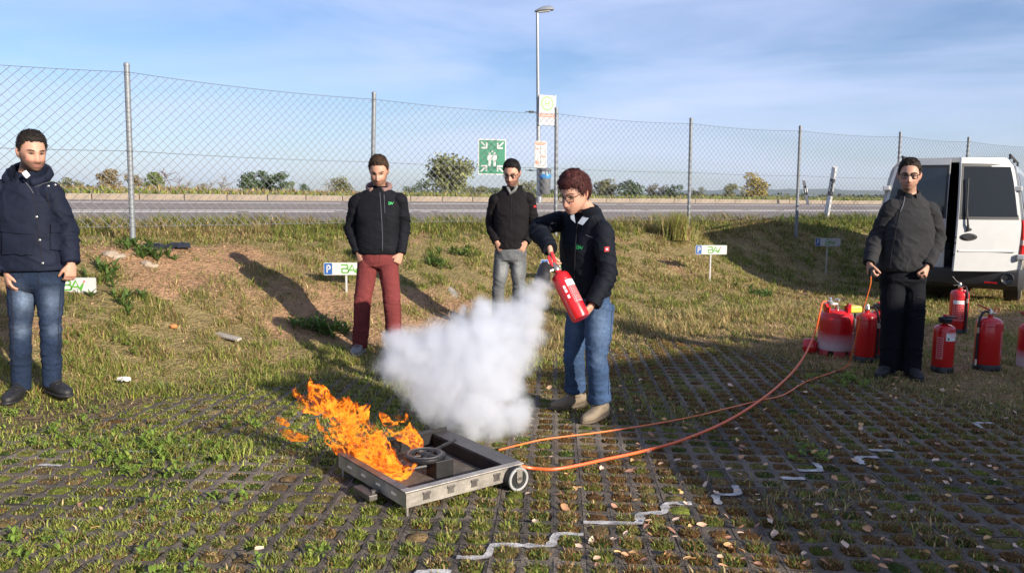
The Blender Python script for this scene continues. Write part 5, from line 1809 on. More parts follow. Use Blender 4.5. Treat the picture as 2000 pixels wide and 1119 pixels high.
# odd things lying in the grass
c = on(242, 752, .08)
t = MB()
for i in range(9):
    a = i * .7
    t.add([(0.03 * math.cos(a), .02 * math.sin(a), .012 * (i % 3)), (.055 * math.cos(a + .5), .03 * math.sin(a + .5), .004), (.05 * math.cos(a + 1.1), .03 * math.sin(a + 1.1), .022), (0, 0, .030)], [(0, 1, 2), (0, 2, 3)])
o = t.build('paper_scrap', M_XWHITE, None, None); o.location = (c.x, c.y, float(elev(c.x, c.y)) + .055); o.scale = (1.0, 1.0, 1.2)
tag(o, 'crumpled white paper scrap in the grass right of the navy parka man', 'paper')
c = at(446, 682, 7.1); gz = float(elev(c.x, c.y))
mb = MB(); mb.box((0, 0, 0), (.28, .06, .025), None, .006)
o = mb.build('stone_slab', pmat('slab_grey', (.30, .27, .23), rough=.9, vary=.25, scale=10, bump=.4)); o.location = (c.x, c.y, gz + .03); o.rotation_euler = (R(8), R(6), R(-25))
tag(o, 'narrow grey stone slab lying on the bank left of the maroon trousers man', 'stone')
c = at(340, 653, 7.1)
mb = MB(); mb.lathe([(.004, 0), (.03, .004), (.036, .02), (.022, .036), (.004, .04)], 9)
o = mb.build('orange_clod', pmat('orange_clod', (.55, .20, .06), rough=.8), None, None, True); o.location = (c.x, c.y, float(elev(c.x, c.y)) + .01); o.scale = (1, .8, .9)
tag(o, 'small orange lump on the bare bank left of the maroon trousers man', 'stone')
c = at(325, 463, 8.9)
gz = float(elev(c.x, c.y))
M_TARP = pmat('black_plastic_sheet', (.018, .018, .020), rough=.35, vary=.3)
n_ = 16
uu, vv = np.meshgrid(np.linspace(-.24, .24, n_ * 2), np.linspace(-.10, .10, n_), indexing='ij')
zz = .11 * fbm(uu * 9, vv * 9, 0, 601, 3) - .02
o = link('plastic_sheet', grid_mesh('plastic_sheet', np.stack([uu, vv, zz], -1))); o.data.materials.append(M_TARP)
o.location = (c.x, c.y, gz + .0); o.rotation_euler = (R(18), 0, LA)
tag(o, 'torn black plastic sheet in the grass by the first fence post', 'plastic sheet')
# dug-up stones at the foot of the first post
M_STONE = pmat('earth_stone', (.36, .29, .22), rough=.9, vary=.3, scale=12, bump=.5)
for i, (px, py, s_) in enumerate([(215, 478, .09), (232, 486, .07), (285, 484, .08), (222, 492, .05), (300, 490, .05)]):
    c = at(px, py, 8.3)
    bm = bmesh.new(); bmesh.ops.create_icosphere(bm, subdivisions=2, radius=1)
    for v_ in bm.verts: v_.co *= .75 + .5 * float(noise3(v_.co.x * 1.5 + i * 7, v_.co.y * 1.5, v_.co.z * 1.5, 5))
    me = bpy.data.meshes.new('stone'); bm.to_mesh(me); bm.free(); me.materials.append(M_STONE)
    o = link('stone', me); o.location = (c.x, c.y, float(elev(c.x, c.y)) + .01); o.scale = (s_, s_ * .7, s_ * .5); o.rotation_euler = (0, 0, i)
    tag(o, 'pale earthy stone dug up at the foot of the first fence post', 'stone', 'stones at the foot of the first post')

# ================================================================== the van
VH = Vector((.56, .83, 0)).normalized()                   # heading
VR = Vector((VH.y, -VH.x, 0))
VC = Vector((6.38, 11.75, 0))
VM = Matrix.Identity(4)
for i in range(3):
    VM[i][0], VM[i][1], VM[i][2] = VR[i], VH[i], (0, 0, 1)[i]
van = thing('van', 'white delivery van seen from behind with its right rear door ajar', 'van', VC, None, VM.to_quaternion())
van.scale = (1, 1, 1.035)
M_VWHITE = pmat('van_white_paint', (.48, .49, .49), rough=.25, vary=.03, coat=.6)
M_VBLACK = pmat('van_black_plastic', (.022, .023, .025), rough=.55, vary=.1)
M_VGLASS = pmat('van_dark_glass', (.018, .022, .028), rough=.05, vary=.0, spec=.8)
M_VINT = pmat('van_interior', (.016, .017, .020), rough=.8, vary=.3)
M_TAIL = pmat('tail_light_red', (.45, .010, .012), rough=.15, vary=.2, coat=.8)
M_TAILC = pmat('tail_light_clear', (.40, .30, .28), rough=.15, vary=.1, coat=.8)
M_GLOSSB = pmat('handle_black', (.03, .03, .032), rough=.25, vary=.1, coat=.5)
def vsec(z):
    """half width of the van at height z"""
    return float(np.interp(z, [.30, .55, .9, 1.15, 1.75, 1.93, 2.02, 2.05], [.90, .955, .965, .95, .84, .79, .70, .55]))
def vout(zs, y, inset=0):
    L = [(-vsec(z) + inset, y, z) for z in zs]
    return L
ZS = [.32, .45, .6, .8, 1.0, 1.15, 1.3, 1.5, 1.7, 1.82, 1.92, 1.99, 2.03, 2.05]
ring_ = lambda y, sc=1.0, inset=0: [(-(vsec(z) - inset) * sc, y, z - (inset if z > 1.9 else 0)) for z in ZS] + [((vsec(z) - inset) * sc, y, z - (inset if z > 1.9 else 0)) for z in reversed(ZS)]
rings = [ring_(0.0), ring_(.05, 1.004), ring_(.6, 1.006), ring_(2.2, 1.006), ring_(3.6, 1.0)]
nose = [(-.93, 4.1, .32)] 
v, f = [], []
nR = len(rings[0])
for rg in rings: v += rg
for i in range(len(rings) - 1):
    for j in range(nR):
        k = (j + 1) % nR
        f.append((i * nR + j, i * nR + k, (i + 1) * nR + k, (i + 1) * nR + j))
# bonnet: shrink and lower the last ring
yl = [(4.05, .80, .98), (4.55, .56, .96), (4.95, .42, .90)]
last = rings[-1]
for (yy, hs, ws) in yl:
    v += [(p[0] * ws, yy, .32 + (p[2] - .32) * hs) for p in last]
n0 = len(rings)
for i in range(n0 - 1, n0 + 2):
    for j in range(nR):
        k = (j + 1) % nR
        f.append((i * nR + j, i * nR + k, (i + 1) * nR + k, (i + 1) * nR + j))
f.append(tuple((n0 + 2) * nR + j for j in range(nR)))
mb = MB(); mb.add(v, f); body = mb.build('body', M_VWHITE, van, None, True, 35)
# rear frame round the opening, inner lining
def ringband(y0, i0, y1, i1, name, mat):
    a, b = ring_(y0, 1, i0), ring_(y1, 1, i1)
    m_ = MB(); m_.add(a + b, [(j, (j + 1) % nR, nR + (j + 1) % nR, nR + j) for j in range(nR)]); return m_.build(name, mat, van, None, True)
ringband(-.001, .0, .012, .065, 'rear_frame', M_VWHITE)
ringband(.012, .065, 2.6, .085, 'load_space', M_VINT)
mb = MB(); mb.add(ring_(2.55, 1, .085), [tuple(range(nR))]); mb.build('bulkhead', M_VINT, van)
mb = MB(); mb.box((0, 1.3, .50), (1.70, 2.5, .04)); mb.build('load_floor', M_VINT, van)
mb = MB()
for k in range(5): mb.box((-.05 + .1 * (k % 2), .45 + .25 * k, .62 + .05 * k), (.16, .12, .22 + .1 * (k % 3)), Matrix.Rotation(.2 * k, 4, 'Z'), .02)
o = mb.build('load', pmat('load_grey', (.05, .055, .06), rough=.6, vary=.5, scale=4), van)
# rear doors: panel following the body section, window, handle
def door(side, ang, name):
    """side -1 left, +1 right; hinged on the outer edge"""
    zs = [.50, .56, .8, 1.0, 1.15, 1.3, 1.5, 1.7, 1.82, 1.92, 2.0, 2.03]
    hx_ = side * .90
    root_m = Matrix.Translation((hx_, -.012, 0)) @ Matrix.Rotation(ang * side, 4, 'Z') @ Matrix.Translation((-hx_, .012, 0))
    def bulge(x, z): return -.012 - .035 * math.sin(math.pi * min(1, max(0, (z - .45) / 1.6))) + (.02 if z < .74 else 0) * 0
    def panel(y_off, inset, lo, hi, xin, z_l):
        L = []
        for z in z_l:
            xo = side * (vsec(z) - .045 - inset)
            L.append([(xin, bulge(0, z) + y_off, z), ((xin + xo) / 2, bulge(0, z) + y_off - .006, z), (xo, bulge(0, z) + y_off + .03, z)])
        return L
    def sheet(mb, y_out, y_in, inset, xin, zl):
        A, B = panel(y_out, inset, 0, 0, xin, zl), panel(y_in, inset, 0, 0, xin, zl)
        n1 = len(zl)
        v = [p for r_ in A for p in r_] + [p for r_ in B for p in r_]
        f = []
        for i in range(n1 - 1):
            for j in range(2):
                q = [i * 3 + j, i * 3 + j + 1, i * 3 + 4 + j, i * 3 + 3 + j]
                f.append(tuple(q if side > 0 else reversed(q)))
                q2 = [3 * n1 + t_ for t_ in q]
                f.append(tuple(reversed(q2) if side > 0 else q2))
        loop = [i * 3 for i in range(n1)] + [(n1 - 1) * 3 + 1] + [i * 3 + 2 for i in reversed(range(n1))] + [1]
        for a in range(len(loop)):
            b = (a + 1) % len(loop)
            f.append((loop[a], loop[b], 3 * n1 + loop[b], 3 * n1 + loop[a]))
        mb.add(v, f, root_m)
    mb = MB(); sheet(mb, -.012, .035, 0, side * .010, zs)
    d = mb.build(name, M_VWHITE, van, None, True, 30)
    gl = [1.24, 1.27, 1.34, 1.5, 1.7, 1.82, 1.91]
    mb = MB(); sheet(mb, -.0165, -.012, .045, side * .05, gl)
    w_ = mb.build('window', M_VGLASS, d, None, True, 30)
    gl = [1.20, 1.23, 1.3, 1.5, 1.7, 1.82, 1.95]
    mb = MB(); sheet(mb, -.0142, -.012, .03, side * .018, gl); mb.build('window_surround', M_VBLACK, d, None, True, 30)
    mb = MB()
    y_ = bulge(0, .78) - .013
    mb.box((side * .45, y_ - .004, .775), (.82, .018, .022), root_m, .006); mb.build('crease', M_VWHITE, d)
    return d, root_m, bulge
dl, ml, bl = door(-1, R(2), 'rear_door')
dr, mr_, bl = door(1, R(33), 'rear_door')
tag(dr, 'right rear door standing ajar')
# wiper, handle, lock bolts on the right door
mb = MB(); y_ = bl(0, 1.3) - .035
mb.tube([(.15, y_ + .01, 1.06), (.13, y_ - .01, 1.14), (.10, y_ - .005, 1.38)], [.020, .014, .008], 8, mr_); mb.tube([(.105, y_ - .010, 1.22), (.095, y_ - .006, 1.75)], .010, 6, mr_); mb.tube([(.13, y_ + .015, 1.05), (.19, y_ + .012, 1.07)], .018, 8, mr_)
mb.build('wiper', M_VBLACK, dr, None, True)
mb = MB(); yh = bl(0, .98) - .016
pr = [(.120 * math.cos(R(a)), .050 * math.sin(R(a))) for a in range(0, 360, 15)]
v = [(.17 + p[0], yh - .004, .965 + p[1]) for p in pr] + [(.17 + p[0] * .75, yh - .026, .965 + p[1] * .6) for p in pr]
f = [(i, (i + 1) % 24, 24 + (i + 1) % 24, 24 + i) for i in range(24)] + [tuple(range(24, 48))]
mb.add(v, f, mr_); mb.build('door_handle', M_GLOSSB, dr, None, True)
for z in (.72, .88, .96):
    mb = MB(); mb.lathe([(.012, 0), (.012, .012)], 10, M=mr_ @ Matrix.Translation((.010, bl(0, z) + .01, z)) @ Matrix.Rotation(R(-90), 4, 'Y')); mb.build('lock_bolt', M_VBLACK, dr)
for side in (-1, 1):
    for z in (.70, 1.62):
        xo = side * (vsec(z) - .02)
        mb = MB(); mb.box((xo, -.05, z), (.10, .075, .075), None, .015); mb.build('hinge', M_VWHITE, van)
    # tail light: tall strip on the rear corner
    zl = [.72, .80, .90, 1.0, 1.08, 1.18]
    for (za, zb_, mat, nm) in ((.72, .86, M_TAIL, 'tail_light'), (.86, .93, M_TAILC, 'indicator'), (.93, 1.2, M_TAIL, 'tail_light')):
        mb = MB(); v, f = [], []
        zz_ = np.linspace(za, zb_, 5)
        for z in zz_:
            o_ = vsec(z)
            v += [(side * (o_ - .05), -.008, z), (side * (o_ - .015), -.024, z), (side * (o_ + .012), .02, z), (side * (o_ + .012), .14, z)]
        for i in range(4):
            for j in range(3): f.append((i * 4 + j, i * 4 + j + 1, i * 4 + 5 + j, i * 4 + 4 + j))
        mb.add(v, f); mb.build(nm, mat, van, None, True)
    # rear pillar glass along the van's flank
    mb = MB(); v, f = [], []
    for z in (1.18, 1.3, 1.5, 1.7, 1.84):
        o_ = vsec(z) * 1.006 + .004
        v += [(side * o_, .10, z), (side * o_, .85, z), (side * o_, 2.0, z), (side * o_, 3.2, z)]
    for i in range(4):
        for j in range(3): f.append((i * 4 + j, i * 4 + j + 1, i * 4 + 5 + j, i * 4 + 4 + j))
    mb.add(v, f); mb.build('side_window', M_VGLASS, van, None, True)
    mb = MB(); mb.tube([(side * .70, .25, 2.085), (side * .70, 3.2, 2.085)], .018, 8)
    for y_ in (.35, 1.7, 3.1): mb.box((side * .70, y_, 2.06), (.03, .08, .06))
    mb.build('roof_rail', M_VBLACK, van, None, True)
    for wy in (.95, 4.15):
        MW = Matrix.Translation((side * .84, wy, .34)) @ Matrix.Rotation(R(90), 4, 'Y')
        mb = MB(); mb.lathe([(.20, -.10), (.30, -.11), (.335, -.08), (.34, 0), (.335, .08), (.30, .11), (.20, .10)], 28, M=MW); wh = mb.build('wheel', M_RUB, van, None, True)
        mb = MB(); mb.lathe([(.03, .085), (.19, .095), (.205, .112)], 24, M=MW, cap=False); mb.build('rim', M_GALV, wh, None, True)
mb = MB(); mb.box((0, 2.45, .34), (1.62, 4.4, .26), None, .05); mb.build('underbody_shade', M_VBLACK, van)  # dark box added below the floor to give the shade beneath the van
# bumper with rounded corners, fog light bowls, reflectors
mb = MB(); v, f = [], []
secz = [(.24, .02), (.30, -.075), (.42, -.105), (.50, -.10), (.525, -.02)]
xs = [-1.0, -.985, -.93, -.80, -.4, 0, .4, .80, .93, .985, 1.0]
yo = [.42, .10, .02, -.0, 0, 0, 0, 0, .02, .10, .42]
for x_, y_ in zip(xs, yo):
    for z, d_ in secz: v.append((x_, y_ + d_ * (1 if abs(x_) < .95 else .3), z))
for i in range(len(xs) - 1):
    for j in range(4): f.append((i * 5 + j, i * 5 + 5 + j, i * 5 + 6 + j, i * 5 + 1 + j))
mb.add(v, f); bump_ = mb.build('bumper', M_VBLACK, van, None, True)
for side in (-1, 1):
    MW = Matrix.Translation((side * .80, -.10, .40)) @ Matrix.Rotation(R(90), 4, 'X')
    mb = MB(); mb.lathe([(.082, -.02), (.084, .008), (.074, .014), (.060, -.002), (.02, -.008)], 24, M=MW, cap=False); mb.build('bumper_cup', M_GLOSSB, bump_, None, True)
    mb = MB(); mb.box((side * .60, -.098, .335), (.16, .016, .022), None, .004); mb.build('reflector', M_TAIL, bump_)
# ================================================================== people
UP = Vector((0, 0, 1))
def loft(mb, secs, n=20, p=2.3):
    """closed surface through superelliptic sections (centre, axis a, axis b)"""
    v, f = [], []
    for c, a, b in secs:
        for k in range(n):
            t = 2 * math.pi * k / n
            ct, st = math.cos(t), math.sin(t)
            x = math.copysign(abs(ct) ** (2 / p), ct); y = math.copysign(abs(st) ** (2 / p), st)
            v.append(c + a * x + b * y)
    m = len(secs)
    for i in range(m - 1):
        for k in range(n):
            l = (k + 1) % n
            f.append((i * n + k, i * n + l, (i + 1) * n + l, (i + 1) * n + k))
    f += [tuple(range(n - 1, -1, -1)), tuple((m - 1) * n + k for k in range(n))]
    mb.add(v, f)
def limb(mb, pts, rads, n=16, k=6):
    """smooth tapering tube through joints"""
    P = catmull(pts, k)
    m = len(P)
    rr = []
    for i in range(m):
        t = i / (m - 1) * (len(pts) - 1)
        a = min(int(t), len(pts) - 2)
        s_ = t - a
        s_ = s_ * s_ * (3 - 2 * s_)
        ra, rb = rads[a], rads[a + 1]
        rr.append(ra * (1 - s_) + rb * s_)
    mb.tube(P, rr, n)
def frame(d, n):
    d = d.normalized(); n = (n - d * n.dot(d)).normalized()
    return d, n, d.cross(n)
def hand(mb, wrist, d, n, thumb, curl=.9, k=1.0, tcurl=.6, spread=.0):
    """palm, four unequal fingers bending towards n, thumb leaving the side of the palm"""
    d, n, s = frame(d, n)
    pl = .085 * k
    loft(mb, [(wrist - d * .05 * k, s * .026 * k, n * .021 * k), (wrist, s * .027 * k, n * .020 * k), (wrist + d * .035 * k, s * .037 * k, n * .018 * k), (wrist + d * pl * .9, s * .041 * k, n * .015 * k), (wrist + d * pl * 1.05, s * .036 * k, n * .010 * k)], 14)
    L = [.062, .074, .070, .054]
    for i in range(4):
        o = (-.0300 + .0200 * i) * k * thumb * -1
        base = wrist + d * (pl * .93) + s * (-o if thumb < 0 else o) * 1.0
        base = wrist + d * (pl * .93) + s * ((.030 - .020 * i) * k * thumb)
        pts, rad = [base - d * .02 * k], [.0098 * k]
        ang = .25 * curl
        p = base
        pts.append(p.copy()); rad.append(.0098 * k)
        for j, q in enumerate((.44, .31, .25)):
            ang += curl * (.55, .75, .6)[j]
            dv = d * math.cos(ang) + n * math.sin(ang) + s * (spread * (1.5 - i) * thumb * .1)
            p = p + dv.normalized() * (L[i] * q * k)
            pts.append(p.copy()); rad.append((.0092, .0085, .0072)[j] * k)
        mb.tube(pts, rad, 8)
    b = wrist + d * .022 * k + s * (.026 * k * thumb)
    d1 = (d * .75 + s * (.55 * thumb) + n * .35).normalized()
    d2 = (d * (1 - .4 * tcurl) + s * (.15 * thumb) + n * (.35 + .5 * tcurl)).normalized()
    p1 = b + d1 * .040 * k; p2 = p1 + d2 * .030 * k; p3 = p2 + d2 * .022 * k
    mb.tube([b - d1 * .012 * k, b, p1, p2, p3], [.012 * k, .014 * k, .0115 * k, .0105 * k, .008 * k], 8)
def head_frame(look):
    yb = -look.normalized()
    x = yb.cross(UP).normalized()
    z = x.cross(yb)
    M = Matrix((x, yb, z)).transposed()
    return M
def head_grid(nth=56, nph=72):
    th = np.linspace(.0, math.pi, nth); ph = np.linspace(0, 2 * math.pi, nph, endpoint=False)
    T, Pp = np.meshgrid(th, ph, indexing='ij')
    dx, dy, dz = np.sin(T) * np.sin(Pp), -np.sin(T) * np.cos(Pp), np.cos(T)
    x = .0745 * np.sign(dx) * np.abs(dx) ** .88; y = .099 * dy; z = .1175 * dz
    t = np.clip(-z / .1175, 0, 1)
    x = x * (1 - .24 * t ** 1.8) * (1 + .12 * np.exp(-((z + .07) / .03) ** 2))
    y = np.where(y > 0, y * (1 - .25 * t), y) - .062 * t ** 1.4
    fr = np.clip(-dy, 0, 1) ** .7
    ax = np.abs(x)
    nz = np.interp(z, [-.062, -.048, -.040, .004, .018], [0, .75, 1.0, .30, 0])
    d = .027 * np.exp(-(x / .0125) ** 2) * nz
    d = d + .006 * np.exp(-((ax - .014) / .007) ** 2 - ((z + .046) / .009) ** 2)
    d = d - .012 * np.exp(-((ax - .031) / .016) ** 2 - ((z - .001) / .012) ** 2)
    d = d + .006 * np.exp(-((z - .021) / .009) ** 2 - (x / .048) ** 2)
    d = d + .009 * np.exp(-((z + .072) / .011) ** 2 - (x / .024) ** 2) - .006 * np.exp(-((z + .0725) / .003) ** 2 - (x / .026) ** 2)
    d = d + .006 * np.exp(-((ax - .043) / .02) ** 2 - ((z + .036) / .02) ** 2)
    d = d + .010 * np.exp(-((z + .106) / .014) ** 2 - (x / .024) ** 2) - .004 * np.exp(-((z + .088) / .006) ** 2 - (x / .02) ** 2)
    y = y - d * fr
    return np.stack([x, y, z], -1), np.stack([dx, dy, dz], -1)
HEADP, HEADD = head_grid()
def add_head(mb, c, M, k):
    nth, nph = HEADP.shape[:2]
    P = HEADP.reshape(-1, 3) * k
    V = [c + M @ Vector(p) for p in P]
    f = []
    for i in range(nth - 1):
        for j in range(nph):
            l = (j + 1) % nph
            f.append((i * nph + j, (i + 1) * nph + j, (i + 1) * nph + l, i * nph + l))
    mb.add(V, f)
    for sx in (-1, 1):
        e = [(.070, .004, -.043), (.074, .008, -.034), (.079, .014, -.015), (.081, .017, .004), (.078, .014, .018), (.072, .006, .020)]
        mb.tube([c + M @ (Vector((sx * q[0], q[1], q[2])) * k) for q in e], [(.006 * k, .009 * k), (.008 * k, .013 * k), (.008 * k, .018 * k), (.008 * k, .018 * k), (.007 * k, .014 * k), (.005 * k, .008 * k)], 10)
def hair_mesh(c, M, k, style, col, rng):
    """shell of clumped hair plus loose strands"""
    P, Dn = HEADP, HEADD
    nth, nph = P.shape[:2]
    x, y, z = P[..., 0], P[..., 1], P[..., 2]
    az = np.degrees(np.arctan2(np.abs(Dn[..., 0]), -Dn[..., 1]))            # 0 front .. 180 back
    if style == 'woman':
        line = np.interp(az, [0, 20, 40, 60, 78, 92, 110, 140, 180], [.058, .055, .058, .045, -.015, .008, -.030, -.075, -.085]); th = np.interp(z, [-.08, 0, .06, .1175], [.012, .020, .028, .034])
    elif style == 'short':
        line = np.interp(az, [0, 30, 50, 65, 80, 95, 115, 140, 180], [.076, .074, .070, .050, -.008, .012, -.008, -.055, -.065]); th = np.interp(z, [-.08, 0, .05, .1175], [.003, .006, .016, .024])
    else:
        line = np.interp(az, [0, 30, 50, 65, 80, 95, 115, 140, 180], [.082, .079, .070, .046, -.014, .010, -.012, -.058, -.068]); th = np.interp(z, [-.08, 0, .05, .1175], [.004, .008, .017, .024])
    line = line + .012 * (fbm(Dn[..., 0] * 14, Dn[..., 1] * 14, 0, 705, 2) - .5)
    edge = sstep(-.004, .020, z - line)
    clump = fbm(Dn[..., 0] * 9, Dn[..., 1] * 9, Dn[..., 2] * 9, 700, 3)
    T = th * edge * (.72 + .6 * clump) + np.where(edge > 0, -.001, -.004)
    nrm = np.stack([Dn[..., 0] / .0745, Dn[..., 1] / .099, Dn[..., 2] / .1175], -1); nrm /= np.linalg.norm(nrm, axis=-1, keepdims=True)
    Q = (P + nrm * T[..., None])
    if style != 'woman':
        Q[..., 2] += .010 * edge * np.clip(-Dn[..., 1], 0, 1) * np.clip(Dn[..., 2], 0, 1)
    keep = (z > line - .004)
    mb = MB()
    V = [c + M @ (Vector(p) * k) for p in Q.reshape(-1, 3)]
    f = []
    for i in range(nth - 1):
        for j in range(nph):
            l = (j + 1) % nph
            if keep[i, j] and keep[i + 1, j] and keep[i, l] and keep[i + 1, l]:
                f.append((i * nph + j, (i + 1) * nph + j, (i + 1) * nph + l, i * nph + l))
    mb.add(V, f)
    # strands
    ii, jj = np.where(edge[2:] > (.3 if style == 'woman' else .75))
    ii = ii + 2
    n = 2600 if style == 'woman' else 2000
    w = np.sin(np.linspace(0, math.pi, nth))[ii]
    pick = rng.choice(len(ii), n, p=w / w.sum())
    for q in pick:
        i, j = ii[q], jj[q]
        p = Vector(Q[i, j]); nn = Vector(nrm[i, j])
        if style == 'woman':
            flow = Vector((Dn[i, j, 0] * .9, -.25 + .9 * Dn[i, j, 1], -.75)) if Dn[i, j, 2] < .8 else Vector((.4 + rng.normal(0, .2), -.8, 0))
            L = rng.uniform(.018, .036)
        else:
            flow = Vector((rng.normal(0, .4), -.35 if Dn[i, j, 2] > .75 else .25, .35 - 1.0 * (Dn[i, j, 2] < .45)))
            L = rng.uniform(.010, .024) * (.5 + .7 * (Dn[i, j, 2] > .4))
        flow = (flow - nn * flow.dot(nn)).normalized()
        s_ = flow.cross(nn) * .0016
        lift = nn * (.0035 if style == 'woman' else .005)
        a, b = p - flow * L * .3 - nn * .003, p + flow * L * .3 + lift
        e = p + flow * L * .75 + lift * rng.uniform(.2, 1.5) + Vector((rng.normal(0, .003), rng.normal(0, .003), rng.normal(0, .003)))
        mb.add([c + M @ (t_ * k) for t_ in (a - s_, a + s_, b + s_, b - s_, e)], [(0, 1, 2, 3), (3, 2, 4)])
    return mb
def bvh_of(me):
    return BVHTree.FromPolygons([v.co.copy() for v in me.vertices], [tuple(p.vertices) for p in me.polygons])
def cast(bvh, px, py, lift=.0015):
    """the point of a garment seen at a pixel"""
    d = ray(px, py).normalized()
    h = bvh.ray_cast(Vector((0, 0, CAM_H)), d)
    if h[0] is None: return None
    n = h[1] if h[1].dot(d) < 0 else -h[1]
    return h[0] + n * lift
def sewn_line(bvh, pts, r, name, mat, parent, lift=.001, n=6):
    P = []
    for a in range(len(pts) - 1):
        k = max(2, int(math.hypot(pts[a + 1][0] - pts[a][0], pts[a + 1][1] - pts[a][1]) / 3))
        for j in range(k + (a == len(pts) - 2)):
            t = j / k
            q = cast(bvh, pts[a][0] * (1 - t) + pts[a + 1][0] * t, pts[a][1] * (1 - t) + pts[a + 1][1] * t, lift)
            if q is not None: P.append(q)
    if len(P) < 2: return None
    for _ in range(2): P = [P[0]] + [(P[i - 1] + P[i] * 2 + P[i + 1]) / 4 for i in range(1, len(P) - 1)] + [P[-1]]
    mb = MB(); mb.tube(P, r, n)
    return mb.build(name, mat, parent, parent_origin(parent), True)
def parent_origin(o):
    while o.parent is not None: o = o.parent
    return o.location
def sewn_patch(bvh, poly_fn, nx, ny, name, mat, parent, lift=.003):
    """patch mapped from the unit square to pixels and laid on the garment"""
    V, F, idx = [], [], {}
    for i in range(nx + 1):
        for j in range(ny + 1):
            q = cast(bvh, *poly_fn(i / nx, j / ny), lift)
            if q is not None: idx[i, j] = len(V); V.append(q)
    for i in range(nx):
        for j in range(ny):
            c4 = [(i, j), (i, j + 1), (i + 1, j + 1), (i + 1, j)]
            if all(c in idx for c in c4): F.append(tuple(idx[c] for c in c4))
    if not F: return None
    mb = MB(); mb.add(V, F)
    return mb.build(name, mat, parent, parent_origin(parent), True, 60)
def sewn_logo(bvh, x0, y0, hpx, slant, wpx, mat, parent, name='logo'):
    mb = MB()
    for pl in B_STROKES + A_STROKES + V_STROKES + V_TIP:
        for a in range(len(pl) - 1):
            p, q = Vector(pl[a]), Vector(pl[a + 1])
            t = (q - p).normalized(); nn = Vector((-t.y, t.x)) * (wpx / hpx / 2)
            quad = []
            for e in (p - nn, q - nn, q + nn, p + nn):
                h = cast(bvh, x0 + e.x * hpx * .85, y0 - e.y * hpx + e.x * hpx * slant, .0025)
                if h is None: break
                quad.append(h)
            if len(quad) == 4: mb.add(quad, [(0, 1, 2, 3)])
    if mb.f: mb.build(name, mat, parent, parent_origin(parent))
def fold(me, joints, amp=.006, freq=(9, 9, 15), seed=0):
    """cloth folds: broad noise everywhere, tight creases round the joints"""
    n = len(me.vertices)
    co = np.zeros(n * 3); me.vertices.foreach_get('co', co); co = co.reshape(-1, 3)
    no = np.zeros(n * 3); me.vertices.foreach_get('normal', no); no = no.reshape(-1, 3)
    w = fbm(co[:, 0] * 5, co[:, 1] * 5, co[:, 2] * 5, seed + 5, 2)
    d = (fbm(co[:, 0] * freq[0] + w * 2, co[:, 1] * freq[1] + w * 2, co[:, 2] * freq[2], seed, 3) - .5) * 2 * amp
    r2 = 1 - np.abs(fbm(co[:, 0] * 7 + 3 * w, co[:, 1] * 7, co[:, 2] * 10 + co[:, 0] * 5, seed + 9, 2) - .5) * 7
    d = d + np.clip(r2, 0, 1) * amp * .8
    for (j, ax, rad, a, wl) in joints:
        j = np.array(j); ax = np.array(ax)
        rel = co - j
        s_ = rel @ ax
        fall = np.exp(-(np.linalg.norm(rel, axis=1) / rad) ** 2)
        rd_ = 1 - np.abs(fbm(s_ * (1.1 / wl) + 2.2 * w, rel[:, 0] * 5 + rel[:, 2] * 2, rel[:, 1] * 5 + rel[:, 2] * 2, seed + 21, 2) - .5) * 6
        d = d + fall * a * (np.clip(rd_, 0, 1) - .35)
    co = co + no * d[:, None]
    me.vertices.foreach_set('co', co.ravel().astype(np.float32))
    me.update()
def place(name, me, mat, parent):
    o = parent_origin(parent)
    me.transform(Matrix.Translation(-Vector(o)))
    me.materials.clear(); me.materials.append(mat)
    me.polygons.foreach_set('use_smooth', [True] * len(me.polygons))
    me.name = name
    return link(name, me, parent)
M_SKIN = None
def skin_mat():
    global M_SKIN
    if M_SKIN: return M_SKIN
    M_SKIN = pmat('skin', (1, 1, 1), rough=.55, vary=.07, scale=35, attr=True, bump=.08, bscale=160, spec=.4)
    b = M_SKIN.node_tree.nodes['Principled BSDF']
    b.inputs['Subsurface Weight'].default_value = .0
    return M_SKIN
M_EYE = pmat('eye_white', (.22, .19, .17), rough=.2, vary=.05)
M_LASH = pmat('lashes', (.018, .012, .010), rough=.7)
M_MOUTH = pmat('mouth_line', (.16, .05, .045), rough=.6)
M_IRIS = pmat('eye_iris', (.03, .02, .015), rough=.1, vary=.1)
M_FRAME = pmat('spectacle_frame', (.012, .012, .013), rough=.3, vary=.1)
M_LENS2 = bpy.data.materials.new('spectacle_lens'); M_LENS2.use_nodes = True
_n = M_LENS2.node_tree; _n.nodes.clear()
_o = _n.nodes.new('ShaderNodeOutputMaterial'); _t = _n.nodes.new('ShaderNodeBsdfTransparent'); _g = _n.nodes.new('ShaderNodeBsdfGlossy'); _g.inputs['Roughness'].default_value = .03
_f = _n.nodes.new('ShaderNodeFresnel'); _f.inputs['IOR'].default_value = 1.5; _m = _n.nodes.new('ShaderNodeMixShader')
_t.inputs['Color'].default_value = (.86, .88, .88, 1)
_n.links.new(_f.outputs[0], _m.inputs[0]); _n.links.new(_t.outputs[0], _m.inputs[1]); _n.links.new(_g.outputs[0], _m.inputs[2]); _n.links.new(_m.outputs[0], _o.inputs['Surface'])

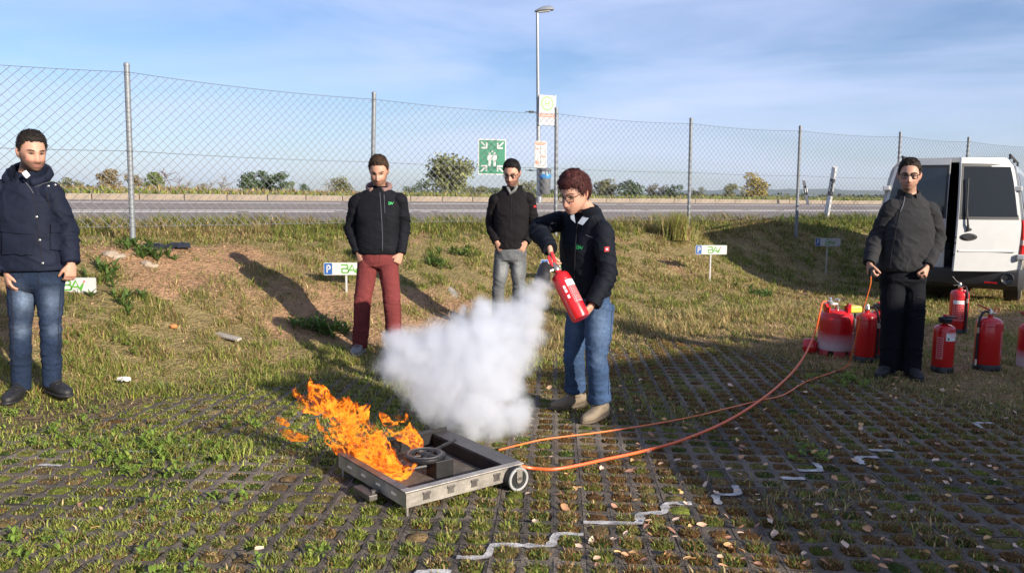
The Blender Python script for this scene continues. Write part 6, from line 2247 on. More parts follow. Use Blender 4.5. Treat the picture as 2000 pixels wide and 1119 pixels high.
def shoe(t, ankle, d, ground, mat, sole_mat, L=.275, heel=.0, high=.0, wd=.048, name='shoe', toe=1.0):
    """sole and upper lofted from heel to toe; d = way the toe points"""
    d = Vector((d[0], d[1], 0)).normalized(); s = Vector((-d.y, d.x, 0))
    o = Vector((ankle.x, ankle.y, ground)) - d * .075
    mb = MB(); secs = []
    pr = [(-.0, .55, .030 + heel), (.02, .78, .050), (.07, .86, .085), (.11, .88, .090), (.15, .95, .072), (.20, 1.05, .056), (.24, .95 * toe, .046), (.27, .62 * toe, .036), (.282, .25, .024)]
    sc = L / .285
    zb = .018
    lift = lambda x: heel * max(0, 1 - x / .16)
    for x, ww, hh in pr:
        z0 = zb + lift(x)
        secs.append((o + d * (x * sc) + UP * (z0 + hh * .5 - .004), s * (wd * ww), UP * (hh * .5 + .004)))
    loft(mb, secs, 18, 2.6)
    if high:
        a2 = Vector((ankle.x, ankle.y, ground + .085 + heel)); mb.tube([a2 - UP * .03, a2 + UP * high * .5, a2 + UP * high], [(.046, .046), (.045, .045), (.050, .050)], 16)
    me = remesh(mb.v, mb.f, .007, 3)
    up = place(name, me, mat, t)
    mb = MB(); secs = []
    for x, ww in [(-.006, .5), (.012, .85), (.06, .92), (.12, .90), (.20, 1.12), (.25, 1.0 * toe), (.278, .66 * toe), (.292, .25)]:
        z0 = lift(x)
        secs.append((o + d * (x * sc) + UP * (z0 * .5 + .011), s * (wd * ww), UP * (z0 * .5 + .011)))
    loft(mb, secs, 18, 3.0)
    mb.build('sole', sole_mat, up, t.location, True)
    return up, o, d, s

def build_person(label, S):
    rng = np.random.default_rng(S['seed'])
    ga, gb_ = S['fa'], S['fb']
    loc = Vector(((ga.x + gb_.x) / 2, (ga.y + gb_.y) / 2, min(S['gra'], S['grb'])))
    t = thing('person', label, 'person', loc)
    k = S.get('k', 1.0)
    sa, sb, pa, pb = S['sa'], S['sb'], S['pa'], S['pb']
    ws = (sb - sa).normalized(); wh = (pb - pa).normalized()
    def fw(w_): return Vector((w_.y, -w_.x, 0)).normalized()
    fs, fh = fw(ws), fw(wh)
    Pc = (pa + pb) / 2; Sc = (sa + sb) / 2
    N = S['neck']; H = S['head']
    hk = S.get('hk', 1.08)
    HM = head_frame(S['look'])
    bulk = S.get('bulk', 1.0)
    # ---------------- the body: one continuous skin
    mb = MB()
    add_head(mb, H, HM, hk)
    chin_back = H + HM @ Vector((0, .018, -.075)) * hk
    mb.tube([N - UP * .07, N, (N + chin_back) / 2, chin_back, H], [.075, .060, .056, .058, .05], 16)
    def tsec(f_, w_, d_, off=0.0):
        c = Pc * (1 - f_) + Sc * f_
        wv = (wh * (1 - f_) + ws * f_).normalized(); fv = fw(wv)
        return (c + fv * off, wv * w_, fv * d_)
    hw = (sb - sa).length / 2
    loft(mb, [tsec(-.07, .10 * bulk, .075), tsec(.03, .140 * bulk, .092), tsec(.35, .135 * bulk, .095 * bulk), tsec(.7, .15 * bulk, .105 * bulk), tsec(.93, hw - .01, .085), tsec(1.06, hw * .72, .065), tsec(1.16, .065, .055)], 20)
    for (s0, e0, w0) in ((sa, S['ea'], S['wa']), (sb, S['eb'], S['wb'])):
        limb(mb, [s0, e0, w0], [.050, .040, .027])
    for (p0, k0, f0) in ((pa, S['ka'], S['fa']), (pb, S['kb'], S['fb'])):
        limb(mb, [p0 + UP * .02, k0, f0], [.080, .052, .036])
    for (f0, dd, gg) in ((S['fa'], S['da'], S['gra']), (S['fb'], S['db'], S['grb'])):
        d_ = Vector((dd[0], dd[1], 0)).normalized(); s_ = Vector((-d_.y, d_.x, 0)); o_ = Vector((f0.x, f0.y, gg))
        loft(mb, [(o_ - d_ * .05 + UP * .05, s_ * .025, UP * .022), (o_ + UP * .062, s_ * .032, UP * .034), (o_ + d_ * .10 + UP * .046, s_ * .034, UP * .020), (o_ + d_ * .17 + UP * .036, s_ * .026, UP * .011)], 12)
        mb.tube([f0, o_ + UP * .06], [.036, .036], 12)
    for q in ('a', 'b'):
        hd = S['h' + q]
        hand(mb, S['w' + q] + hd['d'].normalized() * .012, hd['d'], hd['n'], hd['t'], hd.get('curl', .8), hd.get('k', 1.0), hd.get('tc', .6))
    me = remesh(mb.v, mb.f, .0052, 1, .35, .40)
    # colours of the skin
    n = len(me.vertices)
    co = np.zeros(n * 3); me.vertices.foreach_get('co', co); co = co.reshape(-1, 3)
    R3 = np.array(HM.inverted())
    hl = ((co - np.array(H)) @ R3.T) / hk
    base = np.array(S['skin'])
    col = np.tile(base, (n, 1))
    inh = (np.abs(hl[:, 0]) < .12) & (np.abs(hl[:, 1]) < .16) & (hl[:, 2] > -.135) & (hl[:, 2] < .13)
    front = inh & (hl[:, 1] < -.02)
    ax = np.abs(hl[:, 0]); z = hl[:, 2]
    def blend(mask, c, a):
        a = (np.clip(a, 0, 1) * mask)[:, None]
        col[:] = col * (1 - a) + np.array(c) * a
    red = base * np.array([1.08, .72, .68])
    blend(front, red, .55 * np.exp(-((ax - .042) / .022) ** 2 - ((z + .035) / .022) ** 2) + .6 * np.exp(-(ax / .014) ** 2 - ((z + .042) / .014) ** 2))
    blend(inh, red, .5 * sstep(.078, .086, ax))
    hc = np.array(S['hair'])
    if S.get('beard', 0):
        bz = sstep(-.030, -.055, z - .25 * np.clip(ax - .045, 0, .03)) * (1 - .8 * np.exp(-(ax / .022) ** 2 - ((z + .072) / .007) ** 2))
        side_ = sstep(.05, .062, ax) * sstep(.01, -.03, z)
        mus = np.exp(-((z + .058) / .006) ** 2 - (ax / .026) ** 2)
        blend(inh & (hl[:, 1] < .03), hc * .7 + base * .12, S['beard'] * np.clip(np.maximum(np.maximum(bz, side_), mus), 0, 1))
    blend(front, np.array(S.get('lips', (.42, .16, .13))), .75 * np.exp(-((z + .072) / .0075) ** 4 - (ax / .023) ** 4))
    blend(front, base * .25, .9 * np.exp(-((z + .0725) / .0022) ** 2 - (ax / .022) ** 4))
    blend(front, hc * .8, S.get('brow', .8) * np.exp(-((z - .022 + .25 * np.clip(ax - .032, 0, 1)) / .0045) ** 2 - ((ax - .032) / .019) ** 4))
    blend(front, np.array([.03, .02, .018]), .75 * np.exp(-((z - .0045) / .0035) ** 2 - ((ax - .031) / .015) ** 4))
    blend(front, base * .55, .35 * np.exp(-((z - .004) / .012) ** 2 - ((ax - .030) / .018) ** 2))
    at_ = me.color_attributes.new('Col', 'FLOAT_COLOR', 'POINT')
    c4 = np.ones((n, 4), dtype=np.float32); c4[:, :3] = col
    at_.data.foreach_set('color', c4.ravel())
    hb_ = bvh_of(me)
    body = place('body', me, skin_mat(), t)
    def face_line(pts, rad, name, mat, lift=.0005, fl=.6):
        P = []
        for (x_, z_) in pts:
            q = hb_.ray_cast(H + HM @ (Vector((x_, -.25, z_)) * hk), HM @ Vector((0, 1, 0)), .3)
            if q[0] is not None: P.append(q[0] - HM @ Vector((0, lift, 0)))
        if len(P) > 2:
            m_ = MB(); m_.tube(P, [r_ * hk for r_ in rad[:len(P)]], 6); m_.build(name, mat, body, t.location, True)
    bm_ = pmat('brow_%d' % S['seed'], tuple(hc * .9 + base * .06), rough=.8, vary=.3, scale=90)
    for sx in (-1, 1):
        face_line([(sx * .013, .0215), (sx * .022, .0245), (sx * .034, .0265), (sx * .045, .0245), (sx * .054, .0185)], [.0022, .0036, .0036, .0030, .0014], 'eyebrow', bm_)
        face_line([(sx * .017, .0015), (sx * .024, .0055), (sx * .032, .0066), (sx * .040, .0050), (sx * .047, .0010)], [.0010, .0018, .0021, .0019, .0010], 'eyelashes', M_LASH, .0035)
    face_line([(-.027, -.0690), (-.020, -.0715), (-.010, -.0730), (0, -.0728), (.010, -.0730), (.020, -.0715), (.027, -.0690)], [.0012, .0016, .0017, .0016, .0017, .0016, .0012], 'mouth_line', M_MOUTH, .0)
    for sx in (-1, 1):
        for (r_, mat, dy, nm) in (((.0125, .006), M_EYE, 0, 'eye'), ((.0055, .0048), M_IRIS, -.0035, 'iris')):
            c = H + HM @ Vector((sx * .031, -.0775 + dy, .0005 if nm == 'eye' else -.001)) * hk
            mb = MB(); prof = [(max(.0005, math.sin(math.pi * i / 6)), -math.cos(math.pi * i / 6)) for i in range(7)]
            mb.lathe(prof, 10)
            mb.v = [tuple(c + HM @ Vector((q[0] * r_[0] * hk, q[1] * .009 * hk, q[2] * r_[1] * hk))) for q in mb.v]
            e = mb.build(nm, mat, body if nm == 'eye' else e, t.location, True)
    # ---------------- hair, spectacles
    mb = hair_mesh(H, HM, hk, S.get('style', 'short'), hc, rng)
    hm = pmat('hair_%d' % S['seed'], tuple(hc), rough=.7, vary=.45, scale=60, sheen=.0, spec=.22)
    mb.build('hair', hm, t, t.location, True, 80)
    if S.get('specs'):
        mb = MB(); ln = MB()
        for sx in (-1, 1):
            rect = []
            for (cx, cz, a0) in ((.016, .010, 0), (-.016, .010, 90), (-.016, -.010, 180), (.016, -.010, 270)):
                for q in range(4):
                    a = R(a0 + q * 30); rect.append((cx + .011 * math.cos(a), cz + .010 * math.sin(a)))
            P = [H + HM @ (Vector((sx * .034 + p[0], -.102 + .10 * (abs(sx * .034 + p[0])) ** 1.0 * .25, -.002 + p[1])) * hk) for p in rect]
            mb.tube(P, S.get('specr', .0022), 6, closed=True)
            ln.add(P, [tuple(range(len(P)))])
            mb.tube([H + HM @ (Vector(q) * hk) for q in ((sx * .060, -.098, .005), (sx * .073, -.085, .006), (sx * .078, -.02, .008), (sx * .081, .012, .004))], S.get('specr', .0022), 6)
        mb.tube([H + HM @ (Vector(q) * hk) for q in ((-.009, -.104, .001), (0, -.108, .004), (.009, -.104, .001))], S.get('specr', .0022), 6)
        g = mb.build('glasses', S.get('specmat', M_FRAME), t, t.location, True)
        ln.build('lens', M_LENS2, g, t.location)
    # ---------------- trousers
    T = S['trousers']
    mb = MB()
    loft(mb, [tsec(T.get('waist', .26), .150 * bulk, .112 * bulk), tsec(.06, .170 * bulk, .125 * bulk), tsec(-.05, .174 * bulk, .124 * bulk), tsec(-.11, .160 * bulk, .110), tsec(-.15, .110, .080)], 24)
    th, kn, hm_ = T['r']
    for (p0, k0, f0, gg) in ((pa, S['ka'], S['fa'], S['gra']), (pb, S['kb'], S['fb'], S['grb'])):
        bot = Vector((f0.x, f0.y, gg + T['hem']))
        mid = (k0 + bot) / 2 * .5 + k0 * .25 + bot * .25
        limb(mb, [p0 + UP * .03, (p0 * .55 + k0 * .45), k0, k0 * .45 + bot * .55, bot], [th, th * .92, kn, (kn + hm_) / 2 * T.get('calf', 1.0), hm_], 18)
    me = remesh(mb.v, mb.f, .0085, 4)
    J = []
    for (p0, k0, f0) in ((pa, S['ka'], S['fa']), (pb, S['kb'], S['fb'])):
        J.append((k0, (f0 - k0).normalized(), .12, .011, .06)); J.append((f0 + UP * .08, (f0 - k0).normalized(), .11, .014, .05)); J.append((p0 - UP * .03, (k0 - p0).normalized(), .12, .010, .07))
    fold(me, J, T.get('amp', .005), (8, 8, 9), S['seed'] + 40)
    S['_trousers'] = bvh_of(me)
    if T.get('fade'):
        # worn, washed-out places on thighs and knees
        nv_ = len(me.vertices); tc_ = np.zeros(nv_ * 3); me.vertices.foreach_get('co', tc_); tc_ = tc_.reshape(-1, 3)
        fd = np.zeros(nv_)
        for (q, rx_, rz_, a_) in T['fade']:
            dq = tc_ - np.array(q)
            fd = np.maximum(fd, a_ * np.exp(-(dq[:, 0] / rx_) ** 2 - (dq[:, 1] / .08) ** 2 - (dq[:, 2] / rz_) ** 2))
        fd = fd * (.55 + .9 * fbm(tc_[:, 0] * 30, tc_[:, 1] * 30, tc_[:, 2] * 9, 77, 3))
        ca_ = np.ones((nv_, 4), dtype=np.float32); ca_[:, :3] = np.array(T['col']) * (1 - fd)[:, None] + np.array(T['worn']) * fd[:, None]
        at_ = me.color_attributes.new('Col', 'FLOAT_COLOR', 'POINT'); at_.data.foreach_set('color', ca_.ravel())
    tr_ = place('trousers', me, T['mat'], t)
    # ---------------- jacket
    K = S['jacket']
    mb = MB()
    jb = K.get('b', 1.0) * bulk
    secs = []
    for f_, w_, d_, off in K['secs']:
        secs.append(tsec(f_, (w_ if w_ > 0 else hw + w_ + .2) * jb, d_ * jb, off))
    secs += [tsec(.90, hw + .024, .104 * jb, K.get('off', 0)), (Sc + UP * .030, ws * (hw * 1.0), fs * .085), (Sc * .60 + N * .40 + UP * .026, ws * (hw * .76), fs * .084), (N * .85 + Sc * .15 + UP * .012, ws * .108, fs * .082), (N + UP * .028, ws * .080, fs * .074)]
    loft(mb, secs, 28, 2.35)
    r = K['r']
    me = remesh(mb.v, mb.f, .0085, 4)
    fold(me, [(Sc - UP * .12, (0, 0, 1), .2, .004, .12), (Pc + UP * .08, (0, 0, 1), .2, .005, .08)], K.get('amp', .0055), (6, 6, 8), S['seed'] + 80)
    parts_ = [me]
    for q, (s0, e0, w0) in (('a', (sa, S['ea'], S['wa'])), ('b', (sb, S['eb'], S['wb']))):
        wv = (w0 - e0).normalized()
        cuff = w0 - wv * K.get('cuff', .0)
        inn = Sc * .35 + s0 * .65 - UP * .034
        mb = MB()
        limb(mb, [inn, s0 - UP * .030, s0 * .5 + e0 * .5, e0, e0 * .45 + cuff * .55, cuff], [r[0] * .85, r[0] * 1.0, (r[0] + r[1]) / 2, r[1], (r[1] + r[2]) / 2, r[2]], 18)
        ms = remesh(mb.v, mb.f, .0085, 3)
        fold(ms, [(e0, (w0 - e0).normalized(), .14, .016, .05), (w0, (w0 - e0).normalized(), .11, .012, .045), (s0 - UP * .08, (e0 - s0).normalized(), .12, .010, .07)], K.get('amp', .0055), (7, 7, 9), S['seed'] + 90 + ord(q))
        parts_.append(ms)
    VV, FF = [], []
    for m_ in parts_:
        o0 = len(VV)
        VV += [p.co.copy() for p in m_.vertices]; FF += [tuple(i + o0 for i in p.vertices) for p in m_.polygons]
    bv = BVHTree.FromPolygons(VV, FF)
    S['_jacket'] = bv
    jk = place('jacket', me, K['mat'], t)
    for m_ in parts_[1:]: place('sleeve', m_, K['mat'], jk)
    S['_jk'] = jk
    # collar: a standing band round the neck, open at the throat
    if K.get('collar'):
        ch, cr, op = K['collar']
        nd = (chin_back - N).normalized()
        v, f = [], []
        m = 30
        for i in range(m + 1):
            a = R(op + (360 - 2 * op) * i / m)
            dr = fs * math.cos(a) + ws * math.sin(a)
            lo = N - UP * (.010 + .030 * max(0, math.cos(a))) + dr * cr * 1.16
            hi = N + nd * ch * (1 - .25 * max(0, math.cos(a))) + dr * cr * (.98 + K.get('flare', .12)) - UP * (.25 * ch * max(0, math.cos(a)))
            hi2 = hi - dr * .012 - UP * .002
            lo2 = lo - dr * .014
            v += [lo, lo * .5 + hi * .5 + dr * .004, hi, hi2, lo2]
        for i in range(m):
            for j in range(4): f.append((i * 5 + j, i * 5 + 5 + j, i * 5 + 6 + j, i * 5 + 1 + j))
        mb = MB(); mb.add(v, f); mb.build('collar', K.get('cmat', K['mat']), jk, t.location, True, 70)
    # cuffs and hem bands
    for q, (e0, w0) in (('a', (S['ea'], S['wa'])), ('b', (S['eb'], S['wb']))):
        wv = (w0 - e0).normalized(); c = w0 - wv * K.get('cuff', .0)
        mb = MB(); mb.tube([c - wv * .035, c - wv * .004, c + wv * .008, c + wv * .004, c - wv * .01], [r[2] + .002, r[2] + .004, r[2] - .001, r[2] - .008, r[2] - .012], 18, None, False)
        mb.build('cuff', K.get('cmat', K['mat']), jk, t.location, True, 70)
    # ---------------- shoes
    for (f0, dd, gg) in ((S['fa'], S['da'], S['gra']), (S['fb'], S['db'], S['grb'])):
        sh = S['shoes']
        up, o_, d_, s_ = shoe(t, f0, dd, gg, sh['mat'], sh['sole'], sh.get('L', .285), sh.get('heel', 0), sh.get('high', 0), sh.get('wd', .048), sh.get('name', 'shoe'), sh.get('toe', 1.0))
        if sh.get('laces'):
            mb = MB()
            for i in range(4):
                x = .135 + .022 * i; z = .105 - .013 * i
                mb.tube([o_ + d_ * x + UP * z - s_ * .026, o_ + d_ * (x + .004) + UP * (z + .010), o_ + d_ * x + UP * z + s_ * .026], .0035, 6)
            mb.build('laces', sh['laces'], up, t.location, True)
    return t

def cloth(name, col, vary=.12, rough=.85, **kw):
    return pmat(name, col, rough=rough, vary=vary, scale=kw.pop('scale', 6), bump=kw.pop('bump', .25), bscale=kw.pop('bscale', 220), sheen=kw.pop('sheen', .0), spec=.15, fine=kw.pop('fine', .12), **kw)
def denim(name, col, fade, vary=.3):
    """woven blue cotton, faded in large soft patches"""
    m = cloth(name, col, vary, .9, scale=4.0, bump=.3, bscale=260, fine=.2, stretch=(1.0, 1.0, .55))
    return m
M_NAVY = cloth('navy_parka', (.0085, .0115, .024), .22, .75)
M_BLK = cloth('black_softshell', (.0065, .007, .010), .25, .8)
M_BLK2 = cloth('brownish_black_softshell', (.0085, .007, .0085), .2, .8)
M_WBLK = cloth('blueblack_softshell', (.0050, .007, .012), .2, .75)
M_CHAR = cloth('charcoal_fleece', (.028, .028, .030), .2, .95)
M_JDARK = denim('dark_jeans', (.015, .026, .054), None, .9)
M_JBLUE = denim('blue_jeans', (.040, .073, .142), None, .5)
M_JGREY = denim('grey_jeans', (.135, .140, .145), None, .4)
M_MAROON = cloth('maroon_cotton', (.145, .032, .032), .22, .9, scale=4)
M_CARGO = cloth('navy_work_trousers', (.0055, .006, .009), .2, .85)
M_HOODIE = cloth('rosy_hoodie', (.20, .125, .115), .15)
M_SHIRT = cloth('grey_tshirt', (.16, .165, .16), .3, scale=20)
M_SHIRTW = cloth('striped_blouse', (.24, .28, .35), .2, scale=40)
M_LEATHER = pmat('beige_suede', (.190, .150, .105), rough=.85, vary=.15, scale=9, bump=.2, bscale=120)
M_BOOTSOLE = pmat('boot_sole', (.10, .075, .05), rough=.7)
M_SNEAK = pmat('black_sneaker', (.014, .014, .016), rough=.6, vary=.3, scale=30, bump=.3, bscale=120)
M_SNEAKG = pmat('grey_sneaker', (.19, .19, .185), rough=.7, vary=.2, scale=25, bump=.3)
M_SOLEG = pmat('pale_sole', (.35, .34, .32), rough=.7)
M_ZIP = pmat('zip_metal', (.20, .20, .21), rough=.35, metal=.7)
M_STITCH = pmat('dark_seam', (.004, .004, .006), rough=.8)
M_BUTTON = pmat('button_metal', (.50, .48, .45), rough=.3, metal=.8)
M_LOGOG = pmat('embroidery_green', (.02, .36, .09), rough=.6)
M_PATCHR = pmat('red_patch', (.62, .03, .035), rough=.6)
SKIN = (.455, .245, .168)

def gz(x, y): return float(elev(x, y, False))
# ---------------------------------------------------------------- the man in the navy parka
Y = 5.45
fa, fb = at(40, 722, Y - .05), at(100, 712, Y + .02)
g1, g2 = on(42, 768, .10).z, on(110, 750, .10).z
S1 = dict(seed=1, head=at(62, 296, Y - .02), look=Vector((.74, -.66, -.24)), hk=1.03, neck=at(52, 347, Y + .03), style='short', hair=(.018, .014, .012), beard=.80, skin=SKIN, bulk=1.08,
          sa=at(2, 366, Y + .0), sb=at(98, 372, Y + .02), ea=at(-6, 455, Y + .03), wa=at(12, 530, Y - .10), eb=at(129, 450, Y + .06), wb=at(139, 512, Y - .02),
          pa=at(44, 542, Y), pb=at(95, 542, Y), ka=at(40, 637, Y - .05), kb=at(99, 632, Y - .02), fa=fa, fb=fb, da=(.10, -1), db=(.85, -.55), gra=.085, grb=.10,
          ha=dict(d=Vector((.25, -.15, -1)), n=Vector((.6, .6, 0)), t=1, curl=.55), hb=dict(d=Vector((-.05, -.10, -1)), n=Vector((-.7, .5, 0)), t=-1, curl=.75),
          trousers=dict(mat=cloth('faded_dark_jeans', (1, 1, 1), .3, .9, scale=5, fine=.2, attr=True), col=(.014, .024, .050), worn=(.125, .165, .235), fade=[(at(44, 585, Y - .09), .05, .10, .75), (at(39, 645, Y - .12), .045, .05, .7), (at(100, 590, Y - .09), .045, .10, .55), (at(102, 645, Y - .09), .04, .05, .45)], r=(.096, .068, .060), hem=.055, amp=.0035), shoes=dict(mat=M_SNEAK, sole=M_RUB, L=.30, laces=M_RUB),
          jacket=dict(mat=M_NAVY, r=(.082, .072, .056), secs=[(.085, .196, .146, .0), (.10, .204, .152, .0), (.22, .200, .150, .005), (.4, .190, .144, .01), (.7, .190, .140, .01)], collar=(.090, .096, 20), flare=.20, amp=.0085, cuff=.0))
p1 = build_person('young man in a navy hooded parka and jeans at the left picture edge', S1)
bv, jk = S1['_jacket'], S1['_jk']
# hood lying round the neck
mb = MB(); Nn = S1['neck']; ws_ = (S1['sb'] - S1['sa']).normalized(); fs_ = Vector((ws_.y, -ws_.x, 0))
P = []; rr = []
for i in range(15):
    a = R(38 + (360 - 76) * i / 14)
    dr = fs_ * math.cos(a) + ws_ * math.sin(a)
    P.append(Nn + dr * .115 + UP * (.008 + .055 * max(0, -math.cos(a)) - .055 * max(0, math.cos(a)))); rr.append(.028 + .032 * max(0, -math.cos(a)) ** .7)
mb.tube(P, rr, 14); me = remesh(mb.v, mb.f, .009, 3); fold(me, [], .008, (14, 14, 14), 9); place('hood', me, M_NAVY, jk)
sewn_line(bv, [(63, 372), (72, 420), (77, 470), (84, 524)], .0022, 'front_seam', M_STITCH, jk)
sewn_line(bv, [(46, 352), (58, 366), (66, 378)], .0030, 'zip', M_ZIP, jk, .003)
sewn_line(bv, [(68, 366), (90, 358), (112, 354)], .0022, 'zip', M_ZIP, jk, .003)
sewn_line(bv, [(90, 375), (93, 390), (97, 408)], .0030, 'pocket_zip', M_STITCH, jk, .002)
for (px, py) in [(71, 424), (77, 469), (83, 514), (94, 364), (107, 362)]:
    q = cast(bv, px, py, .002)
    if q:
        mb = MB(); mb.lathe([(.0085, -.003), (.009, 0), (.006, .003)], 10, M=Matrix.Translation(q) @ Matrix.Rotation(R(90), 4, 'X')); mb.build('button', M_BUTTON, jk, p1.location, True)
sewn_patch(bv, lambda u, v: (8 + 58 * u, 438 + 58 * v + 3 * u), 8, 8, 'pocket', M_NAVY, jk, .014)
sewn_patch(bv, lambda u, v: (6 + 62 * u, 436 + 18 * v + 3 * u), 8, 4, 'pocket_flap', M_NAVY, jk, .021)
sewn_patch(bv, lambda u, v: (97 + 26 * u, 440 + 48 * v + 2 * u), 6, 8, 'pocket', M_NAVY, jk, .014)
sewn_patch(bv, lambda u, v: (96 + 28 * u, 437 + 17 * v + 2 * u), 6, 4, 'pocket_flap', M_NAVY, jk, .021)
q = cast(bv, 50, 342, .012) or S1['neck']
mb = MB(); mb.box((0, 0, 0), (.036, .012, .046), Matrix.Translation(at(51, 341, Y - .13)) @ Matrix.Rotation(R(-38), 4, 'Y'), .006); mb.build('collar_clip', M_XWHITE, jk, p1.location)

tb = S1['_trousers']
for pts in ([(73, 524), (75, 556)], [(50, 526), (40, 542), (24, 548)], [(100, 524), (110, 540), (121, 544)], [(119, 560), (114, 630), (115, 712)], [(22, 570), (26, 640), (26, 715)]):
    sewn_line(tb, pts, .0022, 'seam', M_STITCH, p1)
# ---------------------------------------------------------------- the man in maroon trousers
Y = 7.3
fa, fb = at(703, 662, Y), at(771, 664, Y)
g0 = gz(fa.x, fa.y) + .0
S2 = dict(seed=2, head=at(740, 333, Y - .05), look=Vector((.02, -.86, -.42)), hk=1.03, neck=at(740, 370, Y + .02), style='short', hair=(.050, .030, .018), beard=.62, skin=SKIN, bulk=.98,
          sa=at(699, 386, Y), sb=at(780, 386, Y), ea=at(686, 444, Y + .05), wa=at(699, 492, Y - .05), eb=at(789, 444, Y + .05), wb=at(783, 494, Y - .05),
          pa=at(721, 505, Y), pb=at(757, 505, Y), ka=at(709, 582, Y - .04), kb=at(765, 584, Y - .02), fa=fa, fb=fb, da=(-.10, -1), db=(.25, -1), gra=.045, grb=.045,
          ha=dict(d=Vector((.35, -.2, -1)), n=Vector((.5, .8, .1)), t=1, curl=1.15), hb=dict(d=Vector((-.4, -.2, -1)), n=Vector((-.5, .8, .1)), t=-1, curl=1.15),
          trousers=dict(mat=M_MAROON, r=(.098, .080, .070), hem=.05, amp=.0035), shoes=dict(mat=M_SNEAKG, sole=M_SOLEG, L=.29, laces=M_MAROON),
          jacket=dict(mat=M_BLK, r=(.070, .060, .046), secs=[(.075, .180, .128, .0), (.10, .192, .136, .005), (.18, .196, .140, .01), (.35, .195, .138, .01), (.7, .200, .135, .01)], collar=(.040, .086, 34), flare=.22, amp=.005))
p2 = build_person('man in black zip jacket and maroon trousers standing behind the fire', S2)
bv, jk = S2['_jacket'], S2['_jk']
sewn_line(bv, [(742, 376), (745, 420), (747, 460), (747, 490)], .0032, 'zip', M_ZIP, jk, .001)
sewn_line(bv, [(750, 380), (751, 400), (752, 416)], .0028, 'pocket_zip', M_ZIP, jk, .001)
sewn_line(bv, [(702, 388), (720, 380), (742, 380)], .002, 'yoke_seam', M_STITCH, jk)
sewn_line(bv, [(704, 420), (730, 418), (746, 418), (776, 416)], .002, 'chest_seam', M_STITCH, jk)
sewn_line(bv, [(697, 478), (720, 483), (746, 484), (784, 480)], .002, 'hem_seam', M_STITCH, jk)
sewn_logo(bv, 758.5, 400, 5.2, -.02, 1.0, M_LOGOG, jk)
mb = MB(); Nn = S2['neck']; P = []; rr = []
for i in range(15):
    a = R(30 + 300 * i / 14); dr = Vector((math.sin(a), -math.cos(a), 0))
    P.append(Nn + dr * .094 + UP * (.020 + .040 * max(0, -math.cos(a)) - .040 * max(0, math.cos(a)))); rr.append(.027)
mb.tube(P, rr, 12); me = remesh(mb.v, mb.f, .008, 3); fold(me, [], .006, (16, 16, 16), 3); place('hood', me, M_HOODIE, jk)

M_MSEAM = pmat('maroon_seam', (.045, .010, .010), rough=.9)
for pts in ([(741, 494), (740, 522)], [(716, 494), (709, 508), (700, 513)], [(765, 494), (772, 508), (781, 512)], [(694, 530), (692, 590), (692, 655)], [(783, 530), (781, 590), (782, 640)]):
    sewn_line(S2['_trousers'], pts, .0022, 'seam', M_MSEAM, p2)
# ---------------------------------------------------------------- the man with glasses and grey jeans
Y = 8.2
fa, fb = at(970, 635, Y), at(1012, 637, Y)
S3 = dict(seed=3, head=at(1000, 338, Y - .04), look=Vector((-.22, -.88, -.34)), hk=1.02, neck=at(1000, 371, Y + .02), style='short', hair=(.012, .010, .010), beard=.72, skin=SKIN, bulk=.92, specs=True,
          sa=at(968, 386, Y), sb=at(1033, 384, Y), ea=at(959, 440, Y + .06), wa=at(970, 472, Y - .08), eb=at(1041, 440, Y + .06), wb=at(1027, 472, Y - .08),
          pa=at(983, 495, Y), pb=at(1012, 495, Y), ka=at(974, 562, Y - .02), kb=at(1013, 562, Y - .02), fa=fa, fb=fb, da=(-.2, -1), db=(.2, -1), gra=.02, grb=.02,
          ha=dict(d=Vector((.45, -.05, -.8)), n=Vector((.4, .9, 0)), t=1, curl=.25), hb=dict(d=Vector((-.45, -.05, -.8)), n=Vector((-.4, .9, 0)), t=-1, curl=.25),
          trousers=dict(mat=cloth('faded_grey_jeans', (1, 1, 1), .25, .9, scale=5, fine=.2, attr=True), col=(.105, .110, .115), worn=(.30, .31, .31), fade=[(at(981, 525, Y - .08), .04, .09, .6), (at(1012, 525, Y - .08), .04, .09, .6)], r=(.088, .064, .057), hem=.05, amp=.0035), shoes=dict(mat=M_SNEAK, sole=M_RUB, L=.29),
          jacket=dict(mat=M_BLK2, r=(.068, .060, .046), secs=[(.085, .175, .125, .0), (.10, .182, .130, .005), (.35, .188, .130, .01), (.7, .195, .130, .01)], collar=(.045, .080, 34), flare=.35, amp=.005))
p3 = build_person('man with glasses in black softshell and grey jeans, hands in pockets', S3)
bv, jk = S3['_jacket'], S3['_jk']
sewn_line(bv, [(999, 382), (998, 420), (997, 478)], .0026, 'zip', M_STITCH, jk, .001)
sewn_line(bv, [(1004, 396), (1005, 412), (1003, 428)], .0026, 'pocket_zip', M_STITCH, jk, .001)
sewn_patch(bv, lambda u, v: (1042.5 + 6.5 * u, 402 + 3.5 * v - .5 * u), 3, 3, 'sleeve_patch', M_PATCHR, jk, .003)
mb = MB(); mb.tube([at(991, 366, Y - .07), at(997, 378, Y - .10), at(1005, 372, Y - .10), at(1009, 364, Y - .07)], .016, 8); mb.build('tshirt', M_SHIRT, p3, p3.location, True)

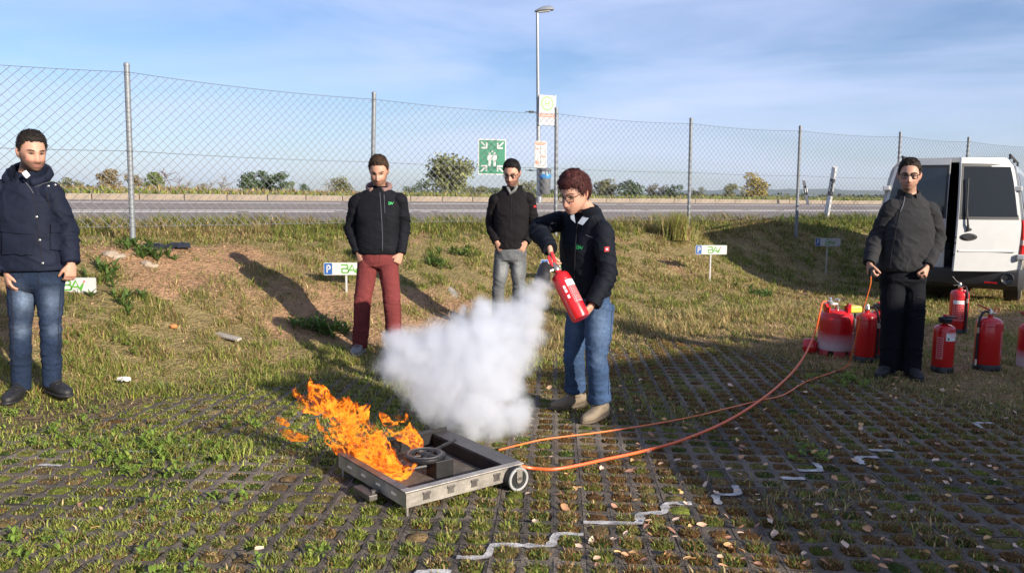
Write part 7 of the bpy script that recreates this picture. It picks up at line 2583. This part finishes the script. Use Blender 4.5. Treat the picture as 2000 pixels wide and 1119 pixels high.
# ---------------------------------------------------------------- the woman with the extinguisher
Y = 5.3
GA, GB2 = on(1108, 800, 0), on(1163, 822, 0)
fa = at(1124, 772, 5.58); fb = at(1172, 790, 5.30)
HS = Vector((-.66, -.66, -.40))
S4 = dict(seed=4, head=at(1124, 376, 5.20), look=HS, hk=1.03, neck=at(1149, 414, 5.29), style='woman', hair=(.060, .018, .016), beard=0, brow=.4, skin=(.47, .258, .18), bulk=.96, specs=True, specr=.0024, specmat=pmat('bronze_spectacles', (.14, .10, .07), rough=.3, metal=.6),
          sa=at(1104, 424, 5.50), sb=at(1178, 444, 5.18), ea=at(1052, 449, 5.38), wa=at(1074, 486, 5.16), eb=at(1186, 535, 5.10), wb=at(1158, 594, 5.00),
          pa=at(1136, 600, 5.52), pb=at(1172, 602, 5.26), ka=at(1121, 688, 5.50), kb=at(1166, 692, 5.20), fa=fa, fb=fb, da=(-.95, -.25), db=(-.72, -.70), gra=.0, grb=.0,
          ha=dict(d=Vector((.18, -.10, -.9)), n=Vector((.75, -.1, .15)), t=-1, curl=.95, k=.93), hb=dict(d=Vector((-.62, -.15, -.75)), n=Vector((-.5, .55, .5)), t=1, curl=.7, k=.93),
          trousers=dict(mat=cloth('faded_blue_jeans', (1, 1, 1), .3, .9, scale=5, fine=.2, attr=True), col=(.036, .066, .132), worn=(.13, .19, .29), fade=[(at(1172, 640, 5.16), .06, .13, .6), (at(1170, 700, 5.12), .04, .06, .4), (at(1124, 650, 5.42), .05, .10, .3)], r=(.100, .073, .080), hem=.135, amp=.003, calf=.95), shoes=dict(mat=M_LEATHER, sole=M_BOOTSOLE, L=.262, heel=.035, high=.09, wd=.042, name='boot', toe=.9),
          jacket=dict(mat=M_WBLK, r=(.072, .064, .050), secs=[(.13, .172, .145, .02), (.16, .184, .155, .02), (.35, .185, .155, .02), (.7, .185, .150, .02)], collar=(.085, .084, 42), flare=.30, amp=.006))
p4 = build_person('woman with glasses in dark jacket and blue jeans spraying an extinguisher', S4)
bv, jk = S4['_jacket'], S4['_jk']
sewn_logo(bv, 1125.5, 486, 7.0, .10, 1.0, M_LOGOG, jk)
sewn_patch(bv, lambda u, v: (1181 + 8.5 * u, 483 + 9 * v - .8 * u), 4, 4, 'sleeve_patch', M_PATCHR, jk, .003)
sewn_patch(bv, lambda u, v: (1183.6 + 3.4 * u, 485.6 + 3 * v - .3 * u), 2, 2, 'patch_emblem', M_XWHITE, jk, .0045)
sewn_line(bv, [(1128, 436), (1124, 480), (1122, 540), (1122, 580)], .0024, 'zip', M_STITCH, jk)
sewn_line(bv, [(1144, 459), (1150, 462), (1158, 464)], .003, 'pocket_zip', M_ZIP, jk, .001)
sewn_line(bv, [(1160, 419), (1170, 436), (1174, 446)], .0022, 'shoulder_seam', M_STITCH, jk)
for pts in ([(1197, 585), (1190, 680), (1188, 770)], [(1188, 578), (1178, 592), (1168, 596)], [(1146, 620), (1144, 690), (1148, 765)]):
    sewn_line(S4['_trousers'], pts, .0022, 'seam', pmat('blue_seam', (.018, .030, .060), rough=.9), p4)
# blouse collar showing at the throat
mb = MB(); c0 = S4['neck']
for (pts) in ([(1113, 412), (1115, 428), (1124, 436), (1121, 416)], [(1152, 410), (1140, 420), (1128, 436), (1138, 440), (1152, 424)]):
    v = [at(p[0], p[1], 5.19 - .0 * i) for i, p in enumerate(pts)]
    off = ray(1130, 425).normalized() * .008
    nn_ = len(v)
    mb.add(v + [q + off for q in v], [tuple(range(nn_)), tuple(range(2 * nn_ - 1, nn_ - 1, -1))] + [(i, nn_ + i, nn_ + (i + 1) % nn_, (i + 1) % nn_) for i in range(nn_)])
mb.build('blouse_collar', M_SHIRTW, p4, p4.location)
q = S4['head'] + head_frame(HS) @ Vector((.087, .006, -.050)) * 1.03
mb = MB(); mb.lathe([(.001, -.005), (.005, 0), (.001, .005)], 8, (q.x, q.y, q.z)); mb.build('earring', M_BUTTON, p4, p4.location, True)
# the extinguisher in her hands
top_, bot_ = at(1086, 524, 5.06), at(1135, 622, 4.93)
ax_ = (top_ - bot_).normalized()
q = UP.rotation_difference(ax_)
# turn it so that hose and nozzle lie on the fire's side
side_dir = Vector((-1, -.25, 0)); loc_x = q @ Vector((1, 0, 0)); loc_y = q @ Vector((0, 1, 0))
yaw = math.atan2(side_dir.dot(loc_y), side_dir.dot(loc_x))
extinguisher(bot_, .060, .325, 'red extinguisher held tilted in the hands of the woman', 'held', yaw, q, group=None)

# ---------------------------------------------------------------- the man in the charcoal jacket
Y = 6.8
fa, fb = at(1738, 694, Y), at(1780, 704, Y - .06)
S5 = dict(seed=5, head=at(1776, 342, Y - .03), look=Vector((-.42, -.88, -.10)), hk=1.02, neck=at(1776, 386, Y + .02), style='buzz', hair=(.030, .022, .018), beard=.32, skin=(.44, .242, .168), bulk=1.10, specs=True, specr=.003,
          sa=at(1742, 402, Y), sb=at(1814, 404, Y), ea=at(1713, 466, Y + .05), wa=at(1698, 513, Y - .10), eb=at(1829, 466, Y - .01), wb=at(1811, 518, Y - .16),
          pa=at(1744, 540, Y), pb=at(1783, 540, Y), ka=at(1741, 615, Y - .03), kb=at(1785, 615, Y - .05), fa=fa, fb=fb, da=(-.75, -.66), db=(-.10, -1), gra=.0, grb=.0,
          ha=dict(d=Vector((.10, -.25, -1)), n=Vector((.8, .3, 0)), t=1, curl=.95), hb=dict(d=Vector((-.30, -.3, -.9)), n=Vector((-.6, .6, .2)), t=-1, curl=1.2),
          trousers=dict(mat=M_CARGO, r=(.104, .088, .080), hem=.045, amp=.0045), shoes=dict(mat=M_SNEAK, sole=M_RUB, L=.30),
          jacket=dict(mat=M_CHAR, r=(.080, .070, .050), secs=[(.08, .176, .130, .0), (.10, .188, .143, .005), (.15, .192, .148, .01), (.4, .185, .145, .015), (.7, .185, .138, .01)], collar=(.07, .080, 12), flare=.10, amp=.008))
p5 = build_person('man with glasses in charcoal jacket and dark work trousers among the extinguishers', S5)
bv, jk = S5['_jacket'], S5['_jk']
sewn_line(bv, [(1768, 380), (1764, 400), (1758, 414)], .0045, 'zip', M_ZIP, jk, .002)
sewn_line(bv, [(1758, 414), (1750, 450), (1742, 490), (1738, 524)], .0026, 'zip_flap', M_STITCH, jk)
sewn_line(S5['_trousers'], [(1790, 580), (1806, 582), (1806, 620), (1790, 622)], .003, 'cargo_pocket', M_STITCH, p5)
# igniter grip in his right hand
gq = at(1700, 533, 6.62)
t = thing('igniter_handle', 'black igniter grip on the orange cable held by the man at right', 'handle', gq)
mb = MB(); mb.tube([(0, 0, -.055), (0, 0, 0), (-.005, -.01, .03), (.02, -.02, .045)], [.012, .017, .018, .012], 10); mb.build('grip', M_XBLACK, t, None, True)
mb = MB(); mb.tube([(.018, -.012, .005), (.026, -.014, -.02)], .005, 6); mb.build('trigger', M_XBLACK, t)
# ================================================================== the building behind the camera whose shade lies over the right half
def wall_pt(u, v, z):
    x, y = xy_of(u, v); return (x, y, z)
M_PLASTER = pmat('plaster', (.55, .53, .50), rough=.9, vary=.08, scale=2)
M_ROOF = pmat('roof_sheet', (.16, .15, .15), rough=.8, vary=.15, scale=2)
prof_ = [(4.2, 0), (4.2, 2.75), (6.4, 4.35), (34, 4.35), (34, 0)]
hall = thing('hall_building', 'plain company hall standing behind the photographer', None, (0, 0, 0), None, None, 'structure')
mb = MB()
VB0, VB1 = -6.0, -16.0
n_ = len(prof_)
v = [wall_pt(u, VB0, z) for u, z in prof_] + [wall_pt(u, VB1, z) for u, z in prof_]
f = [tuple(range(n_)), tuple(range(2 * n_ - 1, n_ - 1, -1))] + [(i, n_ + i, n_ + (i + 1) % n_, (i + 1) % n_) for i in range(n_)]
mb.add(v, f); mb.build('wall', M_PLASTER, hall)

# ================================================================== the air between here and the hills
def haze_box():
    m = bpy.data.materials.new('air'); m.use_nodes = True
    nt = m.node_tree; nt.nodes.clear()
    o_ = nt.nodes.new('ShaderNodeOutputMaterial'); pv = nt.nodes.new('ShaderNodeVolumePrincipled')
    pv.inputs['Color'].default_value = (.70, .84, 1.0, 1); pv.inputs['Density'].default_value = HAZE; pv.inputs['Anisotropy'].default_value = .3
    nt.links.new(pv.outputs[0], o_.inputs['Volume'])
    mb = MB(); mb.box((0, 0, 70), (18400, 18400, 160)); o = mb.build('haze', m)
    tag(o, 'thin blue haze over the fields', None, None, 'stuff')
HAZE = 6e-5
if HAZE > 0: haze_box()
